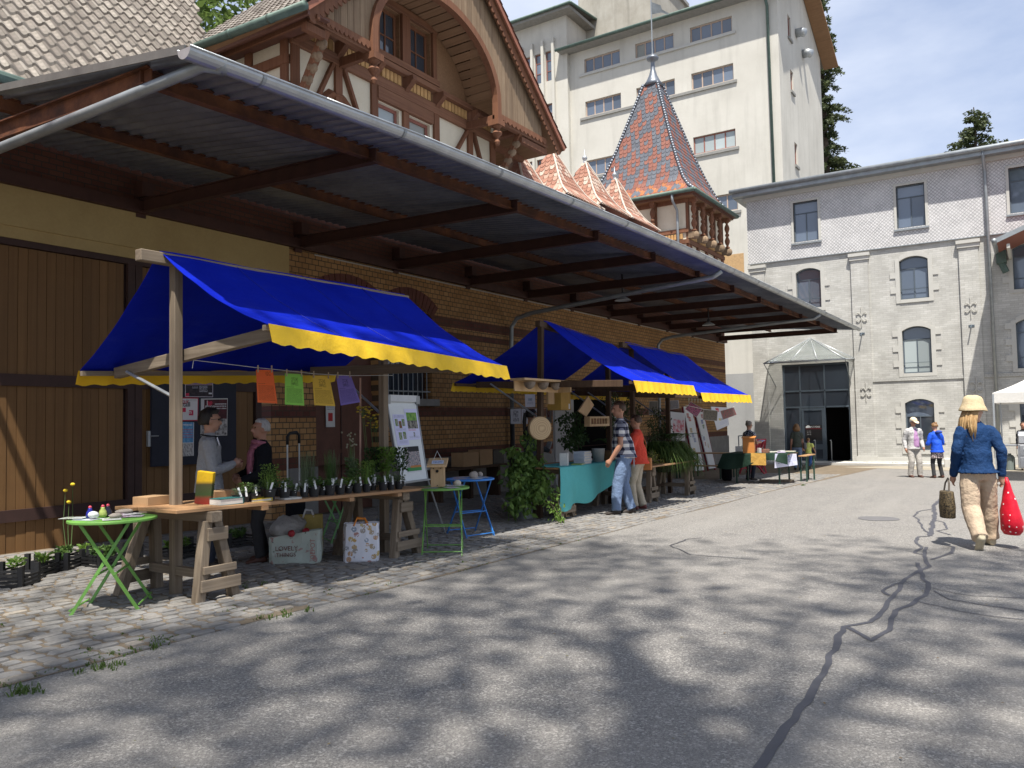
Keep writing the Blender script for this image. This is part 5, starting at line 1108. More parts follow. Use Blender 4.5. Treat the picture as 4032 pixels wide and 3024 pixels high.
c_fleece = m_cloth('grey fleece', (.33, .335, .345), .95, 18, .5, 40); c_black = m_cloth('black wool', (.009, .010, .013), .95, 6, .4, 12); c_dkjean = m_cloth('dark jeans', (.025, .03, .045), .9, 8, .3, 20); c_greytr = m_cloth('charcoal trousers', (.035, .035, .037), .9, 8, .4, 14); c_jean = m_cloth('faded jeans', (.15, .21, .33), .9, 5, .6, 11); c_red = m_cloth('coral red jumper', (.62, .07, .042), .9, 8, .5, 14); c_beige = m_cloth('beige trousers', (.42, .37, .285), .9, 5, .5, 10); c_sand = m_cloth('sand cotton trousers', (.50, .385, .275), .85, 5, .7, 9); c_cob = m_cloth('blue denim blouse', (.008, .036, .11), .75, 4, .9, 8); c_jack = m_cloth('pale grey jacket', (.44, .43, .42), .8, 5, .6, 10); c_pale = m_cloth('pale trousers', (.40, .375, .34), .85, 5, .5, 9); c_lila = m_cloth('lilac shirt', (.36, .20, .36), .8, 5, .4, 10); c_soft = m_cloth('royal blue softshell', (.012, .075, .52), .65, 4, .4, 9); c_soft2 = m_cloth('dull blue sleeves', (.03, .06, .27), .7, 4, .4, 9); c_olive = m_cloth('olive grey shirt', (.065, .075, .06), .9, 5, .5, 10); c_yel = m_cloth('pale yellow shirt', (.68, .72, .20), .85, 5, .4, 9); c_jacket3 = m_cloth('slate jacket', (.055, .062, .068), .9, 5, .5, 10)
c_flower = m_spots('black floral print', (.012, .012, .02), (.5, .5, .55), 34, .42, .8, 'leo'); c_skirt = m_spots('patterned skirt', (.05, .045, .05), (.62, .5, .5), 30, .5, .8, 'leo'); c_leo = m_spots('leopard print fabric', (.13, .095, .05), (.012, .010, .008), 42, .5, .7, 'leo'); c_dots = m_spots('red polka dot fabric', (.55, .008, .025), (.85, .78, .76), 15, .17, .45)
c_plaid = m_plaid(); c_pink = m_cloth('dusty pink scarf', (.42, .15, .20), .9, 10, .9, 22)
s_dark = mat('dark leather shoe', (.03, .022, .018), .6, .2, 9, .2); s_beige = mat('beige suede boot', (.46, .40, .28), .85, .15, 9, .2); s_brown = mat('brown leather shoe', (.075, .03, .02), .55, .2, 9, .2); s_red = mat('wine red shoe', (.11, .025, .022), .6, .2, 9, .2); m_sole = mat('pale rubber sole', (.48, .45, .38), .8, .1)
m_eye = mat('dark eye', (.012, .010, .009), .25, .1); m_lip = mat('lips', (.30, .10, .085), .5, .1); m_straw = mat('woven straw', (.48, .38, .23), .8, .25, 30, .6, 120)
def loft(mb, rings, n=18, m=0):
    """rings: (centre, a-axis vector, b-axis vector)"""
    base = len(mb.v); k = len(rings)
    for c, a, b in rings:
        c = Vector(c); a = Vector(a); b = Vector(b)
        for j in range(n): t = 2*math.pi*j/n; mb.v.append(c+a*math.cos(t)+b*math.sin(t))
    for i in range(k-1):
        for j in range(n): j2 = (j+1) % n; mb.f.append((base+i*n+j, base+i*n+j2, base+(i+1)*n+j2, base+(i+1)*n+j)); mb.m.append(m)
    mb.f.append(tuple(base+j for j in range(n))[::-1]); mb.f.append(tuple(base+(k-1)*n+j for j in range(n))); mb.m += [m, m]
def remesh(mb, vox, smooth=2):
    me = bpy.data.meshes.new('tmp'); me.from_pydata([tuple(p) for p in mb.v], [], mb.f); bm = bmesh.new(); bm.from_mesh(me); bmesh.ops.recalc_face_normals(bm, faces=bm.faces); bm.to_mesh(me); bm.free()
    tree = BVHTree.FromPolygons([tuple(p) for p in mb.v], mb.f)
    o = bpy.data.objects.new('tmp', me); col.objects.link(o); md = o.modifiers.new('r', 'REMESH'); md.mode = 'VOXEL'; md.voxel_size = vox; md.use_smooth_shade = True
    dg = bpy.context.evaluated_depsgraph_get(); r_ = bpy.data.meshes.new_from_object(o.evaluated_get(dg)); col.objects.unlink(o); bpy.data.objects.remove(o)
    bm = bmesh.new(); bm.from_mesh(r_)
    for _ in range(smooth): bmesh.ops.smooth_vert(bm, verts=bm.verts, factor=.5, use_axis_x=True, use_axis_y=True, use_axis_z=True)
    idx = []
    for f in bm.faces:
        f.smooth = True; loc, nr, i, d = tree.find_nearest(f.calc_center_median()); idx.append(mb.m[i] if i is not None else 0)
    bm.to_mesh(r_); bm.free(); return r_, idx
def person(label, x, y, face, H, mats, arms=None, feet=None, lean=(0, 0), fem=True, hem=None, hem_flare=1.0, leg=1.0, hair=None, hstyle='short', look=(0, 0), vox=.012, bare=False, sleeve=1.0, trouser_w=1.0, extra=None, belly=1.0, shoe_h=.05, collar=False):
    """one continuous body surface (skin, top, trousers, shoes by region) plus hair and accessories as children.
    local frame: x forward, y left. mats = (skin, top, trousers, shoes)"""
    z0 = gz(x); Rz = rz(face); org = Vector((x, y, z0)); t = thing('person', label, 'person', org, 'people at the market')
    mb = MB(); X, Y, Z = Vector((1, 0, 0)), Vector((0, 1, 0)), Vector((0, 0, 1)); lx, ly = lean
    sw = (.092 if fem else .110)*H; hw = (.055 if fem else .05)*H
    def el(zf, dx, wy, cx=0., cy=0., m=1): return (Vector((cx*H+lx*max(0, (zf-.5)/.35), cy*H+ly*max(0, (zf-.5)/.35), zf*H)), X*dx*H, Y*wy*H)
    hip = .095 if fem else .088
    # pelvis + trousers seat
    loft(mb, [el(.455, .06, .075), el(.49, .075, hip), el(.53, .073, hip), el(.57, .066, hip*.93)], m=2)
    # torso
    tors = [el(.52, .072*belly, hip*.98), el(.58, .066*belly, hip*.90), el(.64, .066*belly, .083 if fem else .09), el(.70, .071, .09 if fem else .1, .004), el(.76, .07, .098 if fem else .112, .004), el(.805, .058, .092 if fem else .108), el(.835, .04, .055), el(.852, .033, .038, .004)]
    if hem: tors = [el(hem, .092*hem_flare*belly, hip*1.16*hem_flare), el((hem+.56)/2, .088*belly, hip*1.10)]+[el(.57, .080*belly, hip*1.0), el(.64, .076*belly, .094)]+tors[3:]
    loft(mb, tors, m=1)
    sh = {s_: Vector((lx, s_*sw+ly, .795*H)) for s_ in (1, -1)}
    # neck and head
    hc = Vector((lx*1.12+.012*H, ly*1.12, .93*H)); Rh = rz(look[0]) @ ry(look[1]); hp = lambda a, b, c: hc+Rh @ Vector((a*H, b*H, c*H))
    mb.tube([Vector((lx, ly, .83*H)), Vector((lx*1.08+.004*H, ly*1.08, .87*H)), hc+Vector((-.012*H, 0, -.02*H))], [.036*H, .031*H, .031*H], 12, m=0)
    mb.sph(hp(-.004, 0, .012), (.056*H, .046*H, .058*H), 16, 12, m=0, rot=Rh); mb.sph(hp(.012, 0, -.026), (.040*H, .036*H, .040*H), 14, 10, m=0, rot=Rh); mb.sph(hp(.028, 0, -.052), (.018*H, .019*H, .014*H), 10, 8, m=0, rot=Rh)
    mb.tube([hp(.046, 0, .012), hp(.058, 0, -.006), hp(.064, 0, -.018), hp(.048, 0, -.022)], [.006*H, .008*H, .0095*H, .008*H], 8, m=0); mb.sph(hp(.046, 0, .022), (.014*H, .03*H, .008*H), 8, 6, m=0, rot=Rh)
    for s_ in (1, -1): mb.sph(hp(-.004, s_*.047, -.006), (.013*H, .007*H, .019*H), 8, 6, m=0, rot=Rh)
    # arms
    arms = arms or {}
    for s_ in (1, -1):
        S0 = sh[s_]; E, W_ = arms.get(s_, (Vector((-.01*H, s_*(sw/H+.025)*H, .62*H)), Vector((.03*H, s_*(sw/H+.03)*H, .475*H)))); E = Vector(E); W_ = Vector(W_)
        r0, r1, r2, r3 = .036*H*sleeve, .029*H*sleeve, .026*H*sleeve, .021*H*sleeve
        mb.sph(S0+Vector((0, -s_*.012*H, .0)), (.038*H, .036*H, .034*H), 10, 8, m=1)
        bm_ = 0 if bare else 1
        mb.tube([S0+Vector((0, -s_*.015*H, .0)), S0.lerp(E, .3), S0.lerp(E, .62)], [r0*1.05, r0, r1*1.05], 12, m=1)
        mb.tube([S0.lerp(E, .5), S0.lerp(E, .85), E, E.lerp(W_, .3), E.lerp(W_, .8), W_], ([.026*H, .024*H, .024*H, .024*H, .019*H, .017*H] if bare else [r1*1.03, r1, r1, r2*1.03, r3*1.05, r3]), 12, m=bm_)
        d = (W_-E).normalized(); sd = d.cross(Y if abs(d.y) < .8 else Z).normalized(); sd2 = d.cross(sd)
        mb.tube([W_-d*.01*H, W_+d*.018*H, W_+d*.045*H], [.016*H, .02*H, .021*H], 10, m=0)
        for q in range(4):
            o_ = (sd*(q-1.5)*.0105*H) if True else 0; ln = (.036, .042, .04, .032)[q]*H; b0 = W_+d*.045*H+o_
            mb.tube([b0, b0+d*ln*.55+sd2*.004*H*s_, b0+d*ln*.85+sd2*.016*H*s_], [.0062*H, .0058*H, .005*H], 7, m=0)
        mb.tube([W_+d*.012*H+sd*.016*H, W_+d*.03*H+sd*.028*H, W_+d*.05*H+sd*.026*H+sd2*.006*H*s_], [.0075*H, .007*H, .0055*H], 7, m=0)
    # legs
    feet = feet or {1: (0, .055*H, 0, 0), -1: (0, -.055*H, 0, 0)}
    for s_ in (1, -1):
        fx, fy, fl, fp = feet[s_]; A = Vector((fx, fy, .045*H+fl)); Hp = Vector((0, s_*hw, .50*H)); L1 = L2 = .232*H; v = A-Hp; dist = min(v.length, (L1+L2)*.999); mid = Hp+v*.5; hgt_ = math.sqrt(max(0, L1*L1-(dist/2)**2)); fwd = (X-v.normalized()*X.dot(v.normalized())).normalized(); K = mid+fwd*hgt_
        tw = trouser_w
        mb.tube([Hp+Vector((0, -s_*.006*H, .02*H)), Hp.lerp(K, .35), Hp.lerp(K, .8), K, K.lerp(A, .35), K.lerp(A, .8), A+Vector((-.004*H, 0, .002*H))], [.058*H, .052*H*leg, .042*H*leg*(1+.35*(tw-1)), .038*H*leg*(1+.55*(tw-1)), .036*H*leg*(1+.7*(tw-1)), .034*H*(1+.9*(tw-1)), .035*H*tw], 14, m=2)
        Fp = ry(fp); f0 = lambda a, b, c: A+Fp @ Vector((a*H, b*H, c*H))
        loft(mb, [(f0(-.040, 0, -.022), Fp @ Vector((0, 0, .020*H)), Y*.020*H), (f0(-.02, 0, -.016), Fp @ Vector((0, 0, .030*H)), Y*.026*H), (f0(.025, 0, -.022), Fp @ Vector((0, 0, .024*H)), Y*.027*H), (f0(.075, 0, -.030), Fp @ Vector((0, 0, .016*H)), Y*.029*H), (f0(.105, 0, -.034), Fp @ Vector((0, 0, .011*H)), Y*.020*H)], 12, m=3)
    if extra: extra(mb, H, hp, el)
    for i in range(len(mb.v)): mb.v[i] = Rz @ mb.v[i]
    me, idx = remesh(mb, vox)
    cl = set()
    for p_, i_ in zip(me.polygons, idx):
        if i_ in (1, 2, 4): cl.update(p_.vertices)
    nr = [v.normal.copy() for v in me.vertices]
    for i_ in cl:
        v = me.vertices[i_]; q = v.co; f = abs(noise.noise(Vector((q.x*5, q.y*5, q.z*6+x))))+.5*abs(noise.noise(Vector((q.x*14, q.y*14, q.z*17))))
        v.co = q+nr[i_]*((.009 if q.z < .5*H else .015)*(f-.28))
    for m_ in mats: me.materials.append(m_)
    me.polygons.foreach_set('material_index', [min(i, len(mats)-1) for i in idx]); b = bpy.data.objects.new('body', me); reg(b, 'body', t)
    G = lambda p: org+Rz @ Vector(p)
    # face
    fm = MB()
    for s_ in (1, -1): fm.sph(G(hp(.046, s_*.018, .008)), .0062*H, 8, 6)
    fm.obj('eyes', m_eye, t, smooth=True)
    fm = MB(); fm.sph(G(hp(.049, 0, -.037)), (.006*H, .013*H, .004*H), 8, 6, rot=Rz @ Rh); fm.obj('mouth', m_lip, t, smooth=True)
    # hair
    if hair:
        hm = MB(); rg = random.Random(int(x*100)); n, k = 26, 18; vs = []
        for i in range(k+1):
            th = math.pi*i/k
            for j in range(n):
                a = 2*math.pi*j/n; ux, uy, uz = math.sin(th)*math.cos(a), math.sin(th)*math.sin(a), math.cos(th)
                low = {'puff': -.62, 'short': -.45, 'bob': -.75, 'long': -.9, 'bun': -.35, 'man': -.35}[hstyle]
                inside = (ux > .25 and uz < .52) or (hstyle == 'puff' and ux > .02 and uz < .28) or uz < low or (ux > -.05 and uz < -.1 and abs(uy) > .4 and hstyle != 'long' and hstyle not in ('bob', 'puff'))
                rr = .80 if inside else 1.0+.07*noise.noise(Vector((ux*3, uy*3, uz*3+x)))+(.10 if hstyle == 'bob' else .17 if hstyle == 'puff' else 0)
                vs.append(G(hp(-.006+ux*.064*rr, uy*.055*rr, .013+uz*.066*rr)))
        hm.add(vs, [(i*n+j, (i+1)*n+j, (i+1)*n+(j+1) % n, i*n+(j+1) % n) for i in range(k) for j in range(n)])
        if hstyle == 'bun': hm.sph(G(hp(-.052, 0, .052)), (.026*H, .026*H, .024*H), 10, 8)
        if hstyle == 'pony': pass
        if hstyle == 'long':
            for q in range(90):
                a = rg.uniform(-1.25, 1.25); k1, k2, k3 = rg.uniform(-.008, .008), rg.uniform(-.012, .012), rg.uniform(-.016, .016); ro = rg.uniform(.85, 1.12); ln = rg.uniform(-.05, .03)
                hm.tube([G(hp(-.045*math.cos(a), .045*math.sin(a), .02)), G(hp(-.062*math.cos(a)*ro, .055*math.sin(a)*ro, -.02)), G(hp(-.068*math.cos(a)*ro-.012, .062*math.sin(a)*ro+k1, -.065)), G(hp(-.07*math.cos(a)*ro-.018, .066*math.sin(a)*ro+k2, -.115)), G(hp(-.06*math.cos(a)*ro-.018, .062*math.sin(a)+k3, -.165+ln))], [.010*H, .011*H, .010*H, .008*H, .002*H], 6)
        if hstyle == 'bob':
            for q in range(11):
                a = -1.5+3.0*q/10; hm.tube([G(hp(-.05*math.cos(a), .05*math.sin(a), .02)), G(hp(-.06*math.cos(a), .06*math.sin(a), -.04)), G(hp(-.052*math.cos(a), .054*math.sin(a), -.085))], [.02*H, .022*H, .008*H], 8)
        hm.obj('hair', hair, t, smooth=True)
    return t, G, hp, H
def specs(t, G, hp, H, m=None):
    mb = MB()
    for s_ in (1, -1):
        c = G(hp(.056, s_*.020, .008)); pts = []
        for k in range(13): a = 2*math.pi*k/12; pts.append(G(hp(.056, s_*.020+.0145*math.cos(a), .008+.011*math.sin(a))))
        mb.tube(pts, .0016*H, 5); mb.tube([G(hp(.054, s_*.034, .011)), G(hp(0, s_*.05, .008))], .0016*H, 5)
    mb.tube([G(hp(.058, -.006, .011)), G(hp(.058, .006, .011))], .0016*H, 5); mb.obj('glasses', m or m_iron, t)
A45 = R(33.2)
# 1 woman in grey fleece, talking, faces right of the picture
H_ = 1.83
t, G, hp, H = person('woman with short dark hair in a grey fleece jacket behind the plant table', 5.92, 8.14, R(-38), H_, (m_sk, c_fleece, c_dkjean, s_dark), hair=h_black, hstyle='puff', hem=.475, hem_flare=1.0, look=(R(0), 0), sleeve=1.2,
   arms={1: ((.03, .21, 1.15), (.25, .10, 1.17)), -1: ((.05, -.23, 1.12), (.27, -.05, 1.19))}, vox=.0105)
specs(t, G, hp, H)
mb = MB(); mb.box(G((.105, -.09, 1.46)), (.012, .075, .1), rz(R(-38)) @ ry(R(-15))); mb.obj('name_badge', m_print('name badge', (.75, .77, .82), [(.2, .8, .2, .6, (.05, .09, .35))]), t)
mb = MB(); mb.tube([G((.06, .10, 1.50)), G((.10, .0, 1.44)), G((.08, -.1, 1.52)), G((-.02, -.13, 1.53)), G((-.09, 0, 1.54)), G((-.02, .13, 1.53)), G((.06, .10, 1.50))], .008, 6); mb.obj('lanyard', c_black, t)
mb = MB(); mb.prism([(-.05, .93), (-.03, .90), (0, .97), (.015, 1.08), (-.0, 1.10), (-.03, 1.02)], lambda u, v, d: G((.02+u, -.17-d, v)), 0, .012); mb.obj('side_pocket', c_black, t)
mb = MB(); mb.box(G((.34, .02, 1.20)), (.10, .07, .012), rz(R(-38)) @ ry(R(-25))); o = mb.obj('smartphone', mat('red phone case', (.12, .02, .02), .4, .1), bevel=.004); tag(o, 'small dark red phone held by the woman in grey fleece', 'phone')
# 2 older woman in black coat, pink scarf, faces left
t, G, hp, H = person('white-haired woman in a black coat and pink scarf behind the potted plants', 6.52, 7.93, R(152), 1.72, (m_sk2, c_black, c_greytr, s_brown), hair=h_white, hstyle='short', hem=.45, hem_flare=1.12, belly=1.2, look=(R(8), R(-6)), sleeve=1.35, trouser_w=1.15, vox=.0105, feet={1: (.05, .14, 0, 0), -1: (-.05, -.14, 0, 0)},
   arms={1: ((.06, .26, 1.06), (.24, .10, 1.0)), -1: ((.12, -.25, 1.06), (.27, -.10, 1.03))})
specs(t, G, hp, H, m_woodt)
mb = MB()
for k in range(3): mb.tube([G((.03+.075*math.cos(a)+.01*k, .085*math.sin(a), 1.43+.018*math.cos(a+k*2)-k*.025)) for a in [2*math.pi*i/14 for i in range(15)]], .03, 8)
mb.tube([G((.10, .03, 1.40)), G((.14, .04, 1.28)), G((.15, .05, 1.14)), G((.15, .06, 1.02))], [.035, .045, .05, .04], 8); mb.tube([G((.10, .0, 1.40)), G((.14, -.01, 1.3)), G((.15, -.01, 1.18))], [.03, .04, .035], 8); mb.obj('scarf', c_pink, t, smooth=True)
mb = MB(); mb.box(G((.165, .10, 1.04)), (.012, .09, .07), rz(R(152)) @ rx(R(25))); mb.obj('name_badge', m_print('name badge two', (.75, .77, .82), [(.2, .8, .2, .6, (.05, .09, .35))]), t)
# 3 woman with ponytail at the second stall
t, G, hp, H = person('woman with a dark ponytail and slate jacket behind the turquoise table', 13.75, 8.55, R(-25), 1.95, (m_sk2, c_jacket3, c_dkjean, s_dark), hair=h_black, hstyle='bun', hem=.46, sleeve=1.15, look=(R(-6), R(8)), arms={1: ((.04, .22, 1.2), (.30, .12, 1.14)), -1: ((.05, -.22, 1.2), (.32, -.12, 1.12))})
mb = MB(); mb.tube([G(hp(-.05, 0, .04)), G(hp(-.085, 0, .02)), G(hp(-.085, .0, -.06)), G(hp(-.07, 0, -.14)), G(hp(-.065, 0, -.19))], [.02, .036, .04, .034, .01], 9); mb.obj('ponytail', h_black, t, smooth=True)
mb = MB(); mb.box(G((.40, 0, 1.2)), (.02, .16, .22), rz(R(-25)) @ ry(R(25))); o = mb.obj('leaflet', m_print('pale leaflet', (.55, .58, .56), [], [(.1, .9, .1, .9, 8, (.3, .32, .3))])); tag(o, 'pale leaflet in the hands of the ponytailed woman', 'leaflet')
# 4 man in plaid shirt
t, G, hp, H = person('man in a black and white plaid shirt and faded jeans at the turquoise table', 13.30, 6.30, R(112), 2.04, (m_sk2, c_plaid, c_jean, s_dark), hair=h_brown, hstyle='man', fem=False, hem=.505, hem_flare=1.02, belly=1.25, sleeve=1.35, bare=True, trouser_w=1.25, leg=1.15, look=(R(25), 0), lean=(.05, 0),
   arms={1: ((.04, .29, 1.27), (.22, .26, 1.0)), -1: ((-.06, -.29, 1.25), (-.02, -.27, .98))}, feet={1: (.16, .15, 0, 0), -1: (-.10, -.13, 0, 0)}, vox=.0115)
mb = MB(); mb.prism([(-.07, 0), (.07, 0), (.07, -.16), (0, -.19), (-.07, -.16)], lambda u, v, d: G((-.165-d, -.09+u, 1.02+v)), 0, .012); mb.obj('back_pocket', m_cloth('paler denim', (.27, .33, .40), .9, 5, .3), t)
mb = MB(); mb.prism([(-.08, 0), (.08, 0), (.08, -.2), (-.08, -.2)], lambda u, v, d: G((u-.03, -.185-d, .86+v)), 0, .02); mb.obj('cargo_pocket', c_jean, t, bevel=.008)
# 5 woman in red jumper
t, G, hp, H = person('woman in a coral red jumper and pale trousers beside the plaid man', 14.15, 6.42, R(100), 1.80, (m_sk2, c_red, c_beige, s_red), hair=h_brown, hstyle='short', hem=.49, hem_flare=1.12, belly=1.25, sleeve=1.35, trouser_w=1.2, arms={1: ((.08, .25, 1.1), (.27, .16, 1.05)), -1: ((.08, -.25, 1.08), (.27, -.15, 1.0))}, look=(R(15), R(5)), feet={1: (.05, .12, 0, 0), -1: (-.05, -.12, 0, 0)})
mb = MB(); mb.box(G((-.08, -.25, .86)), (.26, .10, .24), rz(R(100))); bg_ = thing('shoulder_bag', 'tan leather shoulder bag hanging at the hip of the woman in red', 'bag', G((-.08, -.25, .74))); mb.obj('bag_body', mat('tan leather', (.40, .16, .05), .55, .15, 8, .2), bg_, bevel=.02)
mb = MB(); mb.tube([G((-.08, -.24, .98)), G((-.12, -.21, 1.25)), G((-.05, -.10, 1.5)), G((.02, .03, 1.51)), G((.06, -.03, 1.46)), G((.05, -.2, 1.2)), G((-.06, -.26, .98))], .010, 6); mb.obj('strap', mat('strap leather', (.30, .12, .04), .6, .1), bg_)
# 6 woman with bun at the far table
t, G, hp, H = person('woman with a hair bun in a black floral dress at the green-clothed table', 23.5, 7.10, R(-30), 1.72, (m_sk2, c_flower, c_dkjean, s_dark), hair=h_grey, hstyle='bun', hem=.42, hem_flare=1.15, belly=1.15, sleeve=1.2, bare=True, look=(0, R(14)), arms={1: ((.06, .22, 1.1), (.30, .12, 1.08)), -1: ((.08, -.22, 1.1), (.34, -.1, 1.1))}, vox=.014)
specs(t, G, hp, H)
mb = MB(); mb.box(G((.46, 0, 1.13)), (.16, .22, .012), rz(R(-30)) @ ry(R(-18))); o = mb.obj('leaflet', m_print('lilac leaflet', (.5, .48, .66), [], [(.1, .9, .1, .9, 6, (.3, .3, .4))])); tag(o, 'lilac leaflet read by the woman with the bun', 'leaflet')
# 7 mother, 8 child
t, G, hp, H = person('woman with wavy light brown hair and olive shirt walking to the entrance', 29.5, 7.2, R(20), 1.63, (m_sk2, c_olive, c_jean, s_dark), hair=h_ginger, hstyle='bob', hem=.50, sleeve=1.15, bare=True, belly=1.1, vox=.014, feet={1: (.22, .06, 0, 0), -1: (-.2, -.06, .02, R(15))})
mb = MB(); mb.box(G((-.02, -.26, .86)), (.30, .10, .22), rz(R(20))); bg_ = thing('crossbody_bag', 'grey shoulder bag of the woman in the olive shirt', 'bag', G((0, -.26, .75))); mb.obj('bag_body', mat('grey fabric bag', (.15, .145, .15), .8, .15), bg_, bevel=.03)
mb = MB(); mb.tube([G((.0, -.25, .96)), G((-.11, -.1, 1.2)), G((-.06, .10, 1.38)), G((.06, .08, 1.36)), G((.11, -.1, 1.15)), G((.02, -.25, .96))], .012, 6); mb.obj('strap', mat('grey strap', (.1, .1, .1), .8, .1), bg_)
person('small child in a pale yellow shirt and blue jeans running to the entrance', 30.75, 7.1, R(0), 1.12, (m_sk, c_yel, m_cloth('bright blue jeans', (.04, .10, .30), .9, 5, .4), s_brown), hair=h_ginger, hstyle='short', fem=False, hem=.50, hem_flare=1.15, belly=1.25, sleeve=1.5, bare=True, leg=1.2, trouser_w=1.3, vox=.011, feet={1: (.14, .05, 0, 0), -1: (-.16, -.05, .04, R(25))}, arms={1: ((.05, .2, .72), (.18, .2, .66)), -1: ((-.05, -.2, .72), (.05, -.22, .62))})
# 9 old man with cap, 10 woman in blue softshell
t, G, hp, H = person('old man in a pale jacket, lilac shirt and cap in front of the mill', 26.55, 3.12, R(214), 1.76, (m_sk2, c_jack, c_pale, s_brown, c_lila), hair=h_white, hstyle='man', fem=False, hem=.475, hem_flare=1.08, belly=1.2, sleeve=1.3, trouser_w=1.3, leg=1.1, look=(R(12), R(22)), lean=(.03, 0), vox=.013, feet={1: (.06, .13, 0, 0), -1: (0, -.12, 0, 0)}, arms={1: ((-.02, .25, 1.1), (.12, .24, .88)), -1: ((-.04, -.25, 1.1), (.06, -.26, .86))},
   extra=lambda mb, H, hp, el: loft(mb, [(Vector((.15, .02, .52*H)), Vector((.06, 0, 0)), Vector((0, .085, 0))), (Vector((.15, .02, .62*H)), Vector((.05, 0, 0)), Vector((0, .09, 0))), (Vector((.14, .015, .72*H)), Vector((.04, 0, 0)), Vector((0, .06, 0))), (Vector((.10, .01, .82*H)), Vector((.03, 0, 0)), Vector((0, .045, 0)))], 10, m=4))
specs(t, G, hp, H)
def cap(t, G, hp, H, m):
    mb = MB(); n = 18; vs = []; ring = 7
    for i in range(ring+1):
        th = math.pi/2*i/ring
        for j in range(n): a = 2*math.pi*j/n; vs.append(G(hp(-.004+.066*math.sin(th)*math.cos(a), .056*math.sin(th)*math.sin(a), .034+.052*math.cos(th))))
    mb.add(vs, [(i*n+j, (i+1)*n+j, (i+1)*n+(j+1) % n, i*n+(j+1) % n) for i in range(ring) for j in range(n)])
    mb.prism([(.05, -.045), (.085, -.04), (.11, -.02), (.115, 0), (.11, .02), (.085, .04), (.05, .045)], lambda u, v, d: G(hp(u, v, .036+d-.25*(u-.05))), 0, .004); mb.obj('cap', m, t, smooth=False)
cap(t, G, hp, H, m_cloth('cream cap', (.60, .50, .36), .85, 6, .3))
t, G, hp, H = person('woman in a royal blue jacket and patterned skirt with her back turned', 26.4, 2.48, R(42), 1.60, (m_sk, c_soft, c_greytr, s_brown, c_skirt), hair=h_ginger, hstyle='bun', hem=.47, hem_flare=1.1, belly=1.2, sleeve=1.3, look=(R(10), R(25)), lean=(.04, 0), vox=.013, feet={1: (0, .13, 0, 0), -1: (0, -.13, 0, 0)}, arms={1: ((.06, .24, 1.0), (.26, .12, .98)), -1: ((.06, -.24, 1.0), (.26, -.1, .98))},
   extra=lambda mb, H, hp, el: loft(mb, [(Vector((0, 0, .36*H)), Vector((.125, 0, 0)), Vector((0, .19, 0))), (Vector((0, 0, .44*H)), Vector((.125, 0, 0)), Vector((0, .175, 0))), (Vector((0, 0, .52*H)), Vector((.115, 0, 0)), Vector((0, .16, 0)))], 16, m=4))
mb = MB(); mb.sph(G((-.10, 0, 1.34)), (.06, .10, .05), 10, 8); mb.obj('hood', c_soft2, t, smooth=True)
# 11 woman walking away with straw hat and two bags
t, G, hp, H = person('blond woman in a straw hat and blue blouse walking with two bags', 11.74, .66, R(24), 1.86, (m_sk, c_cob, c_sand, s_beige), hair=h_blond, hstyle='long', hem=.505, hem_flare=1.12, belly=1.1, sleeve=1.2, trouser_w=1.5, leg=1.2, look=(R(-72), R(2)), vox=.0115,
   arms={1: ((-.05, .25, 1.22), (.10, .25, .90)), -1: ((-.10, -.25, 1.22), (-.04, -.27, .90))}, feet={1: (-.30, .12, .07, R(48)), -1: (.2, -.2, 0, 0)})
mb = MB(); vs = []; n = 30
hprof = [(.012, .090), (.035, .088), (.054, .079), (.063, .062), (.068, .040), (.072, .026), (.083, .004), (.091, -.014), (.090, -.018), (.080, .0), (.068, .022)]
for r_, z_ in hprof:
    for j in range(n): a = 2*math.pi*j/n; vs.append(G(hp(-.006+r_*math.cos(a), r_*.92*math.sin(a), z_+.012+.002*math.sin(3*a))))
mb.add([G(hp(-.006, 0, .101))]+vs, [(0, 1+j, 1+(j+1) % n) for j in range(n)]+[(1+i*n+j, 1+(i+1)*n+j, 1+(i+1)*n+(j+1) % n, 1+i*n+(j+1) % n) for i in range(len(hprof)-1) for j in range(n)]); ht = mb.obj('straw_hat', m_straw, t, smooth=True)
mb = MB()
for zz in (.034, .046): mb.tube([G(hp(-.006+.0685*math.cos(a), .063*math.sin(a), zz)) for a in [2*math.pi*i/24 for i in range(25)]], .0035, 5)
mb.obj('hat_band', mat('pale hat band', (.66, .55, .36), .8, .1), ht)
bagt = thing('leopard_bag', 'leopard print tote bag in the left hand of the woman in the straw hat', 'bag', G((.12, .34, .38)))
mb = MB(); loft(mb, [(G((.10, .34, .36)), rz(R(24)) @ Vector((.13, 0, 0)), rz(R(24)) @ Vector((0, .085, 0))), (G((.10, .34, .50)), rz(R(24)) @ Vector((.145, 0, 0)), rz(R(24)) @ Vector((0, .09, 0))), (G((.10, .34, .70)), rz(R(24)) @ Vector((.14, 0, 0)), rz(R(24)) @ Vector((0, .07, 0)))], 20); mb.obj('bag_body', c_leo, bagt, smooth=True, bevel=.01)
mb = MB(); mb.tube([G((.02, .34, .69)), G((.06, .32, .80)), G((.12, .31, .86)), G((.16, .33, .80)), G((.19, .34, .69))], .012, 6); mb.obj('handle', m_cloth('bag handle', (.10, .085, .07), .8, 5, .2), bagt)
bagt = thing('polka_dot_bag', 'red polka dot shopping bag in the right hand of the woman in the straw hat', 'bag', G((.0, -.36, .14)))
mb = MB(); Rg = rz(R(24)); rings = []
for k, (z_, a, b) in enumerate(((.16, .03, .03), (.17, .12, .08), (.22, .17, .11), (.32, .175, .12), (.45, .15, .10), (.58, .115, .075), (.70, .075, .05), (.80, .045, .03), (.88, .03, .02))):
    rings.append((G((-.04+.0*k, -.36+.06*(z_-.16), z_)), Rg @ Vector((a, 0, 0)), Rg @ Vector((0, b, 0))))
loft(mb, rings, 22)
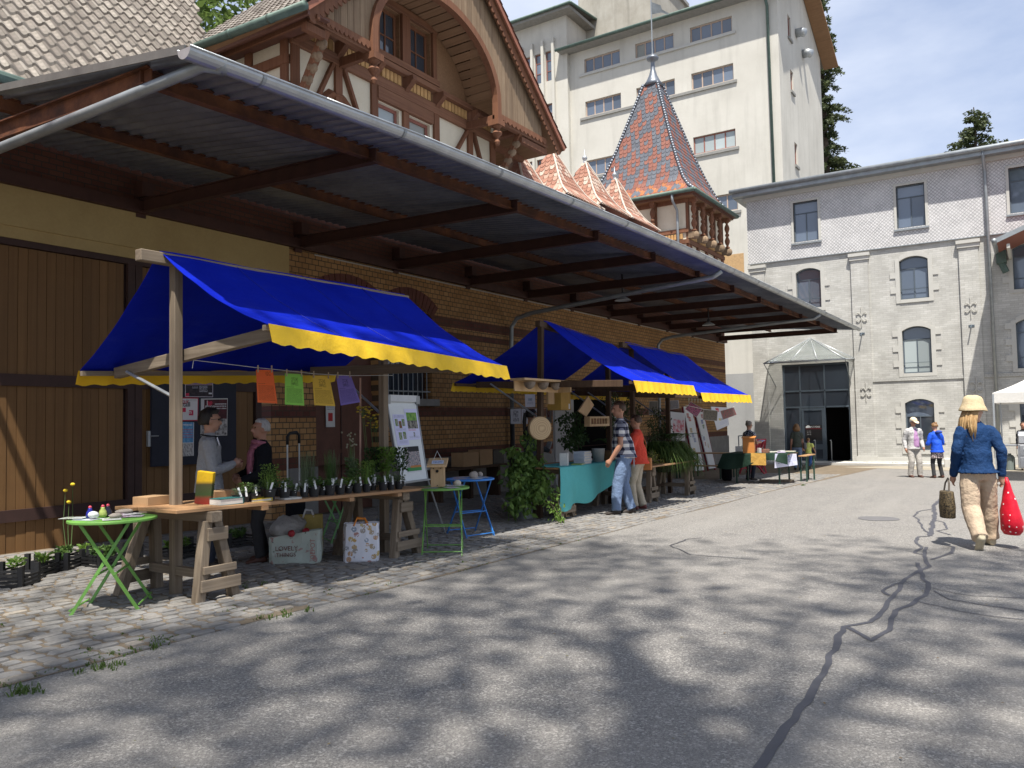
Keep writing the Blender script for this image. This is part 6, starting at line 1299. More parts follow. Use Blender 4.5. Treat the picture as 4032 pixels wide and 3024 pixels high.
for i, p in enumerate(mb.v): mb.v[i] = p+Vector((noise.noise(p*9), noise.noise(p*9+Vector((5, 0, 0))), 0))*.018
mb.obj('bag_body', c_dots, bagt, smooth=True)
# 12 head of a person behind the barbecue
person('dark-haired person standing behind the silver barbecue', 32.8, .42, R(190), 1.60, (m_sk2, c_black, c_dkjean, s_dark), hair=h_brown, hstyle='short', vox=.016)
# ------------------------------------------------------------------ market stalls

k = N('blue awning canvas faded'); v = k.coord('Object'); n1_ = k.noise(v, .9, 5, .65); n2_ = k.noise(k.coord('Object', (1.2, 5, 5)), 1.5, 4); cc = k.mix(k.ramp(n1_, [(.3, 0.0), (.7, 1.0)]), (.002, .010, .30), (.006, .022, .46)); cc = k.mix(k.ramp(n2_, [(.58, 0.0), (.8, .25)]), cc, (.05, .07, .40)); k.bump(k.math('ADD', k.noise(v, 3, 4), k.math('MULTIPLY', k.noise(v, 200, 2), .05)), .35, .05); m_blue = k.out(cc, .6, 0, .1)
tb = k.n('ShaderNodeBsdfTranslucent'); tb.inputs['Color'].default_value = (.003, .014, .40, 1); ms = k.n('ShaderNodeMixShader'); ms.inputs[0].default_value = .12; k.l(k.b.outputs[0], ms.inputs[1]); k.l(tb.outputs[0], ms.inputs[2]); k.l(ms.outputs[0], k.t.nodes['Material Output'].inputs['Surface'])
m_yell = m_cloth('yellow valance canvas', (.80, .52, .03), .5, 2, .35, 6, .18)
m_seam = mat('blue seam tape', (.004, .012, .26), .6, .2)
m_turq = m_cloth('turquoise tablecloth', (.10, .42, .42), .7, 2, .6, 5); m_line = mat('white cord', (.6, .6, .58), .8, .1); m_peg = mat('wooden peg', (.42, .33, .22), .8, .15)
def awning(parent, FL, FR, RL, RR, BL, BR, sag=.10, val=.20, bval=.17, seed=0, scal=22):
    FL, FR, RL, RR, BL, BR = [Vector(p) for p in (FL, FR, RL, RR, BL, BR)]
    mb = MB(); nu, nv = 26, 16
    def slope(A, B_, C, D):
        def f(u, v):
            p = A.lerp(B_, u).lerp(C.lerp(D, u), v); s_ = sag*4*v*(1-v)*(.55+.6*(.5-abs(u-.5))*(.7)+.35*abs(2*u-1)**3)
            wr = .016*noise.noise(Vector((u*5, v*4, seed)))+.010*abs(noise.noise(Vector((u*16+v*5, v*3, seed+3))))+.012*math.sin(u*22+v*3)*v*v
            return p+Vector((0, 0, -s_+wr))
        return f
    mb.grid(slope(RL, RR, FL, FR), nu, nv); mb.grid(slope(RL, RR, BL, BR), nu, nv, flip=True)
    n0 = len(mb.v); mb.v += [p+Vector((0, 0, -.004)) for p in mb.v]; mb.f += [tuple(i+n0 for i in f)[::-1] for f in list(mb.f)]; mb.m += [0]*(len(mb.f)-len(mb.m))
    aw = mb.obj('awning', m_blue, parent, smooth=True, recalc=False)
    for u in (.24, .5, .76):
        for fn, nm in ((slope(RL, RR, FL, FR), 'awning_seam'), (slope(RL, RR, BL, BR), 'awning_seam')):
            m3 = MB(); m3.tube([fn(u, q/12)+Vector((0, 0, .003)) for q in range(13)], .005, 5); m3.obj(nm, m_seam, aw, smooth=True)
    for A, B_, h, out_ in ((FL, FR, val, -1), (BL, BR, bval, 1)):
        m2 = MB(); k = 90
        def vf(u, v, A=A, B_=B_, h=h, out_=out_):
            p = A.lerp(B_, u); dd = h*(1-.11*(.5+.5*math.cos(2*math.pi*u*scal*.9))-.05*noise.noise(Vector((u*9, seed, 2)))); w = .035*noise.noise(Vector((u*7, seed+out_, 0)))+.018*math.sin(u*scal*3.1416*.9+seed)
            return p+Vector((0, out_*(.03+.05*v+w*v), .012-dd*v-.01*(1-v)))
        m2.grid(vf, k, 6); n0 = len(m2.v); m2.v += [p+Vector((0, -out_*.004, 0)) for p in m2.v]; m2.f += [tuple(i+n0 for i in f)[::-1] for f in list(m2.f)]; m2.m += [0]*(len(m2.f)-len(m2.m))
        m2.obj('valance', m_yell, aw, smooth=True, recalc=False)
    return aw
def stall(label, posts, FL, FR, RL, RR, BL, BR, wm, wmx, wmy, pw=.092, arm_z=0, **k):
    x0, y0 = posts[0][:2]; t = thing('market_stall', label, 'market stall', (x0, y0, gz(x0)), 'blue and yellow market stalls')
    FL, FR, RL, RR, BL, BR = [Vector(p) for p in (FL, FR, RL, RR, BL, BR)]
    for i, (x, y, tx_, ty_) in enumerate(posts):
        MB().beam((x, y, gz(x)-.02), (x+tx_, y+ty_, RL.lerp(RR, i).z-.02), pw, pw, (0, 1, 0)).obj('post', wm, t, bevel=.008)
        f = FL.lerp(FR, .015+.93*i); b = BL.lerp(BR, .015+.93*i); x2 = x+tx_*.65
        MB().beam((x2+pw*.0+(.06+pw/2)*(-1 if i else 1), f.y+.02, f.z-.06), (x2+(.06+pw/2)*(-1 if i else 1), b.y-.1, b.z-.02), .075, .115).obj('arm', wmy, t, bevel=.006)
        mb = MB(); mb.tube([(x2+.05, y+.95*(b.y-y)*.75, b.z-.02), (x2+.05, y+.05, f.z-.62)], .017, 6); mb.obj('brace', m_zinc, t)
    mb = MB(); mb.beam(RL-Vector((.22, 0, .075)), RR+Vector((.05, 0, -.075)), .10, .11); mb.obj('ridge_beam', wmx, t, bevel=.008)
    for A, B_ in ((FL, FR), (BL, BR)): MB().beam(A+Vector((0, .03 if A is FL else -.03, -.03)), B_+Vector((0, .03 if A is FL else -.03, -.03)), .05, .05).obj('edge_rail', wmx, t)
    awning(t, FL, FR, RL, RR, BL, BR, **k); return t
stall('nearest blue and yellow market stall, over the potted plants', [(4.74, 7.03, 0, 0), (7.70, 7.03, .02, 0)], (4.72, 5.68, 2.46), (8.52, 5.68, 2.265), (4.56, 7.03, 3.27), (8.14, 7.03, 3.29), (4.50, 8.33, 2.17), (8.2, 8.33, 2.32), m_wood, m_woodx, m_woody, sag=.10, val=.20, scal=20)
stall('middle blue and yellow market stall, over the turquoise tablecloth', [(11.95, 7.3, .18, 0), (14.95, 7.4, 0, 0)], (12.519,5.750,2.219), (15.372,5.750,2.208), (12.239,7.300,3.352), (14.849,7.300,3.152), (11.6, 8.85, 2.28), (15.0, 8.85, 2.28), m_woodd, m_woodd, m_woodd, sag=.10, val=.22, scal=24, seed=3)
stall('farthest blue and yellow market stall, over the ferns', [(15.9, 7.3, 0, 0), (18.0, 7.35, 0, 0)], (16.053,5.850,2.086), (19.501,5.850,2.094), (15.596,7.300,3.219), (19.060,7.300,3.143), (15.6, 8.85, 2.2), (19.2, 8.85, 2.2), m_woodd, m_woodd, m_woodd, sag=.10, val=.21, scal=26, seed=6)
# ------------------------------------------------------------------ trestles and boards
def trestle(label, x, y0, y1, zt, wm, spread=.42, flip=1, grp='wooden trestles'):
    z0 = gz(x); t = thing('trestle', label, 'trestle', (x, (y0+y1)/2, z0), grp)
    for y in (y0, y1):
        a = -.13*flip if y == y0 else -.32*flip; b = spread*.62*flip if y == y0 else .08*flip
        MB().beam((x+a, y, z0), (x-.05*flip, y, zt-.09), .085, .10, (0, 1, 0)).obj('leg', wm, t, bevel=.006); MB().beam((x+b, y, z0), (x+.05*flip, y, zt-.09), .085, .10, (0, 1, 0)).obj('leg', wm, t, bevel=.006)
        for zz, hh in ((.56, .12), (.26, .07), (.10, .11)):
            k = 1-(zz/(zt-z0)); MB().bx(min(x+a*k, x+b*k)-.03, max(x+a*k, x+b*k)+.06, y-.075 if y == y0 else y+.05, y-.05 if y == y0 else y+.075, z0+zz, z0+zz+hh).obj('cross_board', m_woodx if wm is m_wood else wm, t, bevel=.005)
    MB().bx(x-.06, x+.06, y0-.10, y1+.1, zt-.10, zt-.002).obj('top_beam', m_woody if wm is m_wood else wm, t, bevel=.006); MB().bx(x-.035, x+.035, y0+.04, y1-.04, z0+.2, z0+.28).obj('low_rail', m_woody if wm is m_wood else wm, t, bevel=.005)
    return t
def tz(x): return .815-.0205*(x-4.5)
trestle('weathered trestle at the near end of the plant table', 4.74, 6.50, 7.46, tz(4.74)-.035, m_wood)
trestle('weathered trestle at the far end of the plant table', 7.55, 6.62, 7.40, tz(7.5)-.035, m_wood, .5)
mb = MB()
for y0, y1 in ((6.46, 6.80), (6.81, 7.12)):
    mb.add([(4.36, y0, tz(4.36)-.032), (8.0, y0, tz(8.0)-.032), (8.0, y1, tz(8)-.032), (4.36, y1, tz(4.36)-.032), (4.36, y0, tz(4.36)), (8.0, y0, tz(8.0)), (8.0, y1, tz(8)), (4.36, y1, tz(4.36))], [(0, 3, 2, 1), (4, 5, 6, 7), (0, 1, 5, 4), (1, 2, 6, 5), (2, 3, 7, 6), (3, 0, 4, 7)])
tt = thing('plank_table', 'reddish plank table carrying the potted plants', 'table', (6, 6.9, tz(6)))
for i, (y0, y1) in enumerate(((6.46, 6.78), (6.785, 7.10), (7.105, 7.40))):
    xa = 4.36+(.0, .03, -.02)[i]; m_ = MB(); m_.add([(xa, y0, tz(xa)-.032), (8.0, y0, tz(8.0)-.032), (8.0, y1, tz(8)-.032), (xa, y1, tz(xa)-.032), (xa, y0, tz(xa)), (8.0, y0, tz(8.0)), (8.0, y1, tz(8)), (xa, y1, tz(xa))], [(0, 3, 2, 1), (4, 5, 6, 7), (0, 1, 5, 4), (1, 2, 6, 5), (2, 3, 7, 6), (3, 0, 4, 7)]); m_.obj('board', m_woodt, tt, bevel=.004)
for x in (5.3, 6.5, 7.3): MB().bx(x, x+.07, 6.44, 7.3, tz(x)-.075, tz(x)-.034).obj('batten', m_woodt, tt)
trestle('dark trestle at the left end of the turquoise table', 12.2, 6.95, 7.6, .72, m_wood, .45); trestle('dark trestle at the right end of the turquoise table', 14.75, 6.8, 7.5, .70, m_wood, .45)
trestle('trestle at the near end of the fern table', 15.6, 6.8, 7.4, .56, m_wood, .4); trestle('trestle at the far end of the fern table', 17.65, 6.75, 7.4, .555, m_wood, .4)
mb = MB(); mb.bx(11.9, 15.0, 6.86, 7.85, .725, .755); o = mb.obj('plank_table', m_woodt); tag(o, 'plank top under the turquoise tablecloth', 'table')
mb = MB(); mb.bx(15.3, 18.0, 6.62, 7.6, .565, .595); o = mb.obj('plank_table', m_woodt); tag(o, 'plank top carrying ferns under the farthest stall', 'table')
MB().bx(15.7, 17.9, 7.33, 7.4, .0, .06).obj('stall_rail', m_woodd, bpy.data.objects['market_stall.002'])
# turquoise cloth
def cloth_f(u, v):
    x = 11.88+2.75*u
    if v < .35: return Vector((x, 7.55-.72*(v/.35), .762+.003*noise.noise(Vector((u*9, v*9, 0)))))
    t_ = (v-.35)/.65; drop = (.74-.34*u+.10*math.sin(u*5.5)*u)+(.03*math.sin(u*23)); w = .05*math.sin(u*19+.6*math.sin(u*7))+.05*noise.noise(Vector((u*6, 1, 3)))
    return Vector((x+.03*math.sin(t_*3)*math.sin(u*13)-(.06*t_ if u < .1 else 0), 6.83-.02*math.sin(t_*3.14)-w*t_, .762-drop*t_))
mb = MB(); mb.grid(cloth_f, 90, 34); n0 = len(mb.v); mb.v += [p+Vector((0, .003, -.003)) for p in mb.v]; mb.f += [tuple(i+n0 for i in f)[::-1] for f in list(mb.f)]; mb.m += [0]*(len(mb.f)-len(mb.m)); o = mb.obj('tablecloth', m_turq, smooth=True, recalc=False); tag(o, 'turquoise tablecloth hanging in folds from the middle stall table', 'tablecloth')
# ------------------------------------------------------------------ folding bistro tables
m_lime = mat('lime green lacquer', (.15, .34, .07), .45, .1, 6, .1, 50); m_sky = mat('sky blue lacquer', (.04, .22, .62), .45, .1, 6, .1, 50)
def bistro(label, c, zt, pairs, m, r_=.33, grp='folding bistro tables'):
    z0 = gz(c[0]); t = thing('folding_table', label, 'table', (c[0], c[1], z0), grp)
    mb = MB(); mb.lathe([(r_*.98, -.022), (r_, -.018), (r_, 0), (r_*.985, .004), (0.001, .005)], (c[0], c[1], zt), 40); mb.obj('table_top', m, t, bevel=.002)
    (a, b), (d, e) = pairs; top = lambda p: (2*c[0]-p[0], 2*c[1]-p[1])
    for (p, q) in pairs:
        for s_ in (p, q):
            o_ = q if s_ is p else p; mid = ((p[0]+q[0])/2, (p[1]+q[1])/2); tx_, ty_ = 2*c[0]-mid[0], 2*c[1]-mid[1]; off = (s_[0]-mid[0], s_[1]-mid[1]); tp = (c[0]+(tx_-c[0])*.75+off[0]*.92, c[1]+(ty_-c[1])*.75+off[1]*.92, zt-.02)
            MB().beam((s_[0], s_[1], z0+.005), tp, .026, .012, (c[0]-s_[0], c[1]-s_[1], .5)).obj('leg', m, t)
        mb = MB(); mb.tube([(p[0], p[1], z0+.06), (q[0], q[1], z0+.06)], .008, 6); mb.obj('foot_bar', m, t)
        mid = ((p[0]+q[0])/2, (p[1]+q[1])/2); k_ = .42; f = lambda s_: (s_[0]+(c[0]-mid[0])*1.75*k_, s_[1]+(c[1]-mid[1])*1.75*k_, z0+(zt-z0)*k_)
        mb = MB(); mb.beam(f(p), f(q), .02, .012); mb.obj('cross_bar', m, t)
    return t
bistro('lime green folding table in front of the near trestle', (4.09, 7.0), .755, [((3.69, 6.97), (4.04, 7.295)), ((4.144, 6.685), (4.495, 7.05))], m_lime, .37)
bistro('lime green folding table carrying the bird box', (8.09, 6.38), .735, [((7.73, 6.44), (7.98, 6.01)), ((8.21, 6.74), (8.43, 6.33))], m_lime, .34)
bistro('sky blue folding table behind the bird box', (9.62, 7.07), .725, [((9.57, 7.48), (9.99, 7.27)), ((9.21, 6.84), (9.69, 6.70))], m_sky, .36)
bistro('pale green folding table in the shade under the plant table', (8.15, 8.35), .60, [((7.9, 8.2), (8.1, 8.6)), ((8.25, 8.1), (8.45, 8.5))], mat('pale green lacquer', (.13, .30, .10), .5, .1), .28)
# things on the bistro tables
pp = [m_print('flyer %d' % i, b, [(.1, .9, .55, .9, a)], [(.1, .9, .08, .45, 6, (.25, .25, .25))]) for i, (b, a) in enumerate((((.55, .57, .62), ((.12, .2, .32), (.35, .45, .5))), ((.50, .52, .50), ((.1, .2, .08), (.5, .5, .4))), ((.55, .50, .55), ((.35, .1, .2), (.5, .45, .5))), ((.62, .62, .6), ((.1, .12, .3), (.6, .6, .6)))))]
def flyer(x, y, z, a, k, w=.15, h=.21, label=None):
    c, s_ = math.cos(a), math.sin(a); q = lambda u, v: (x+u*c-v*s_, y+u*s_+v*c, z); o = sheet([q(-w/2, -h/2), q(w/2, -h/2), q(w/2, h/2), q(-w/2, h/2)], 'flyer', pp[k % 4]); return tag(o, label, 'flyer', 'flyers on the folding tables')
def fl_lab(k, dx, dy, tb): return 'flyer with %s picture at the %s %s of the %s' % (('blue', 'green', 'pink', 'dark blue')[k % 4], 'back' if dy > .1 else 'front' if dy < -.1 else 'middle', 'left' if dx < -.03 else 'right' if dx > .03 else 'centre', tb)
for i, (dx, dy, a) in enumerate(((-.2, .05, .3), (-.1, -.15, -.5), (.1, -.12, .8), (.2, .08, .1), (.0, .18, 1.2), (-.24, .2, .6), (.06, .02, -.2))): flyer(4.09+dx, 7.0+dy, .764+.002*i, a, i, label=fl_lab(i, dx, dy, 'nearest green table'))
for i, (dx, dy, a) in enumerate(((-.2, .05, .3), (-.08, -.2, -.5), (.18, -.06, .8), (.14, .14, .1))): flyer(8.09+dx, 6.38+dy, .744+.002*i, a, i+1, label=fl_lab(i+1, dx, dy, 'bird box table'))
for i, (dx, dy, a) in enumerate(((-.2, .05, .3), (-.1, -.18, -.5), (.12, -.12, .8), (.2, .08, .1), (.0, .18, 1.2))): flyer(9.62+dx, 7.07+dy, .734+.002*i, a, i+2, label=fl_lab(i+2, dx, dy, 'blue folding table'))
m_peb = mat('river pebble', (.36, .31, .26), .8, .2, 12, .3, 60)
def pebble(p, s_, label, m=m_peb):
    mb = MB(); mb.sph(p, s_, 14, 9)
    for i, q in enumerate(mb.v): mb.v[i] = q+(q-Vector(p))*.22*noise.noise(q*14)
    o = mb.obj('pebble', m, smooth=True); tag(o, label, 'stone', 'stones weighing down flyers')
pebble((4.28, 7.14, .79), (.085, .055, .022), 'flat grey pebble on the nearest green table'); pebble((4.06, 6.9, .785), (.06, .045, .022), 'brownish pebble on the nearest green table')
pebble((3.91, 7.0, .80), (.045, .045, .035), 'round pale stone beside the glass figures', mat('pale speckled stone', (.55, .55, .55), .7, .2, 30, .2)); pebble((8.30, 6.30, .775), (.055, .045, .04), 'pale stone beside the bird box', mat('pale beige stone', (.50, .45, .36), .8, .15, 12, .3)); pebble((9.62, 7.0, .775), (.075, .06, .06), 'large brown stone on the blue table'); pebble((9.88, 7.07, .765), (.045, .04, .045), 'small upright stone on the blue table')
for i, (x, y, c, nm) in enumerate(((3.93, 7.09, (.02, .025, .22), 'blue'), (4.03, 7.06, (.30, .36, .10), 'green and yellow'), (4.10, 7.10, (.015, .015, .03), 'black'))):
    mb = MB(); mb.lathe([(.03, 0), (.036, .02), (.03, .05), (.016, .075), (.018, .085)], (x, y, .77), 12); t = thing('glass_figure', 'small %s glass figure with a red head on the nearest green table' % nm, 'figurine', (x, y, .77)); mb.obj('figure_body', mat('glass figure %s' % nm, c, .2, .2, 20), t, smooth=True)
    MB().sph((x, y, .862), .016, 8, 6).obj('figure_head', mat('red glaze', (.45, .05, .08), .3, .1), t, smooth=True)
bh = thing('bird_box', 'pine bird box with sloping roof standing on the lime green table', 'bird box', (8.02, 6.40, .75)); Rb = rz(R(-57))
def bhp(a, b, c): return Vector((8.02, 6.40, .75))+Rb @ Vector((a, b, c))
mb = MB(); mb.prism([(-.09, 0), (.09, 0), (.09, .26), (-.09, .31)], lambda u, v, d: bhp(d, -u, v), -.085, .085); mb.obj('box_body', m_pine, bh, bevel=.004)
mb = MB(); mb.prism([(-.12, .315), (.15, .235), (.15, .262), (-.12, .342)], lambda u, v, d: bhp(d, -u, v+.015), -.125, .125); rf = mb.obj('box_roof', m_pine, bh, bevel=.003)
mb = MB(); mb.lathe([(.019, 0), (.019, .01)], bhp(0, -.0945, .2), 14, rot=Rb @ rx(R(90))); mb.obj('entrance_hole', m_dark, bh); mb = MB()
for a, c in ((-.045, .235), (.045, .235), (0, .02)): mb = MB(); mb.lathe([(.007, 0), (.007, .01)], bhp(a, -.0945, c), 8, rot=Rb @ rx(R(90))); mb.obj('screw', m_iron, bh)
mb = MB(); mb.tube([bhp(-.06, .05, .33), bhp(-.01, .05, .45), bhp(.05, .05, .33)], .004, 6); mb.obj('hanging_cord', m_line, bh)
sheet([bhp(-.07, -.10, .295), bhp(.08, -.10, .295), bhp(.08, .0, .33), bhp(-.07, .0, .33)], 'box_label', m_print('bird box label', (.55, .62, .75), [(.1, .9, .3, .7, ((.1, .15, .3), (.5, .55, .7)))]), bh)
# ------------------------------------------------------------------ potted plants on the table
m_pot = mat('black plastic pot', (.022, .022, .023), .55, .25, 9, .1, 40); m_soil = mat('potting soil', (.03, .02, .014), .95, .3, 20, .5, 50); m_tagm = mat('white plant label', (.72, .72, .70), .6, .08, 8, 0)
lf = [m_leaf('herb leaves', (.035, .085, .02), (.12, .20, .05)), m_leaf('grey green leaves', (.07, .11, .05), (.20, .25, .13)), m_leaf('fresh leaves', (.06, .13, .02), (.20, .32, .06)), m_leaf('dark leaves', (.02, .05, .016), (.06, .11, .03))]; m_yfl = mat('yellow petals', (.75, .55, .03), .7, .15); m_stem = mat('plant stem', (.08, .13, .04), .8, .2)
def herb(mb, x, y, z, h, r_, n, size, rg, up=.6):
    for i in range(n):
        a = rg.uniform(0, 6.28); rr = r_*math.sqrt(rg.random()); hh = h*rg.uniform(.25, 1); q = Vector((x+rr*math.cos(a), y+rr*math.sin(a), z+hh)); d = Vector((math.cos(a)*(1-up), math.sin(a)*(1-up), rg.uniform(-.2, up))).normalized(); s_ = d.cross(Vector((rg.uniform(-1, 1), rg.uniform(-1, 1), 1))).normalized(); L_ = size*rg.uniform(.6, 1.3)
        mb.add([q-d*L_*.5, q+s_*L_*.28, q+d*L_*.55, q-s_*L_*.28], [(0, 1, 2, 3)])
def stems(mb, x, y, z, h, r_, n, rg, w=.0025):
    for i in range(n):
        a = rg.uniform(0, 6.28); p = Vector((x+r_*.3*math.cos(a), y+r_*.3*math.sin(a), z)); e = Vector((x+r_*1.1*math.cos(a)*rg.random(), y+r_*1.1*math.sin(a)*rg.random(), z+h*rg.uniform(.6, 1))); mid = p.lerp(e, .5)+Vector((rg.uniform(-.2, .2)*r_, rg.uniform(-.2, .2)*r_, 0)); sd = Vector((math.sin(a), -math.cos(a), 0))*w
        mb.add([p-sd, p+sd, mid+sd*.8, mid-sd*.8, e+sd*.3, e-sd*.3], [(0, 1, 2, 3), (3, 2, 4, 5)])
def pot_plant(x, y, z, r_, kind, seed, label, grp='potted plants on the table', lab=True):
    rg = random.Random(seed); vg = rg.uniform(.6, 1.45); t = thing('potted_plant', label, 'potted plant', (x, y, z), grp); hp_ = r_*1.75
    mb = MB(); mb.lathe([(r_*.74, 0), (r_*.97, hp_*.88), (r_*1.06, hp_*.88), (r_*1.07, hp_), (r_*.98, hp_), (r_*.95, hp_*.9)], (x, y, z), 18, cap=True); pt = mb.obj('pot', m_pot, t, smooth=False)
    mb = MB(); mb.lathe([(r_*.95, 0), (.001, .004)], (x, y, z+hp_*.9), 14, cap=False); mb.obj('soil', m_soil, pt)
    mb = MB(); zz = z+hp_*.9
    if kind == 'herb': stems(mb, x, y, zz, .14*vg, r_*1.3, 16, rg); herb(mb, x, y, zz, .13*vg, r_*1.5, int(110+60*vg), .024+.014*rg.random(), rg, rg.uniform(.3, .8))
    elif kind == 'low': stems(mb, x, y, zz, .10*vg, r_*1.2, 12, rg); herb(mb, x, y, zz, .08*vg, r_*1.35, int(60+70*rg.random()), .02+.022*rg.random(), rg, .4)
    elif kind == 'chive': stems(mb, x, y, zz, .42, r_*1.6, 90, rg, .0022)
    elif kind == 'feather': stems(mb, x, y, zz, .26, r_*1.6, 40, rg); herb(mb, x, y, zz+.05, .22, r_*1.7, 240, .022, rg)
    elif kind == 'tall': stems(mb, x, y, zz, .62, r_*1.2, 14, rg, .0035); herb(mb, x, y, zz, .30, r_*1.5, 110, .05, rg)
    elif kind == 'bush': stems(mb, x, y, zz, .42, r_*1.7, 22, rg, .003); herb(mb, x, y, zz+.02, .40, r_*2.0, 260, .05, rg)
    mb.obj('foliage', lf[{'herb': 0, 'low': 1, 'chive': 1, 'feather': 2, 'tall': 1, 'bush': 3}[kind]] if seed % 3 else lf[rg.randint(0, 2)], t, recalc=False)
    if kind == 'tall':
        f = MB()
        for i in range(10): f.sph((x+rg.uniform(-.09, .09), y+rg.uniform(-.09, .09), zz+rg.uniform(.42, .64)), .012, 6, 5)
        f.obj('seed_heads', mat('dry seed head', (.24, .22, .15), .9, .2), t)['kind'] = 'stuff'
    if lab:
        a = rg.uniform(-.4, .4); mb = MB(); mb.box((x-r_*.2+rg.uniform(-.3, .3)*r_, y-r_*.85, zz+.035), (.020, .0015, .10), rz(R(-50)) @ ry(a) @ rx(R(-12))); mb.obj('plant_label', m_tagm, t)
    return t
spec = [(430, 1142, .045, 'low'), (490, 1140, .047, 'herb'), (547, 1142, .05, 'low'), (665, 1148, .068, 'feather'), (775, 1150, .062, 'herb'), (838, 1138, .046, 'low'), (918, 1138, .048, 'low'), (988, 1130, .064, 'herb'), (1045, 1122, .05, 'low'), (1102, 1118, .066, 'herb'), (1178, 1110, .060, 'low'), (1240, 1100, .050, 'herb'), (1302, 1092, .064, 'herb'), (1370, 1085, .056, 'feather'), (1415, 1070, .05, 'low'), (1490, 1072, .060, 'herb'), (1548, 1066, .052, 'low'), (1605, 1060, .056, 'herb')]
pos = [(5.164,6.660,0.828), (5.263,6.660,0.822), (5.343,6.640,0.813), (5.530,6.620,0.788), (5.711,6.600,0.769), (5.880,6.660,0.769), (5.997,6.620,0.759), (6.116,6.600,0.761), (6.287,6.660,0.756), (6.347,6.600,0.759), (6.506,6.600,0.757), (6.660,6.620,0.759), (6.778,6.600,0.762), (6.932,6.600,0.760), (7.165,6.720,0.761), (7.215,6.600,0.758), (7.358,6.600,0.756), (7.501,6.600,0.755)]
adj = {'low': 'low leafy seedling', 'herb': 'bushy green herb', 'feather': 'feathery green plant', 'chive': 'tall grassy chives', 'tall': 'tall plant with dry seed heads', 'bush': 'tall bushy plant'}
ords = ['first', 'second', 'third', 'fourth', 'fifth', 'sixth', 'seventh', 'eighth', 'ninth', 'tenth', 'eleventh', 'twelfth', 'thirteenth', 'fourteenth', 'fifteenth', 'sixteenth', 'seventeenth', 'eighteenth']
for i, ((fx, fy, r_, kd), p) in enumerate(zip(spec, pos)): pot_plant(p[0], p[1], tz(p[0]), r_*.98, kd, 40+i, '%s in black pot, %s from left in the front row' % (adj[kd], ords[i]))
back = [(5.75, 6.95, 'herb'), (5.98, 7.0, 'low'), (6.3, 6.95, 'chive'), (6.5, 7.05, 'chive'), (6.62, 6.88, 'chive'), (6.8, 7.0, 'chive'), (6.95, 6.85, 'tall'), (7.1, 7.0, 'tall'), (7.3, 6.9, 'feather'), (7.5, 7.05, 'bush'), (7.62, 6.9, 'bush'), (7.74, 7.05, 'bush'), (7.85, 6.88, 'bush')]
for i, (x, y, kd) in enumerate(back): pot_plant(x, y, tz(x), .055, kd, 80+i, '%s in black pot, %s from left in the back row' % (adj[kd], ords[i]))
t = thing('tall_flower', 'tall slender plant with yellow flower heads by the far stall post', 'plant', (7.5, 7.12, tz(7.5))); mb = MB(); fl = MB(); rg = random.Random(5)
for (x, y, h) in ((7.42, 7.1, .98), (7.5, 7.15, 1.0), (7.66, 7.1, .85), (7.7, 7.16, .78), (7.56, 7.1, .92)):
    mb.tube([(x, y, tz(x)), (x+.03, y, tz(x)+h*.5), (x-.01, y+.02, tz(x)+h)], [.005, .004, .003], 5)
    for k in range(9):
        q = (x+rg.uniform(-.09, .09), y+rg.uniform(-.08, .08), tz(x)+h+rg.uniform(-.03, .05)); mb.tube([(x, y+.02, tz(x)+h-.08), q], .002, 4); fl.sph(q, (.022, .022, .010), 7, 5)
mb.obj('stems', m_stem, t); fl.obj('flower_heads', mat('mustard flower heads', (.42, .30, .03), .8, .2, 20), t)['kind'] = 'stuff'
mb = MB(); mb.tube([(7.45, 7.2, tz(7.4)), (7.47, 7.2, 2.15)], .013, 8); o = mb.obj('bamboo_cane', mat('pinkish cane', (.42, .25, .19), .6, .15)); tag(o, 'thin upright cane beside the yellow flowers', 'cane')
# books and boxes on the near end
def boxy(name, label, cat, c, sz, a, m, grp=None, tilt=0, bevel=.003):
    mb = MB(); mb.box((c[0], c[1], c[2]+sz[2]/2), sz, rz(R(a)) @ ry(R(tilt))); o = mb.obj(name, m, bevel=bevel); tag(o, label, cat, grp); return o
m_card = mat('cardboard', (.40, .25, .13), .9, .12, 4, .2, 60); m_page = mat('book pages', (.62, .60, .55), .8, .08, 6, .2, 120)
def book(label, c, sz, a, mcov):
    t = thing('book', label, 'book', c); mb = MB(); Rb_ = rz(R(a)); C = Vector(c); w, d, h = sz
    for zz in (.002, h-.002): mb.box(C+Vector((0, 0, zz)), (w, d, .004), Rb_)
    mb.box(C+Rb_ @ Vector((-w/2+.002, 0, h/2)), (.004, d, h), Rb_); mb.obj('cover', mcov, t); MB().box(C+Rb_ @ Vector((.003, 0, h/2)), (w-.012, d-.012, h-.009), Rb_).obj('pages', m_page, t)
boxy('cardboard_box', 'low open cardboard box left of the near stall post', 'box', (4.62, 7.25, tz(4.6)), (.26, .2, .085), 10, m_card); boxy('cardboard_box', 'low cardboard box behind the books', 'box', (5.35, 7.2, tz(5.3)), (.32, .22, .095), 8, m_card)
book('thick teal book with white pages at the front of the plant table', (5.02, 6.63, tz(5.02)), (.26, .19, .062), 178, mat('teal cover', (.03, .12, .115), .85, .1, spec=.1)); book('yellow book lying on the plant table', (5.42, 6.66, tz(5.42)), (.22, .18, .03), 175, mat('yellow cover', (.75, .55, .02), .5, .1)); book('thin white book lying right of the yellow book', (5.76, 6.6, tz(5.76)), (.2, .2, .018), 170, mat('white cover', (.60, .58, .52), .5, .1))
c_up = Vector((4.90, 6.80, tz(4.9))); mb = MB(); mb.box(c_up+Vector((0, 0, .16)), (.055, .16, .32), rz(R(30)) @ rx(R(8)) @ ry(R(-5))); o = mb.obj('upright_book', m_print('gardening book spine', (.45, .03, .02), []), bevel=.003)
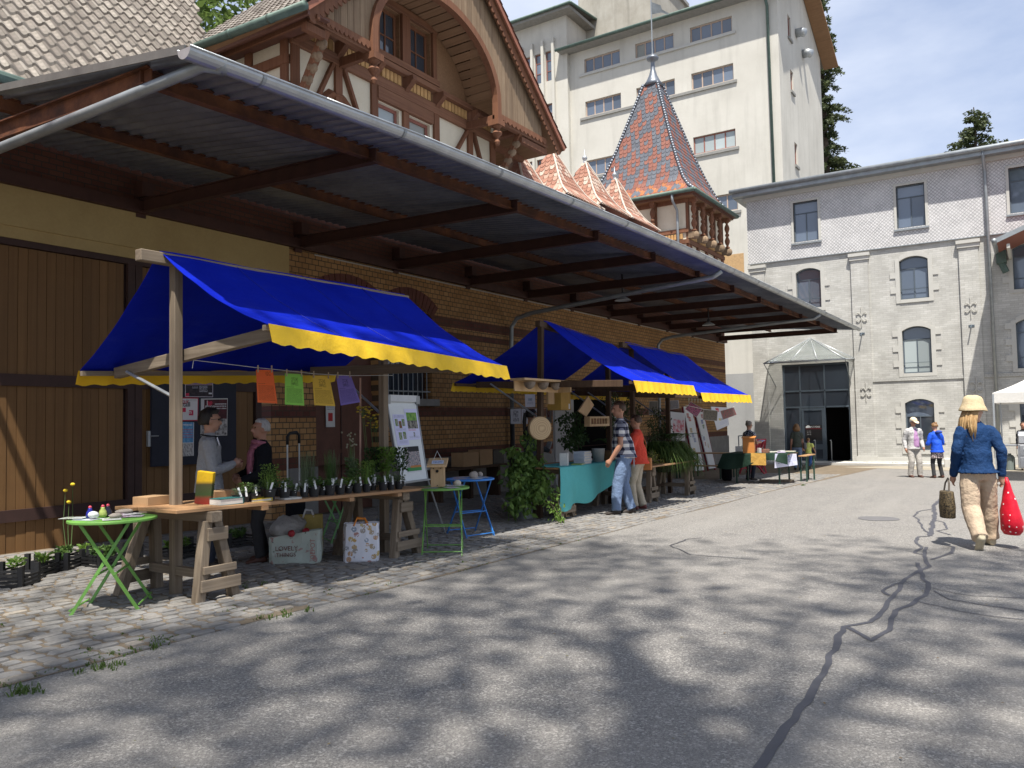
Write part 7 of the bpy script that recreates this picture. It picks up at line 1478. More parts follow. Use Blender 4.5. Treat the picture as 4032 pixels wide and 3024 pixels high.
k = N('gardening cover'); v = k.coord('Object'); s_ = k.n('ShaderNodeSeparateXYZ'); k.l(v, s_.inputs[0]); n_ = k.noise(v, 25, 3); cc = k.ramp(k.math('MULTIPLY_ADD', s_.outputs[2], 2.9, .0), [(.0, (.40, .02, .02)), (.2, (.25, .03, .02)), (.3, (.03, .07, .02)), (.6, (.06, .05, .02)), (.7, (.75, .45, .01)), (1, (.80, .50, .01))]); k.out(k.mix(k.math('MULTIPLY', n_, .4), cc, (.02, .05, .01)), .4); o.data.materials.clear(); o.data.materials.append(k.m); tag(o, 'upright gardening book with yellow top and red foot', 'book')
# ------------------------------------------------------------------ coloured sheets on the line
lp = [(4.860,6.922,2.219), (5.568,6.850,2.173), (5.947,6.850,2.160), (6.386,6.850,2.140), (6.933,6.850,2.141), (7.650,6.812,2.171)]
mb = MB(); mb.tube(lp, .0032, 5); mb.tube([lp[0], (lp[0][0], lp[0][1]+.02, lp[0][2]-.08)], .003, 5); o = mb.obj('clothes_line', m_line); tag(o, 'white string with coloured sheets under the nearest awning', 'string')
shs = [('orange', (.80, .14, .03), (.30, .05, .01), [(5.575,6.850,1.807), (5.836,6.850,1.798), (5.777,6.850,2.158), (5.555,6.850,2.151)]), ('light green', (.26, .62, .09), (.07, .16, .03), [(5.940,6.850,1.788), (6.215,6.850,1.778), (6.192,6.850,2.128), (5.943,6.850,2.127)]), ('golden yellow', (.66, .43, .05), (.25, .15, .02), [(6.366,6.850,1.784), (6.688,6.850,1.773), (6.598,6.850,2.120), (6.334,6.850,2.123)]), ('violet', (.16, .12, .42), (.06, .04, .16), [(6.777,6.850,1.782), (7.103,6.850,1.826), (6.945,6.850,2.146), (6.708,6.850,2.129)])]
for i, (nm, c, ink, q) in enumerate(shs):
    bl = [(.35, .75, .62, .88, (c, dk(c, .45)))] if i else [(.55, .85, .82, .95, (c, dk(c, .5)))]
    o = sheet(q, 'paper_sheet', m_print('%s sheet' % nm, c, bl, [(.08, .92, .06, .52, 13, ink), (.08, .5, .54, .58, 1, ink)]), None); tag(o, '%s printed sheet pegged to the line' % nm, 'paper', 'sheets on the line')
    for j, p in enumerate((q[3], q[2])):
        P_ = Vector(p); mb = MB(); mb.box(P_+Vector(((.02 if j == 0 else -.02), -.006, .01)), (.012, .014, .075), rz(R(-50))); o = mb.obj('clothes_peg', m_peg); tag(o, 'wooden clothes peg at the %s corner of the %s sheet' % ('left' if j == 0 else 'right', nm), 'clothes peg', 'clothes pegs')
# ------------------------------------------------------------------ flip chart
fc = thing('flip_chart', 'white flip chart easel with pinned photo sheets beside the plant table', 'flip chart', (9.2, 7.9, gz(9.2))); TL, TR, BR, BL = [Vector(p) for p in ((8.933,8.080,1.914), (9.605,8.080,1.910), (9.305,7.620,0.713), (8.706,7.620,0.702))]
nrm = (BR-BL).cross(TL-BL).normalized(); nrm = nrm if nrm.y < 0 else -nrm
mb = MB(); mb.add([BL, BR, TR, TL]+[p-nrm*.03 for p in (BL, BR, TR, TL)], [(0, 1, 2, 3), (7, 6, 5, 4), (0, 4, 5, 1), (1, 5, 6, 2), (2, 6, 7, 3), (3, 7, 4, 0)]); brd = mb.obj('board', mat('whiteboard', (.66, .68, .66), .3, .05), fc)
gm = mat('grey aluminium', (.30, .31, .31), .5, .1, 5, .1, 50, metal=.3)
for a, b in ((BL, TL), (BR, TR)): MB().beam(a-nrm*.015, b-nrm*.015, .02, .045, nrm).obj('board_edge', gm, fc)
MB().beam(BL+nrm*.03, BR+nrm*.03, .07, .02, (0, 0, 1)).obj('pen_tray', gm, fc); MB().beam(TL+nrm*.02+Vector((0, 0, .02)), TR+nrm*.02+Vector((0, 0, .02)), .05, .10, (0, 0, 1)).obj('clamp_bar', mat('white clamp', (.55, .56, .56), .4, .1), fc)
for a in (TL, TR): MB().box(a+nrm*.025+Vector((0, 0, .0)), (.09, .05, .13)).obj('clamp_end', gm, fc, bevel=.01)
for p, q in ((TL-nrm*.04, (9.45, 8.75, gz(9.4))), (BL, (8.72, 7.45, gz(8.7))), (BR, (9.62, 7.55, gz(9.6))), (TR-nrm*.04, (9.9, 8.7, gz(9.9)))): m_ = MB(); m_.tube([p, q], .014, 6); m_.obj('leg', gm, fc)
def onb(u0, u1, v0, v1, sk=0): return [tuple(BL.lerp(BR, u).lerp(TL.lerp(TR, u), v)+nrm*.004) for u, v in ((u0+.0, v0), (u1+.0, v0-sk), (u1, v1-sk), (u0, v1))]
ph = ((.03, .08, .02), (.15, .25, .06), (.35, .33, .28), (.06, .05, .05))
sheet(onb(.10, .52, .44, .82, .0), 'pinned_sheet', m_print('info sheet', (.60, .60, .78), [(.12, .35, .62, .85, ph), (.40, .62, .55, .78, ((.25, .05, .03), (.1, .12, .05))), (.66, .9, .62, .85, ph), (.25, .5, .18, .42, ph), (.6, .85, .2, .43, ph)], [(.1, .9, .88, .97, 3, (.2, .2, .35)), (.12, .9, .46, .54, 4, (.3, .3, .4)), (.2, .9, .05, .15, 4, (.3, .3, .4))]), fc)
sheet(onb(.52, .97, .50, .89, .0), 'pinned_sheet', m_print('poster with green photo', (.62, .62, .80), [(.1, .9, .62, .88, ((.08, .22, .04), (.22, .38, .08))), (.1, .9, .36, .62, ((.30, .28, .22), (.05, .045, .05))), (.45, .58, .1, .24, ((.1, .1, .1), (.5, .5, .5)))], [(.1, .7, .28, .34, 2, (.5, .06, .06)), (.1, .9, .05, .12, 3, (.3, .3, .4))]), fc)
sheet(onb(.30, .83, .11, .42, .0), 'pinned_sheet', m_print('market photo', (.6, .6, .6), [(.0, 1, .05, 1, ((.05, .045, .05), (.45, .38, .36), (.10, .10, .12), (.5, .48, .46))), (0, 1, .05, .2, (.05, .22, .06)), (.25, 1, .18, .26, (.45, .18, .05)), (.25, 1, .8, 1, (.02, .02, .02))]), fc)
m_ = MB(); m_.sph(TL.lerp(TR, .52)+nrm*.01+Vector((0, 0, -.1)), .022, 8, 6); m_.obj('magnet', mat('green magnet', (.02, .12, .05), .4, .1), fc)
# ------------------------------------------------------------------ notice board with posters
nb = thing('notice_board', 'dark notice board with posters on the sliding door', 'notice board', (8, 11.36, 1.0)); MB().bx(7.24, 8.78, 11.34, 11.39, .97, 2.36).obj('board', mat('dark blue board', (.014, .016, .028), .7, .3, 5, .2), nb)
Ypz = 11.332
sheet([(7.802,11.332,2.049), (8.319,11.332,2.052), (8.319,11.332,2.296), (7.802,11.332,2.280)], 'poster', m_print('dark event poster', (.5, .45, .5), [(.02, .98, .04, .97, ((.018, .016, .022), (.05, .035, .04))), (.02, .98, .80, .96, ((.35, .22, .15), (.15, .12, .25))), (.02, .14, .04, .25, (.5, .03, .08)), (.84, .96, .2, .3, (.6, .6, .62))], [(.5, .8, .3, .75, 5, (.5, .5, .55)), (.25, .45, .55, .7, 2, (.4, .4, .45))]), nb)
s1 = sheet([(7.536,11.332,1.663), (8.040,11.332,1.663), (8.047,11.332,2.042), (7.544,11.332,2.040)], 'poster', m_print('white poster with red edge', (.36, .02, .04), [(.03, .97, .05, .95, (.62, .60, .60)), (.42, .55, .38, .56, (.5, .02, .06)), (.66, .82, .24, .46, (.5, .03, .08))], [(.55, .93, .82, .92, 2, (.3, .35, .3))]), nb)
m_ink = mat('black print', (.03, .03, .03), .7, .1, 5, 0); m_redi = mat('red print', (.42, .03, .06), .7, .1, 5, 0); m_whi = mat('white print', (.65, .64, .63), .7, .05, 5, 0)
Xd = (1, 0, 0); Ud = (0, 0, 1)
text('poster_lettering', 'tur', .11, (7.737,11.326,1.944), Xd, Ud, m_redi, nb); text('poster_lettering', 'tall', .11, (7.761,11.326,1.895), Xd, Ud, m_ink, nb); text('poster_lettering', 'm', .09, (7.846,11.324,1.780), Xd, Ud, m_whi, nb)
sheet([(8.084,11.332,1.418), (8.592,11.332,1.417), (8.607,11.332,2.039), (8.091,11.332,2.026)], 'poster', m_print('dark red poster', (.5, .48, .46), [(.02, .98, .45, .97, ((.05, .012, .016), (.10, .02, .025))), (.02, .12, .66, .97, (.5, .5, .5)), (.02, .98, .02, .45, ((.08, .07, .07), (.45, .42, .40)))], [(.5, .95, .68, .86, 3, (.6, .6, .6))]), nb)
text('poster_lettering', 'I', .11, (8.190,11.326,1.920), Xd, Ud, m_whi, nb); text('poster_lettering', 'MURTEN' if False else 'gluon', .085, (8.164,11.326,1.875), Xd, Ud, m_whi, nb)
hm = MB(); hc_ = Vector((8.251,11.326,1.947)); hm.add([hc_+Vector((.055*(16*math.sin(a)**3)/16, 0, .055*(13*math.cos(a)-5*math.cos(2*a)-2*math.cos(3*a)-math.cos(4*a))/16)) for a in [2*math.pi*i/24 for i in range(24)]], [tuple(range(24))]); hm.obj('poster_heart', m_redi, nb)
sheet([(7.741,11.332,1.106), (7.958,11.332,1.107), (7.964,11.332,1.642), (7.741,11.332,1.650)], 'poster', m_print('blue sky poster', (.6, .6, .6), [(.0, .95, .4, 1, ((.06, .22, .42), (.16, .36, .55))), (0, .95, 0, .38, ((.5, .5, .48), (.2, .18, .18), (.55, .55, .52), (.35, .2, .2)))], [(.1, .85, .86, .94, 1, (.6, .6, .62)), (.1, .9, .5, .8, 4, (.4, .1, .15))]), nb)
# ------------------------------------------------------------------ bags and crates under and beside the table
def tote(label, c, w, d, h, a, m, name='shopping_bag', lean=.0, top=1.0, hand=None):
    t = thing(name, label, 'bag', c); C = Vector(c); Rb_ = rz(R(a)); rings = []; n = 24; mb = MB()
    def ring(z, k): 
        pts = []
        for j in range(n):
            t_ = 2*math.pi*j/n; cx, sy = math.cos(t_), math.sin(t_); e = 5; rr = (abs(cx)**e+abs(sy)**e)**(-1/e); p = Vector((cx*rr*w/2*k, sy*rr*d/2*k*(1-.25*(z/h)), z)); p += Vector((.022*noise.noise(Vector((t_*2, z*6, c[0]))), .022*noise.noise(Vector((t_*2, z*6, 7+c[0]))), lean*(p.x/w)*h*(z/h))); pts.append(C+Rb_ @ p)
        return pts
    zs = [(0, .96), (.03, 1), (h*.35, 1.02), (h*.7, 1.0), (h, top)]; base = 0
    for z, k in zs: mb.v += ring(z, k)
    for z, k in zs[::-1][:2]: mb.v += [C+(p-C)*.97 for p in ring(z, k)]
    for i in range(len(zs)+1):
        for j in range(n): mb.f.append((i*n+j, i*n+(j+1) % n, (i+1)*n+(j+1) % n, (i+1)*n+j)); mb.m.append(0)
    mb.f.append(tuple(range(n))[::-1]); mb.m.append(0); mb.obj('bag_body', m, t, smooth=False, recalc=False)
    if hand:
        for sg in (-1, 1): m2 = MB(); m2.tube([C+Rb_ @ Vector((-w*.2, sg*d*.4, h*.95)), C+Rb_ @ Vector((-w*.12, sg*d*.2, h*1.12)), C+Rb_ @ Vector((w*.1, sg*d*.1, h*1.1)), C+Rb_ @ Vector((w*.18, sg*d*.36, h*.95))], .012, 5); m2.obj('handle', hand, t)
    return t, C, Rb_
k = N('floral bag print'); v = k.coord('Object'); n_ = k.noise(v, 11, 4); n2 = k.noise(v, 23, 3); cc = k.mix(k.ramp(n_, [(.60, 0.0), (.64, 1.0)]), (.42, .47, .41), (.35, .22, .20)); cc = k.mix(k.ramp(n2, [(.66, 0.0), (.69, 1.0)]), cc, (.05, .10, .06)); m_flo = k.out(cc, .45)
t, C, Rb_ = tote('pale green floral shopping bag lettered LOVELY THINGS under the plant table', (6.62, 7.45, gz(6.6)), .60, .24, .36, -52, m_flo, lean=.22)
fx = tuple(Rb_ @ Vector((1, 0, 0))); fp = lambda u, v_, d=.007: C+Rb_ @ Vector((u, -.128-d, v_))
text('bag_lettering', 'LOVELY', .075, fp(-.22, .17), fx, Ud, mat('dark red print', (.16, .05, .04), .6, .1, 5, 0), t); text('bag_lettering', 'THINGS', .065, fp(-.21, .10), fx, Ud, MATS['dark red print'], t); text('bag_lettering', 'DEPOT', .075, fp(.24, .06), Ud, tuple(-Vector(fx)), mat('pale red print', (.42, .20, .17), .6, .1, 5, 0), t)
k = N('printed white bag'); v = k.coord('Object'); vo = k.n('ShaderNodeTexVoronoi'); vo.inputs['Scale'].default_value = 13; k.l(v, vo.inputs['Vector']); n2 = k.noise(v, 40, 3); ms = k.math('MULTIPLY', k.math('LESS_THAN', vo.outputs['Distance'], .42), k.math('GREATER_THAN', n2, .44)); sp_ = k.n('ShaderNodeSeparateColor'); k.l(vo.outputs['Color'], sp_.inputs[0]); cc = k.mix(ms, (.68, .68, .72), k.ramp(sp_.outputs[0], [(0, (.50, .30, .06)), (.35, (.24, .30, .38)), (.6, (.42, .2, .16)), (.85, (.55, .42, .12)), (1, (.3, .3, .3))])); m_wbag = k.out(cc, .5)
tote('white shopping bag with colourful little drawings and orange handles', (7.10, 6.85, gz(7)), .42, .26, .46, -48, m_wbag, hand=mat('orange strap', (.65, .22, .03), .6, .1), top=.98)
tote('yellow paper bag behind the floral bag', (7.05, 7.7, gz(7)), .34, .2, .52, -45, m_cloth('yellow paper', (.42, .32, .10), .8, 4, .5), hand=m_line)
mb = MB(); mb.sph((6.65, 7.62, gz(6.6)+.40), (.24, .16, .15), 18, 12)
for i, q in enumerate(mb.v): mb.v[i] = q+(q-Vector((6.65, 7.62, gz(6.6)+.4))).normalized()*.07*noise.noise(q*8)
o = mb.obj('plastic_bag', m_cloth('crumpled white plastic', (.55, .54, .52), .35, 6, 1.0, 14, .3), smooth=True); tag(o, 'crumpled white plastic bag on top of the floral bag', 'bag')
pebble((6.5, 7.4, gz(6.5)+.37), (.04, .04, .04), 'red apple at the rim of the floral bag', mat('red apple', (.35, .02, .03), .4, .2)); pebble((6.75, 7.42, gz(6.5)+.36), (.05, .04, .04), 'second red apple at the rim of the floral bag', MATS['red apple'])
m_crate = mat('black crate plastic', (.018, .018, .019), .5, .2, 8, .1, 40)
def crate(label, c, a, w=.58, d=.38, h=.17, m=None, plants=0, seed=0, lab=True):
    m = m or m_crate; t = thing('plastic_crate', label, 'crate', c, 'plastic crates'); C = Vector(c); Rb_ = rz(R(a)); g = lambda x, y, z: C+Rb_ @ Vector((x, y, z))
    def bb(x0, x1, y0, y1, z0, z1, nm): q = MB(); q.box(g((x0+x1)/2, (y0+y1)/2, (z0+z1)/2), (x1-x0, y1-y0, z1-z0), Rb_); q.obj(nm, m, t)
    bb(-w/2, w/2, -d/2, d/2, 0, .012, 'crate_floor')
    for sx in (-1, 1):
        for sy in (-1, 1): bb(sx*w/2-.05 if sx > 0 else -w/2, w/2 if sx > 0 else -w/2+.05, sy*d/2-.05 if sy > 0 else -d/2, d/2 if sy > 0 else -d/2+.05, .012, h*1.25, 'corner_post')
    for zz in (.02, .06, .10):
        for sy in (-1, 1): bb(-w/2+.05, w/2-.05, sy*d/2-.006, sy*d/2+.006, zz, zz+.022, 'side_slat')
        for sx in (-1, 1): bb(sx*w/2-.006, sx*w/2+.006, -d/2+.05, d/2-.05, zz, zz+.022, 'side_slat')
    if plants:
        rg = random.Random(seed); mb = MB()
        for i in range(plants):
            x, y = rg.uniform(-w*.36, w*.36), rg.uniform(-d*.3, d*.3); q = g(x, y, .03); p2 = MB(); p2.lathe([(.04, 0), (.05, .09)], q, 10); p2.obj('plant_pot', m_pot, t)
            mb = MB(); stems(mb, q.x, q.y, q.z+.08, .12, .06, 8, rg, .003); herb(mb, q.x, q.y, q.z+.08, .12, .08, 60, .06, rg); mb.obj('seedling', lf[2] if seed % 2 else lf[0], t, recalc=False)
    return t
crate('black plastic crate cut off by the left picture edge', (4.093,9.032,-0.049), -52, plants=0); crate('black plastic crate with a leafy plant at its left end', (4.536,9.374,-0.054), 38, plants=2, seed=1); crate('black plastic crate with yellow-green seedlings', (5.026,9.624,-0.060), 36, plants=3, seed=2); crate('black mesh crate behind the green folding table', (5.435,9.785,-0.065), 36, plants=1, seed=3); crate('black crate of plants in the shade behind the near trestle', (5.45, 9.35, gz(5.4)), 5, plants=3, seed=4); crate('black crate of dark plants under the plant table', (6.25, 9.1, gz(6.2)), 8, plants=3, seed=5); crate('black crate of seedlings beside the dark-coated woman', (7.2, 9.3, gz(7.2)), 3, plants=3, seed=6)
crate('grey plastic crate below the flip chart', (9.2, 8.45, gz(9.2)), 0, .5, .34, .2, mat('blue grey crate plastic', (.14, .17, .19), .5, .1))
t = thing('tall_flower', 'slender plant with yellow flowers rising from the crates at the left', 'plant', (5.298,10.033,-0.064)); mb = MB(); fl = MB(); q0 = Vector((5.510,10.435,-0.066))
for dx, h in ((-.03, .85), (.03, .92), (.0, .7)):
    mb.tube([q0+Vector((dx, 0, .1)), q0+Vector((dx*2, .02, h*.5)), q0+Vector((dx*1.5, 0, h))], [.006, .005, .003], 5); fl.sph(q0+Vector((dx*1.5, 0, h)), (.03, .03, .022), 8, 6)
mb.obj('stems', m_stem, t); fl.obj('flower_heads', m_yfl, t)
# hand trolley
t = thing('hand_trolley', 'hand trolley with black grip behind the potted plants', 'trolley', (8.1, 9.4, gz(8.1))); mb = MB()
a, b = Vector((8.106,9.300,1.277)), Vector((8.332,9.300,1.290)); 
for p in (a, b): m_ = MB(); m_.tube([p, (p.x, p.y, gz(8)+.12)], .013, 8); m_.obj('tube', m_zinc, t)
m_ = MB(); m_.tube([a, a+Vector((0, 0, .12)), a+Vector((.05, 0, .17)), b+Vector((-.05, 0, .17)), b+Vector((0, 0, .12)), b], .022, 8); m_.obj('grip', m_iron, t, smooth=True); MB().bx(a.x-.05, b.x+.05, 9.2, 9.4, gz(8)+.04, gz(8)+.07).obj('toe_plate', m_zinc, t); MB().bx(a.x-.03, b.x+.03, 9.18, 9.34, gz(8)+.1, gz(8)+.55).obj('cloth_bag', c_black, t, bevel=.04)
for p in (a, b): m_ = MB(); m_.lathe([(.08, -.02), (.08, .02)], (p.x, 9.4, gz(8)+.08), 14, rot=ry(R(90))); m_.obj('wheel', m_iron, t)
# ------------------------------------------------------------------ middle stall: bird boxes, books, branches
Y2 = 6.95
bk = mat('pale blue book cover', (.42, .48, .58), .5, .1)
for i in range(5): book('pale blue paperback, %s from the bottom of the stack on the turquoise cloth' % ords[i], (12.98+.01*(i % 2), 6.98, .764+.046*i), (.30, .22, .044), 3-4*(i % 2), bk)
book('green book lying under the paperbacks at the cloth edge', (12.72, 6.93, .763), (.26, .2, .02), 12, mat('green cover', (.25, .36, .10), .5, .1))
t = thing('bucket', 'white enamel bucket with handle on the turquoise table', 'bucket', (13.75, 7.05, .763)); mb = MB(); mb.lathe([(.10, 0), (.125, .24), (.132, .245), (.128, .25), (.118, .24), (.095, .02)], (13.75, 7.05, .763), 20); mb.obj('bucket_body', mat('grey white enamel', (.42, .44, .43), .4, .15, 6), t, smooth=True)
t = thing('bird_figure', 'grey ceramic bird figure on the turquoise table', 'figurine', (14.55, 6.95, .763)); mb = MB(); mb.sph((14.55, 6.95, .87), (.13, .09, .10), 14, 10); mb.tube([(14.63, 6.93, .93), (14.72, 6.92, 1.0), (14.76, 6.92, 1.0)], [.06, .035, .012], 8); mb.tube([(14.46, 6.96, .92), (14.36, 6.97, 1.02)], [.06, .015], 8); mb.lathe([(.06, 0), (.05, .05)], (14.55, 6.95, .763), 12); mb.obj('bird_body', mat('grey ceramic', (.38, .40, .40), .6, .15), t, smooth=True)
boxy('insect_nest', 'brown moss nest block between bucket and ceramic bird', 'nest', (14.1, 7.0, .763), (.28, .2, .20), 10, mat('brown moss', (.14, .085, .035), .95, .4, 14, .8, 30, dist=.02), bevel=.05)
boxy('white_box', 'white flared cardboard display box by the middle stall post', 'box', (12.42, 7.05, .763), (.16, .14, .22), 20, mat('white card', (.58, .58, .56), .7, .08))
t = thing('nest_board', 'pine shelf with three mud swallow nests on the middle stall post', 'nest box', (11.669,7.050,2.185)); a, b = Vector((10.951,7.050,2.229)), Vector((12.505,7.050,2.272)); zc = (a.z+b.z)/2
m_mud = mat('dry mud nest', (.20, .16, .125), .95, .35, 14, .8, 40, dist=.012)
MB().bx(a.x, b.x, 6.92, 7.2, zc-.02, zc+.015).obj('shelf', m_pine, t); MB().bx(b.x-.03, b.x, 6.92, 7.2, zc-.19, zc-.02).obj('side_board', m_pine, t); MB().bx(a.x+.1, b.x, 7.18, 7.2, zc-.19, zc-.02).obj('back_board', m_pine, t)
for i in range(3):
    x = a.x+(b.x-a.x)*(.22+.28*i); mb = MB(); n = 14; rngs = 6; vs = []
    for k in range(rngs+1):
        th = math.pi/2*k/rngs
        for j in range(n): a_ = 2*math.pi*j/n; vs.append((x+.105*math.cos(a_)*math.cos(th), 7.04+.10*math.sin(a_)*math.cos(th), zc-.035-.125*math.sin(th)))
    mb.add(vs, [(k*n+j, k*n+(j+1) % n, (k+1)*n+(j+1) % n, (k+1)*n+j) for k in range(rngs) for j in range(n)]); mb.obj('mud_nest', m_mud, t)
t = thing('log_disc', 'round wooden disc with growth rings hung on the middle stall post', 'wood disc', (11.771,7.150,1.431)); c = Vector((11.715,7.120,1.435))
k = N('log end rings'); v = k.coord('Object'); ln_ = k.n('ShaderNodeVectorMath', operation='LENGTH'); k.l(v, ln_.inputs[0]); w_ = k.math('SINE', k.math('MULTIPLY_ADD', ln_.outputs['Value'], 260.0, k.math('MULTIPLY', k.noise(v, 9, 2), 6.0))); m_ring = k.out(k.mix(k.math('MULTIPLY_ADD', w_, .5, .5), (.38, .26, .14), (.52, .38, .22)), .8)
mb = MB(); mb.lathe([(.185, -.05), (.20, -.04), (.20, .04), (.19, .055), (.0005, .056)], c, 28, rot=rz(R(-40)) @ rx(R(90))); ob = mb.obj('disc', m_ring, t, bevel=.004)
pb = lambda nm, label, x0, x1, y0, y1, z0, z1, m, cat='bird box': tag(MB().bx(x0, x1, y0, y1, z0, z1).obj(nm, m, bevel=.006), label, cat)
a, b = (12.555,7.450,2.137), (12.777,7.450,1.863); pb('pale_board', 'pale pine board hung beside the yellow bird box', a[0], b[0], 7.43, 7.47, b[2], a[2], m_pine, 'board')
a, b = (13.053,7.600,2.126), (13.428,7.600,1.757); t = thing('nest_box', 'tall yellowish wooden nest box hanging under the middle awning', 'nest box', (a[0], 7.6, b[2])); MB().bx(a[0], b[0], 7.45, 7.75, b[2], a[2]).obj('box_body', mat('yellow stained wood', (.40, .24, .05), .6, .2, 6, .2), t, bevel=.006); MB().bx(a[0]-.03, b[0]+.05, 7.38, 7.8, a[2], a[2]+.03).obj('box_roof', m_woodd, t); MB().bx(b[0]-.09, b[0]-.05, 7.44, 7.45, b[2]+.02, b[2]+.12).obj('price_tag', m_tagm, t)
q = [(13.772,7.300,1.629), (14.096,7.300,1.853), (13.866,7.300,2.026), (13.462,7.300,1.735)]; mb = MB(); vs = [Vector(p) for p in q]; mb.add(vs+[p+Vector((0, .03, 0)) for p in vs], [(0, 1, 2, 3), (7, 6, 5, 4), (0, 4, 5, 1), (1, 5, 6, 2), (2, 6, 7, 3), (3, 7, 4, 0)]); o = mb.obj('roof_board', m_pine); tag(o, 'square pine board hanging on one corner under the middle awning', 'board')
a, b = (13.751,7.250,1.628), (14.599,7.250,1.434); t = thing('slatted_feeder', 'pine feeder box with upright bars on the inner stall post', 'bird feeder', (a[0], 7.25, b[2]))
MB().bx(a[0], b[0], 7.22, 7.34, a[2]-.04, a[2]).obj('feeder_frame', m_pine, t); MB().bx(a[0], b[0], 7.22, 7.34, b[2], b[2]+.045).obj('feeder_frame', m_pine, t); MB().bx(a[0], a[0]+.04, 7.22, 7.34, b[2]+.045, a[2]-.04).obj('feeder_frame', m_pine, t); MB().bx(b[0]-.04, b[0], 7.22, 7.34, b[2]+.045, a[2]-.04).obj('feeder_frame', m_pine, t)
MB().bx(a[0]+.04, b[0]-.04, 7.32, 7.34, b[2]+.045, a[2]-.04).obj('feeder_back', mat('reddish wood back', (.22, .10, .05), .7, .2), t)
for i in range(7): x = a[0]+.07+(b[0]-a[0]-.14)*i/6; MB().bx(x-.012, x+.012, 7.23, 7.25, b[2]+.04, a[2]-.035).obj('feeder_bar', m_pine, t)
# drooping branches in a zinc watering can
def branch_cluster(mb, lv, base, tips, rg, n=55, size=.09, spread=.12, droop=.2):
    for tp in tips:
        b0 = Vector(base); e = Vector(tp); mid = b0.lerp(e, .55)+Vector((0, 0, droop)); pts = [b0, b0.lerp(mid, .6)+Vector((0, 0, droop*.3)), mid, mid.lerp(e, .6)+Vector((0, 0, .03)), e]; mb.tube(pts, [.009, .008, .006, .005, .003], 5)
        for i in range(n):
            k = rg.uniform(.25, 1)*(len(pts)-1); j = min(int(k), len(pts)-2); p = pts[j].lerp(pts[j+1], k-j)+Vector((rg.gauss(0, spread*.5), rg.gauss(0, spread*.5), rg.gauss(-.03, spread*.4)))
            d = Vector((rg.uniform(-.6, .6), rg.uniform(-.6, .6), rg.uniform(-1.1, .1))).normalized(); s_ = d.cross(Vector((rg.uniform(-1, 1), rg.uniform(-1, 1), .4))).normalized(); L_ = size*rg.uniform(.6, 1.25); f = d.cross(s_)*L_*.12
            lv.add([p, p+d*L_*.4+s_*L_*.28+f, p+d*L_, p+d*L_*.4-s_*L_*.28+f], [(0, 1, 2, 3)])
wc_ = (11.847,7.539,-0.142); t = thing('watering_can', 'zinc watering can at the foot of the middle stall', 'watering can', wc_); X_, Y_, Z_ = wc_
mb = MB(); mb.lathe([(.14, 0), (.15, .02), (.135, .30), (.14, .31), (.125, .31), (.12, .28)], wc_, 22); mb.obj('can_body', m_zinc, t, smooth=True); mb = MB(); mb.tube([(X_+.1, Y_-.12, Z_+.28), (X_+.2, Y_-.24, Z_+.26), (X_+.21, Y_-.25, Z_+.12), (X_+.1, Y_-.13, Z_+.06)], .014, 7); mb.obj('can_handle', m_zinc, t); mb = MB(); mb.tube([(X_-.1, Y_+.1, Z_+.06), (X_-.3, Y_+.28, Z_+.38)], [.03, .016], 8); mb.obj('can_spout', m_zinc, t)
t = thing('leafy_branches', 'drooping leafy branches filling the watering can', 'branches', (X_, Y_, Z_+.25)); mb = MB(); lv = MB(); rg = random.Random(31); b0 = (X_, Y_, Z_+.3); tips = []
for px in ((11.574,7.600,1.139), (11.665,7.500,0.930), (12.120,7.550,1.367), (11.931,7.300,0.919), (11.460,7.500,0.467), (11.751,7.000,0.593), (11.676,6.900,0.467), (11.422,7.200,0.295), (11.511,7.000,0.294), (11.140,7.300,0.087), (11.218,7.200,0.641), (11.825,7.300,0.735), (11.650,7.700,0.757), (11.196,7.100,0.139), (11.520,7.000,0.526), (11.162,7.250,0.300)): tips.append(px)
branch_cluster(mb, lv, b0, tips, rg, 95, .125, .16, .22); mb.obj('twigs', m_bark, t); lv.obj('leaves', m_leaf('willow leaves', (.045, .10, .02), (.17, .27, .06)), t, recalc=False)
t = thing('cut_twigs', 'small cut twigs lying at the corner of the middle stall', 'branches', (12.3, 6.6, gz(12.3))); mb = MB(); lv = MB(); branch_cluster(mb, lv, (11.576,6.608,-0.139), [(11.253,6.750,0.261), (11.353,6.700,0.108), (11.370,6.600,-0.002), (11.547,6.750,0.366)], rg, 60, .05, .08, .06); mb.obj('twigs', m_bark, t); lv.obj('leaves', lf[2], t, recalc=False)
t = thing('small_crate', 'small wooden slatted crate behind the twigs', 'crate', (12.5, 7.0, gz(12.5)))
for i in range(4): MB().bx(12.32+.1*i, 12.35+.1*i, 6.98, 7.0, gz(12)+.02, gz(12)+.30).obj('slat', m_pine, t)
MB().bx(12.3, 12.68, 6.97, 7.2, gz(12), gz(12)+.03).obj('crate_floor', m_pine, t); MB().bx(12.3, 12.68, 6.97, 7.2, gz(12)+.29, gz(12)+.32).obj('crate_top', m_pine, t)
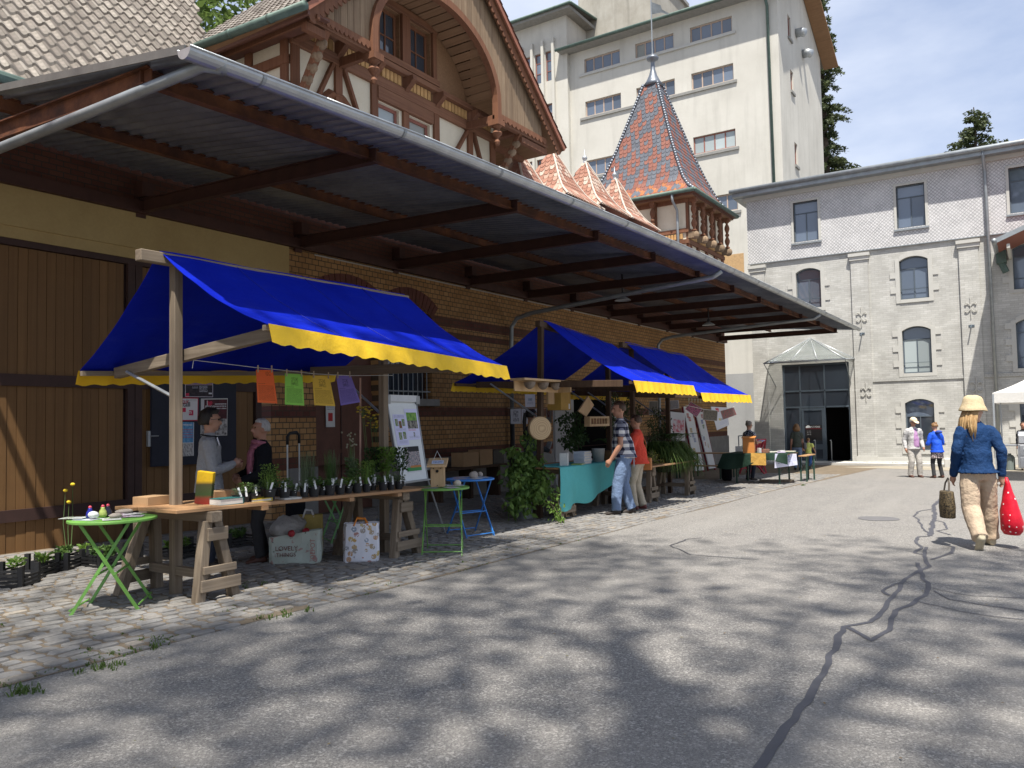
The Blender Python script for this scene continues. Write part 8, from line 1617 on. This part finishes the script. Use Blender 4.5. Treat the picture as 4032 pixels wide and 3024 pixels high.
# greenery arranged inside the middle stall and beside the fern table
def spray(name, label, base, tips, m, seed, n=60, size=.07, spread=.1, droop=.1):
    t = thing(name, label, 'greenery', base); mb = MB(); lv = MB(); branch_cluster(mb, lv, base, tips, random.Random(seed), n, size, spread, droop); mb.obj('twigs', m_bark, t); lv.obj('leaves', m, t, recalc=False); return t
spray('ivy_branches', 'dark leafy branches standing behind the hanging pine board', (14.476,7.900,0.874), [(13.774,7.900,1.671), (14.099,7.900,1.730), (14.432,7.900,1.750), (14.681,7.900,1.565), (14.166,7.900,1.408), (13.836,7.900,1.256), (14.754,7.900,1.295), (14.070,7.900,1.091), (14.456,7.900,1.363)], lf[3], 41, 70, .09, .13)
spray('fir_branches', 'fir branches tied to the far post of the middle stall', (15.866,7.600,0.945), [(15.303,7.600,2.103), (15.690,7.600,2.153), (16.448,7.600,2.124), (16.864,7.600,1.927), (15.379,7.600,1.765), (15.269,7.600,1.470), (16.788,7.600,1.587), (16.179,7.600,1.965), (17.019,7.600,1.769)], m_conif, 42, 150, .06, .11, .05)
spray('fir_branches', 'fir branches left of the fern table under the farthest awning', (17.784,7.500,0.745), [(17.432,7.500,1.827), (17.859,7.500,1.810), (18.192,7.500,1.636), (17.227,7.500,1.547), (18.431,7.500,1.459), (18.465,7.500,1.224), (17.395,7.500,1.284), (17.976,7.500,1.388), (17.200,7.500,1.140), (18.552,7.500,1.006)], m_conif, 43, 150, .06, .12, .05)
def fern(label, base, n, L_, seed, m):
    rg = random.Random(seed); t = thing('fern', label, 'fern', base); mb = MB(); lv = MB(); B_ = Vector(base)
    for i in range(n):
        a = rg.uniform(0, 6.28); d = Vector((math.cos(a), math.sin(a), 0)); prev = B_; pts = [B_]
        for k in range(1, 13): s_ = k/12; pts.append(B_+d*L_*.75*s_+Vector((0, 0, L_*(1.0*s_-.75*s_*s_))))
        mb.tube(pts, [.005*(1-.6*k/12) for k in range(13)], 4); sd = Vector((-d.y, d.x, 0))
        for k in range(2, 13):
            w = L_*.20*math.sin(math.pi*(k/13)**.8); f = (pts[k]-pts[k-1]).normalized()
            for sg in (-1, 1): p = pts[k]; e = p+sd*sg*w+f*w*.3-Vector((0, 0, w*.15)); lv.add([p-f*.018, p+f*.018, e], [(0, 1, 2)])
    mb.obj('fronds_ribs', m_stem, t); lv.obj('fronds', m, t, recalc=False)
fern('large fern on the fern table by the far stall post', (18.052,7.200,0.925), 14, .85, 7, m_leaf('fern green', (.025, .07, .014), (.08, .16, .035))); fern('fern tucked behind the plaid man', (15.632,7.700,0.953), 9, .6, 8, MATS['fern green'])
t = thing('grass_mound', 'mound of long drooping grass hanging over the fern table', 'grass bundle', (17.773,7.000,0.599)); mb = MB(); rg = random.Random(9)
for i in range(2600):
    b0 = Vector((16.55+1.15*rg.random(), 6.75+.75*rg.random(), .60)); h = rg.uniform(.18, .42); b0.z += .28*math.sin(min(1, max(0, (b0.x-16.4)/1.2))*3.1); d = Vector((rg.uniform(-.25, .8), rg.uniform(-1, .5), 0)); d.normalize(); L_ = rg.uniform(.25, .5); sd = Vector((-d.y, d.x, 0))*.005; p1 = b0+d*L_*.45+Vector((0, 0, h*.45)); p2 = b0+d*L_*.95+Vector((0, 0, -.1)); p3 = b0+d*L_*1.1+Vector((0, 0, -.42*rg.random()-.1)); mb.add([b0-sd, b0+sd, p1+sd, p1-sd, p2+sd, p2-sd, p3], [(0, 1, 2, 3), (3, 2, 4, 5), (5, 4, 6)])
mb.obj('grass_blades', m_leaf('long grass', (.03, .065, .012), (.11, .17, .035)), t, recalc=False); mb = MB(); mb.sph((17.1, 7.1, .62), (.6, .42, .28), 16, 10); mb.obj('moss_core', mat('dark moss', (.015, .022, .008), .95, .4, 9, .6, 40), t)
spray('moss_clump', 'yellow-green moss and twigs at the near end of the fern table', (15.727,6.800,0.668), [(15.568,6.800,0.777), (15.991,6.800,0.774), (16.243,6.800,0.625), (15.930,6.900,0.862)], m_leaf('moss', (.10, .11, .02), (.28, .28, .07)), 44, 70, .04, .09, .03)
# prints on the wall behind the middle stall
pr_ = m_print('line drawing print', (.46, .47, .52), [(.25, .8, .15, .4, ((.42, .43, .48), (.12, .12, .14))), (.25, .75, .45, .9, ((.44, .45, .5), (.15, .15, .18)))]); pr2 = m_print('bird leaflet', (.52, .52, .60), [(.3, .7, .5, .7, ((.12, .2, .3), (.4, .42, .5)))], [(.2, .8, .2, .4, 3, (.2, .2, .3))]); pr3 = m_print('red print', (.45, .44, .46), [(.1, .7, .4, .9, ((.35, .04, .05), (.45, .4, .42)))])
def wallsheet(a, b, c, d, m, label): o = sheet([a, b, c, d], 'wall_print', m); tag(o, label, 'print', 'prints behind the middle stall')
wallsheet((14.589,9.600,1.508), (15.008,9.600,1.507), (15.012,9.600,1.839), (14.588,9.600,1.829), pr_, 'line drawing of plants pinned left of the ponytailed woman'); wallsheet((15.200,9.600,1.875), (15.627,9.600,1.887), (15.625,9.600,2.174), (15.189,9.600,2.166), pr2, 'pale leaflet above the ponytailed woman'); wallsheet((15.593,9.600,1.575), (15.777,9.600,1.578), (15.787,9.600,1.842), (15.603,9.600,1.837), pr_, 'print half hidden by the ponytailed woman'); wallsheet((16.123,9.600,1.512), (16.353,9.600,1.514), (16.358,9.600,1.844), (16.127,9.600,1.838), pr3, 'print with a red flower right of the stall post')
wallsheet((15.032,9.600,1.503), (15.291,9.600,1.504), (15.295,9.600,1.840), (15.036,9.600,1.835), pr_, 'line drawing print behind the ponytail')
MB().tube([(14.491,9.600,1.855), (16.461,9.600,1.853)], .003, 5).obj('print_line', m_line); o = bpy.data.objects['print_line']; tag(o, 'string carrying the prints behind the middle stall', 'string')
pbn = MB(); pbn.bx(16.0, 16.9, 9.3, 9.36, .0, 2.2); o = pbn.obj('white_screen', m_print('white partition', (.5, .5, .49), [], None)); tag(o, 'white partition screen behind the fir branches', 'screen')
# bench with cardboard boxes against the wall
bn = thing('wall_bench', 'dark bench with cardboard boxes against the warehouse wall', 'bench', (15, 10.9, gz(15))); a, b = Yb0, Yb1 = (13.266,10.900,0.567), (16.069,10.900,0.398)
MB().bx(a[0], b[0], 10.7, 11.15, a[2]-.06, a[2]).obj('seat', m_woodd, bn)
for x in (a[0]+.3, (a[0]+b[0])/2, b[0]-.3): MB().bx(x, x+.08, 10.75, 11.1, gz(x), a[2]-.06).obj('leg', m_woodd, bn)
for i, (u0, u1, top, m, nm) in enumerate(((.39, .60, 700, m_card, 'open cardboard box'), (.62, .80, 690, m_card, 'cardboard box with a white label'), (.0, .15, 745, mat('white package', (.45, .45, .43), .7, .1), 'flat white package'), (.81, .97, 695, m_crate, 'black plastic box'))):
    hgt_ = (775-top)*.0042; boxy('storage_box', '%s on the wall bench' % nm, 'box', (a[0]+(b[0]-a[0])*(u0+u1)/2, 10.9, a[2]+.001), ((b[0]-a[0])*(u1-u0), .34, hgt_), 0, m)
# ------------------------------------------------------------------ farthest stall: photos, display boards, banners
phs = [([(17.066,6.300,1.572), (17.465,6.300,1.769), (16.725,6.300,1.924), (16.378,6.300,1.756)], ((.01, .01, .02), (.04, .02, .04), (.30, .03, .12), (.02, .03, .06)), 'dark photo with pink lights, tilted'), ([(17.443,6.300,1.515), (18.416,6.300,1.483), (18.496,6.300,1.729), (17.489,6.300,1.751)], ((.02, .015, .01), (.06, .05, .035), (.10, .085, .06), (.03, .025, .02)), 'dark photo of a crowd'), ([(18.822,6.300,1.504), (19.923,6.300,1.626), (19.706,6.300,1.817), (18.656,6.300,1.716)], ((.03, .03, .025), (.10, .10, .08), (.25, .03, .04), (.14, .13, .11)), 'greyish photo with a red shirt'), ([(18.130,7.900,1.664), (18.648,7.900,1.663), (18.722,7.900,2.004), (18.176,7.900,1.998)], ((.015, .012, .01), (.04, .03, .025), (.06, .05, .04), (.02, .02, .02)), 'dark upright photo'), ([(19.198,7.900,1.774), (20.134,7.900,1.829), (20.094,7.900,2.041), (19.162,7.900,2.009)], ((.02, .02, .03), (.05, .05, .07), (.10, .08, .07), (.03, .03, .03)), 'dark wide photo')]
for i, (q, c4_, nm) in enumerate(phs): o = sheet(q, 'hanging_photo', m_print('photo %d' % i, (.3, .28, .27), [(.03, .97, .03, .97, c4_)])); tag(o, '%s pegged under the farthest awning' % nm, 'photo', 'photos under the farthest awning')
MB().tube([(16.409,6.300,1.843), (17.490,6.300,1.760), (18.639,6.300,1.721), (19.739,6.300,1.827)], .004, 5).obj('photo_line', m_line); tag(bpy.data.objects['photo_line'], 'string carrying the photos under the farthest awning', 'string')
m_wine = mat('wine red frame', (.20, .012, .03), .6, .15); m_wht = mat('white display panel', (.58, .58, .57), .5, .05)
def display(label, q, seed):
    rg = random.Random(seed); BL, BR, TR, TL = [Vector(p) for p in q]; t = thing('display_board', label, 'display board', BL); n_ = (BR-BL).cross(TL-BL).normalized(); n_ = n_ if n_.y < 0 else -n_
    mb = MB(); mb.add([BL, BR, TR, TL]+[p-n_*.03 for p in (BL, BR, TR, TL)], [(0, 1, 2, 3), (7, 6, 5, 4), (0, 4, 5, 1), (1, 5, 6, 2), (2, 6, 7, 3), (3, 7, 4, 0)]); mb.obj('panel', m_wht, t)
    MB().beam(BR-n_*.02-Vector((0, 0, .08)), TR-n_*.02, .10, .05, n_).obj('side_frame', m_wine, t); MB().beam(BL-n_*.05-Vector((0, 0, .08)), TL-n_*.05, .05, .05, n_).obj('side_frame', m_wine, t)
    m_ = MB(); m_.tube([TL.lerp(TR, .5)-n_*.03, TL.lerp(TR, .5)+Vector((.1, .55, -TL.z+gz(28)))], .03, 6); m_.obj('rear_leg', m_wine, t)
    for i in range(6):
        u, v = rg.uniform(.1, .6), rg.uniform(.25, .92); c = rg.choice([(.4, .08, .06), (.25, .28, .4), (.12, .2, .08), (.45, .3, .1), (.1, .15, .35)]); g = lambda a, b: tuple(BL.lerp(BR, a).lerp(TL.lerp(TR, a), b)+n_*.004)
        sheet([g(u, v), g(u+.26, v), g(u+.26, v+.07), g(u, v+.07)], 'pinned_card', m_print('card %d %d' % (seed, i), dk(c, 1.0), [(.1, .9, .2, .8, ((.4, .4, .4), dk(c, .7)))]), t)
display('left white display board with wine red frame leaning by the warehouse', [(26.569,9.900,-0.247), (27.419,9.900,-0.277), (28.498,10.700,1.998), (27.689,10.700,1.993)], 1); display('right white display board with wine red frame and small cards', [(27.960,9.900,-0.258), (28.631,9.900,-0.262), (29.698,10.700,1.814), (28.913,10.700,1.753)], 2)
q = [(23.921,8.200,1.175), (25.106,8.200,1.324), (24.924,8.200,1.881), (23.431,8.200,1.898)]; o = sheet(q, 'hanging_banner', m_print('white banner', (.55, .55, .57), [(.25, .45, .8, .95, (.45, .04, .06)), (.3, .9, .42, .52, ((.5, .4, .1), (.2, .3, .5)))], [(.3, .9, .15, .35, 3, (.4, .42, .5))])); tag(o, 'white banner hanging askew behind the photos', 'banner')
q = [(23.325,9.600,0.879), (24.897,9.600,0.839), (24.947,9.600,1.733), (23.392,9.600,1.797)]; o = sheet(q, 'printed_cloth', m_print('white cloth with red print', (.50, .49, .49), [(.35, .95, .3, .75, ((.45, .08, .12), (.5, .47, .48)))])); tag(o, 'white cloth with red print on the wall behind the fern', 'banner')
mb = MB()
for i in range(5): a = Vector((17.113,6.500,2.006)).lerp(Vector((18.066,6.500,2.001)), i/5); mb.add([a, a+Vector((.09, 0, 0)), a+Vector((.03, 0, -.12))], [(0, 1, 2)])
o = mb.obj('bunting', mat('pale bunting', (.45, .47, .36), .8, .1)); o['kind'] = 'stuff'; tag(o, 'tiny pale pennants under the farthest awning', 'bunting')
# ------------------------------------------------------------------ beer table with green cloth, bench, red chairs
m_btop = mat('varnished bench board', (.38, .22, .10), .5, .15, 4, .1); m_bleg = mat('dark green steel', (.02, .055, .04), .5, .15)
def beer(label, name, cat, x0, x1, y0, y1, zt, legs=True, grp=None):
    z0 = gz(x0); t = thing(name, label, cat, ((x0+x1)/2, (y0+y1)/2, z0), grp); MB().bx(x0, x1, y0, y1, zt-.03, zt).obj('board', m_btop, t, bevel=.004)
    lng = 'y' if (y1-y0) > (x1-x0) else 'x'
    for s_ in (.14, .86):
        for w in (.1, .9):
            x, y = (x0+(x1-x0)*w, y0+(y1-y0)*s_) if lng == 'y' else (x0+(x1-x0)*s_, y0+(y1-y0)*w); MB().bx(x-.02, x+.02, y-.02, y+.02, z0, zt-.03).obj('leg', m_bleg, t)
        xa, ya, xb, yb = (x0+(x1-x0)*.1, y0+(y1-y0)*s_, x0+(x1-x0)*.9, y0+(y1-y0)*s_) if lng == 'y' else (x0+(x1-x0)*s_, y0+(y1-y0)*.1, x0+(x1-x0)*s_, y0+(y1-y0)*.9)
        for za, zb in ((.35, .75), (.75, .35)): m_ = MB(); m_.tube([(xa, ya, z0+(zt-z0)*za), (xb, yb, z0+(zt-z0)*zb)], .01, 5); m_.obj('cross_strut', m_bleg, t)
    return t
beer('folding market table under the dark green cloth', 'beer_table', 'table', 21.75, 23.0, 5.6, 7.2, .56); beer('narrow bench beside the display boards', 'beer_bench', 'bench', 23.4, 23.7, 7.7, 9.6, .13); beer('second folding table behind the bun-haired woman', 'beer_table', 'table', 24.3, 24.8, 7.6, 9.4, .47); beer('folding bench at the right of the green-clothed table', 'beer_bench', 'bench', 23.1, 24.3, 5.42, 5.62, .46)
def gcl(u, v):
    y = 7.30-1.75*u
    if v < .4: return Vector((23.02-1.3*(v/.4), y, .575))
    t_ = (v-.4)/.6; drop = .34+.10*math.sin(u*7)-.12*u+.2*max(0, .25-u); return Vector((21.70-.04*math.sin(u*17)*t_-.05*t_, y+(.35*t_*(.3-u)*1.5 if u < .3 else 0), .575-drop*t_))
m_gcl = m_cloth('dark green tablecloth', (.018, .042, .028), .7, 3, .5, 6, .2); mb = MB(); mb.grid(gcl, 50, 24); n0 = len(mb.v); mb.v += [p+Vector((.003, 0, -.003)) for p in mb.v]; mb.f += [tuple(i+n0 for i in f)[::-1] for f in list(mb.f)]; mb.m += [0]*(len(mb.f)-len(mb.m)); o = mb.obj('tablecloth', m_gcl, smooth=True, recalc=False); tag(o, 'dark green tablecloth on the far folding table', 'tablecloth')
sheet([(21.620,6.502,0.272), (21.620,6.095,0.267), (21.620,6.095,0.587), (21.620,6.492,0.596)], 'cloth_panel', m_cloth('ochre cloth', (.55, .32, .08), .8, 5, .6)); tag(bpy.data.objects['cloth_panel'], 'ochre cloth hanging from the green-clothed table', 'cloth')
q = [(21.600,5.870,0.197), (22.400,5.474,0.243), (22.400,5.495,0.546), (21.600,5.847,0.579)]; o = sheet(q, 'poster_row', m_print('row of white posters', (.60, .60, .72), [(.13, .32, .25, .7, ((.2, .22, .35), (.55, .55, .66))), (.53, .73, .25, .72, ((.2, .22, .35), (.55, .55, .66))), (.18, .27, .7, .92, (.12, .14, .35)), (.6, .67, .7, .92, (.12, .14, .35)), (.76, .775, 0, 1, (.3, .3, .4))], [(.8, .97, .3, .85, 6, (.3, .3, .42))])); tag(o, 'row of white posters taped to the edge of the green-clothed table', 'poster')
boxy('orange_box', 'orange wooden ballot box on the green-clothed table', 'box', (22.0, 6.65, .578), (.24, .3, .42), 10, mat('orange wood', (.52, .20, .05), .5, .12, 4, .1)); MB().box((22.0, 6.65, 1.01), (.34, .36, .02), rz(R(10)) @ ry(R(-6))).obj('box_lid', MATS['orange wood'], bpy.data.objects['orange_box'])
for i, (x, y, w, d, h, c) in enumerate(((22.2, 6.25, .2, .14, .10, (.25, .12, .08)), (22.4, 6.1, .25, .2, .03, (.5, .5, .42)), (22.3, 5.9, .3, .22, .02, (.45, .38, .5)), (22.6, 5.95, .2, .15, .05, (.5, .5, .5)), (22.1, 6.4, .08, .08, .13, (.45, .45, .44)), (22.5, 6.35, .18, .12, .06, (.3, .03, .05)), (22.8, 5.75, .25, .2, .025, (.55, .52, .4)))): boxy('table_item', ['small brown craft piece', 'pale leaflet pile', 'lilac brochure pile', 'white paper stack', 'white paper cup', 'dark red box', 'cream brochure pile'][i]+' on the green-clothed table', 'item', (x, y, .578), (w, d, h), 15*i, mat('item %d' % i, c, .6, .15))
def redchair(label, x, y, a):
    t = thing('red_chair', label, 'chair', (x, y, gz(x)), 'red wooden deck chairs'); Rb_ = rz(R(a)); g = lambda p: Vector((x, y, gz(x)))+Rb_ @ Vector(p); m_ = mat('red chair paint %d' % a, (.38, .03, .05), .6, .15)
    for s_ in (-.25, .25): MB().beam(g((.35, s_, .0)), g((-.35, s_, 1.15)), .05, .05).obj('side_rail', m_, t); MB().beam(g((-.3, s_, 0)), g((.3, s_, .55)), .045, .045).obj('leg', m_, t)
    for z_ in (1.13, .2): MB().beam(g((.35-.61*z_, -.25, z_)), g((.35-.61*z_, .25, z_)), .05, .05).obj('cross_rail', m_, t)
    for i in range(4): MB().beam(g((.23, -.16+.1*i, .2)), g((-.33, -.16+.1*i, 1.12)), .05, .015).obj('back_slat', m_, t)
redchair('folded red wooden chair leaning beside the entrance', 27.2, 8.0, 30); redchair('second folded red wooden chair behind the far table', 26.4, 7.9, 60)
boxy('backpack', 'black backpack on the ground behind the green-clothed table', 'bag', (22.9, 7.6, gz(22.9)), (.38, .3, .48), 20, c_black, bevel=.09); boxy('wood_block', 'brown wooden block under the far table', 'block', (22.6, 6.1, gz(22.6)), (.25, .9, .09), 20, m_wood)
# low brick stub and handrail at the corner of the warehouse
mb = MB(); mb.bx(34.7, 35.4, 10.9, 11.5, -.6, 1.5); 
t = thing('metal_railing', 'grey metal stair railing with a white notice in the gap by the mill', 'railing', (35.4, 11.2, gz(35))); 
for x, y in ((34.9, 11.0), (35.5, 11.0)): m_ = MB(); m_.tube([(x, y, -.42), (x, y, .75)], .025, 7); m_.obj('post', m_zincd, t)
m_ = MB(); m_.tube([(34.9, 11.0, .75), (35.5, 11.0, .75), (36.4, 11.0, .3)], .025, 7); m_.obj('handrail', m_zincd, t); MB().bx(34.87, 34.89, 10.85, 11.15, -.1, .3).obj('notice', m_tagm, t)
t = thing('ground_plant', 'low green shrub in the gap between warehouse and mill', 'plant', (36.3, 11.0, gz(36))); mb = MB(); leaf_quads(mb, (36.5, 11.1, -.1), (.5, .4, .5), 500, .07, random.Random(3)); mb.obj('foliage', lf[0], t, recalc=False)
# ------------------------------------------------------------------ white gazebo and barbecue at the right
gzb = thing('white_gazebo', 'white pop-up gazebo at the right picture edge', 'gazebo', (27.5, -1.5, gz(27))); m_tent = m_cloth('white tent fabric', (.72, .70, .66), .6, 2, .3, 4, .25)
mb = MB(); c4 = [(25, .98), (30, .98), (30, -4), (25, -4)]; ap = Vector((27.5, -1.5, 3.95))
for a, b in zip(c4, c4[1:]+c4[:1]):
    def tf(u, v, a=a, b=b): p = Vector((*a, 2.08)).lerp(Vector((*b, 2.08)), u); q = p.lerp(ap, v); q.z -= .30*math.sin(math.pi*v)*(1-.4*v); return q
    mb.grid(tf, 10, 10)
tr = mb.obj('tent_roof', m_tent, gzb, smooth=True)
for a, b in zip(c4, c4[1:]+c4[:1]): m_ = MB(); m_.grid(lambda u, v, a=a, b=b: Vector((*a, 2.085)).lerp(Vector((*b, 2.085)), u)+Vector((0, .012*math.sin(u*30), -.27*v)), 30, 3); m_.obj('tent_valance', m_tent, tr, smooth=True)
for x, y in c4: m_ = MB(); m_.bx(x-.02, x+.02, y-.04, y, gz(x), 2.05); m_.obj('tent_pole', m_zinc, gzb)
bq = thing('barbecue', 'large stainless steel barbecue with lid and drawers under the gazebo', 'barbecue', (31.5, .1, gz(31.5))); m_ss = mat('brushed stainless steel', (.52, .53, .55), .32, .12, 6, .05, 60, metal=.85); zb = gz(31.5); bx0, bx1 = 31.25, 31.9
MB().bx(bx0, bx1, -.9, .58, zb+.08, zb+.88).obj('cabinet', m_ss, bq, bevel=.015)
for z0, z1 in ((.14, .46), (.50, .84)): MB().bx(bx0-.02, bx0, -.85, .52, zb+z0, zb+z1).obj('drawer', m_ss, bq, bevel=.01); m_ = MB(); m_.tube([(bx0-.05, -.6, zb+z1-.1), (bx0-.05, .4, zb+z1-.1)], .014, 6); m_.obj('drawer_handle', m_ss, bq)
m_ = MB(); m_.prism([(bx0, zb+.89), (bx1, zb+.89), (bx1, zb+1.2), (bx1-.12, zb+1.3), (bx0+.18, zb+1.3), (bx0+.04, zb+1.18)], lambda u, v, d: (u, d, v), -.88, .56); m_.obj('lid', m_ss, bq, bevel=.03); MB().bx(bx0, bx1, .60, 1.02, zb+.82, zb+.87).obj('side_shelf', m_ss, bq, bevel=.01)
for x in (bx0+.1, bx1-.1):
    for y in (-.8, .48): m_ = MB(); m_.lathe([(.045, -.02), (.045, .02)], (x, y, zb+.045), 12, rot=rx(R(90))); m_.obj('caster', m_iron, bq)
m_ = MB(); m_.lathe([(.14, 0), (.15, .02), (.15, .42), (.10, .5), (.05, .52), (.05, .56)], (31.6, .82, zb), 16); o = m_.obj('gas_bottle', mat('grey green gas bottle', (.16, .19, .18), .5, .15), smooth=False); tag(o, 'grey gas bottle beside the barbecue', 'gas bottle')
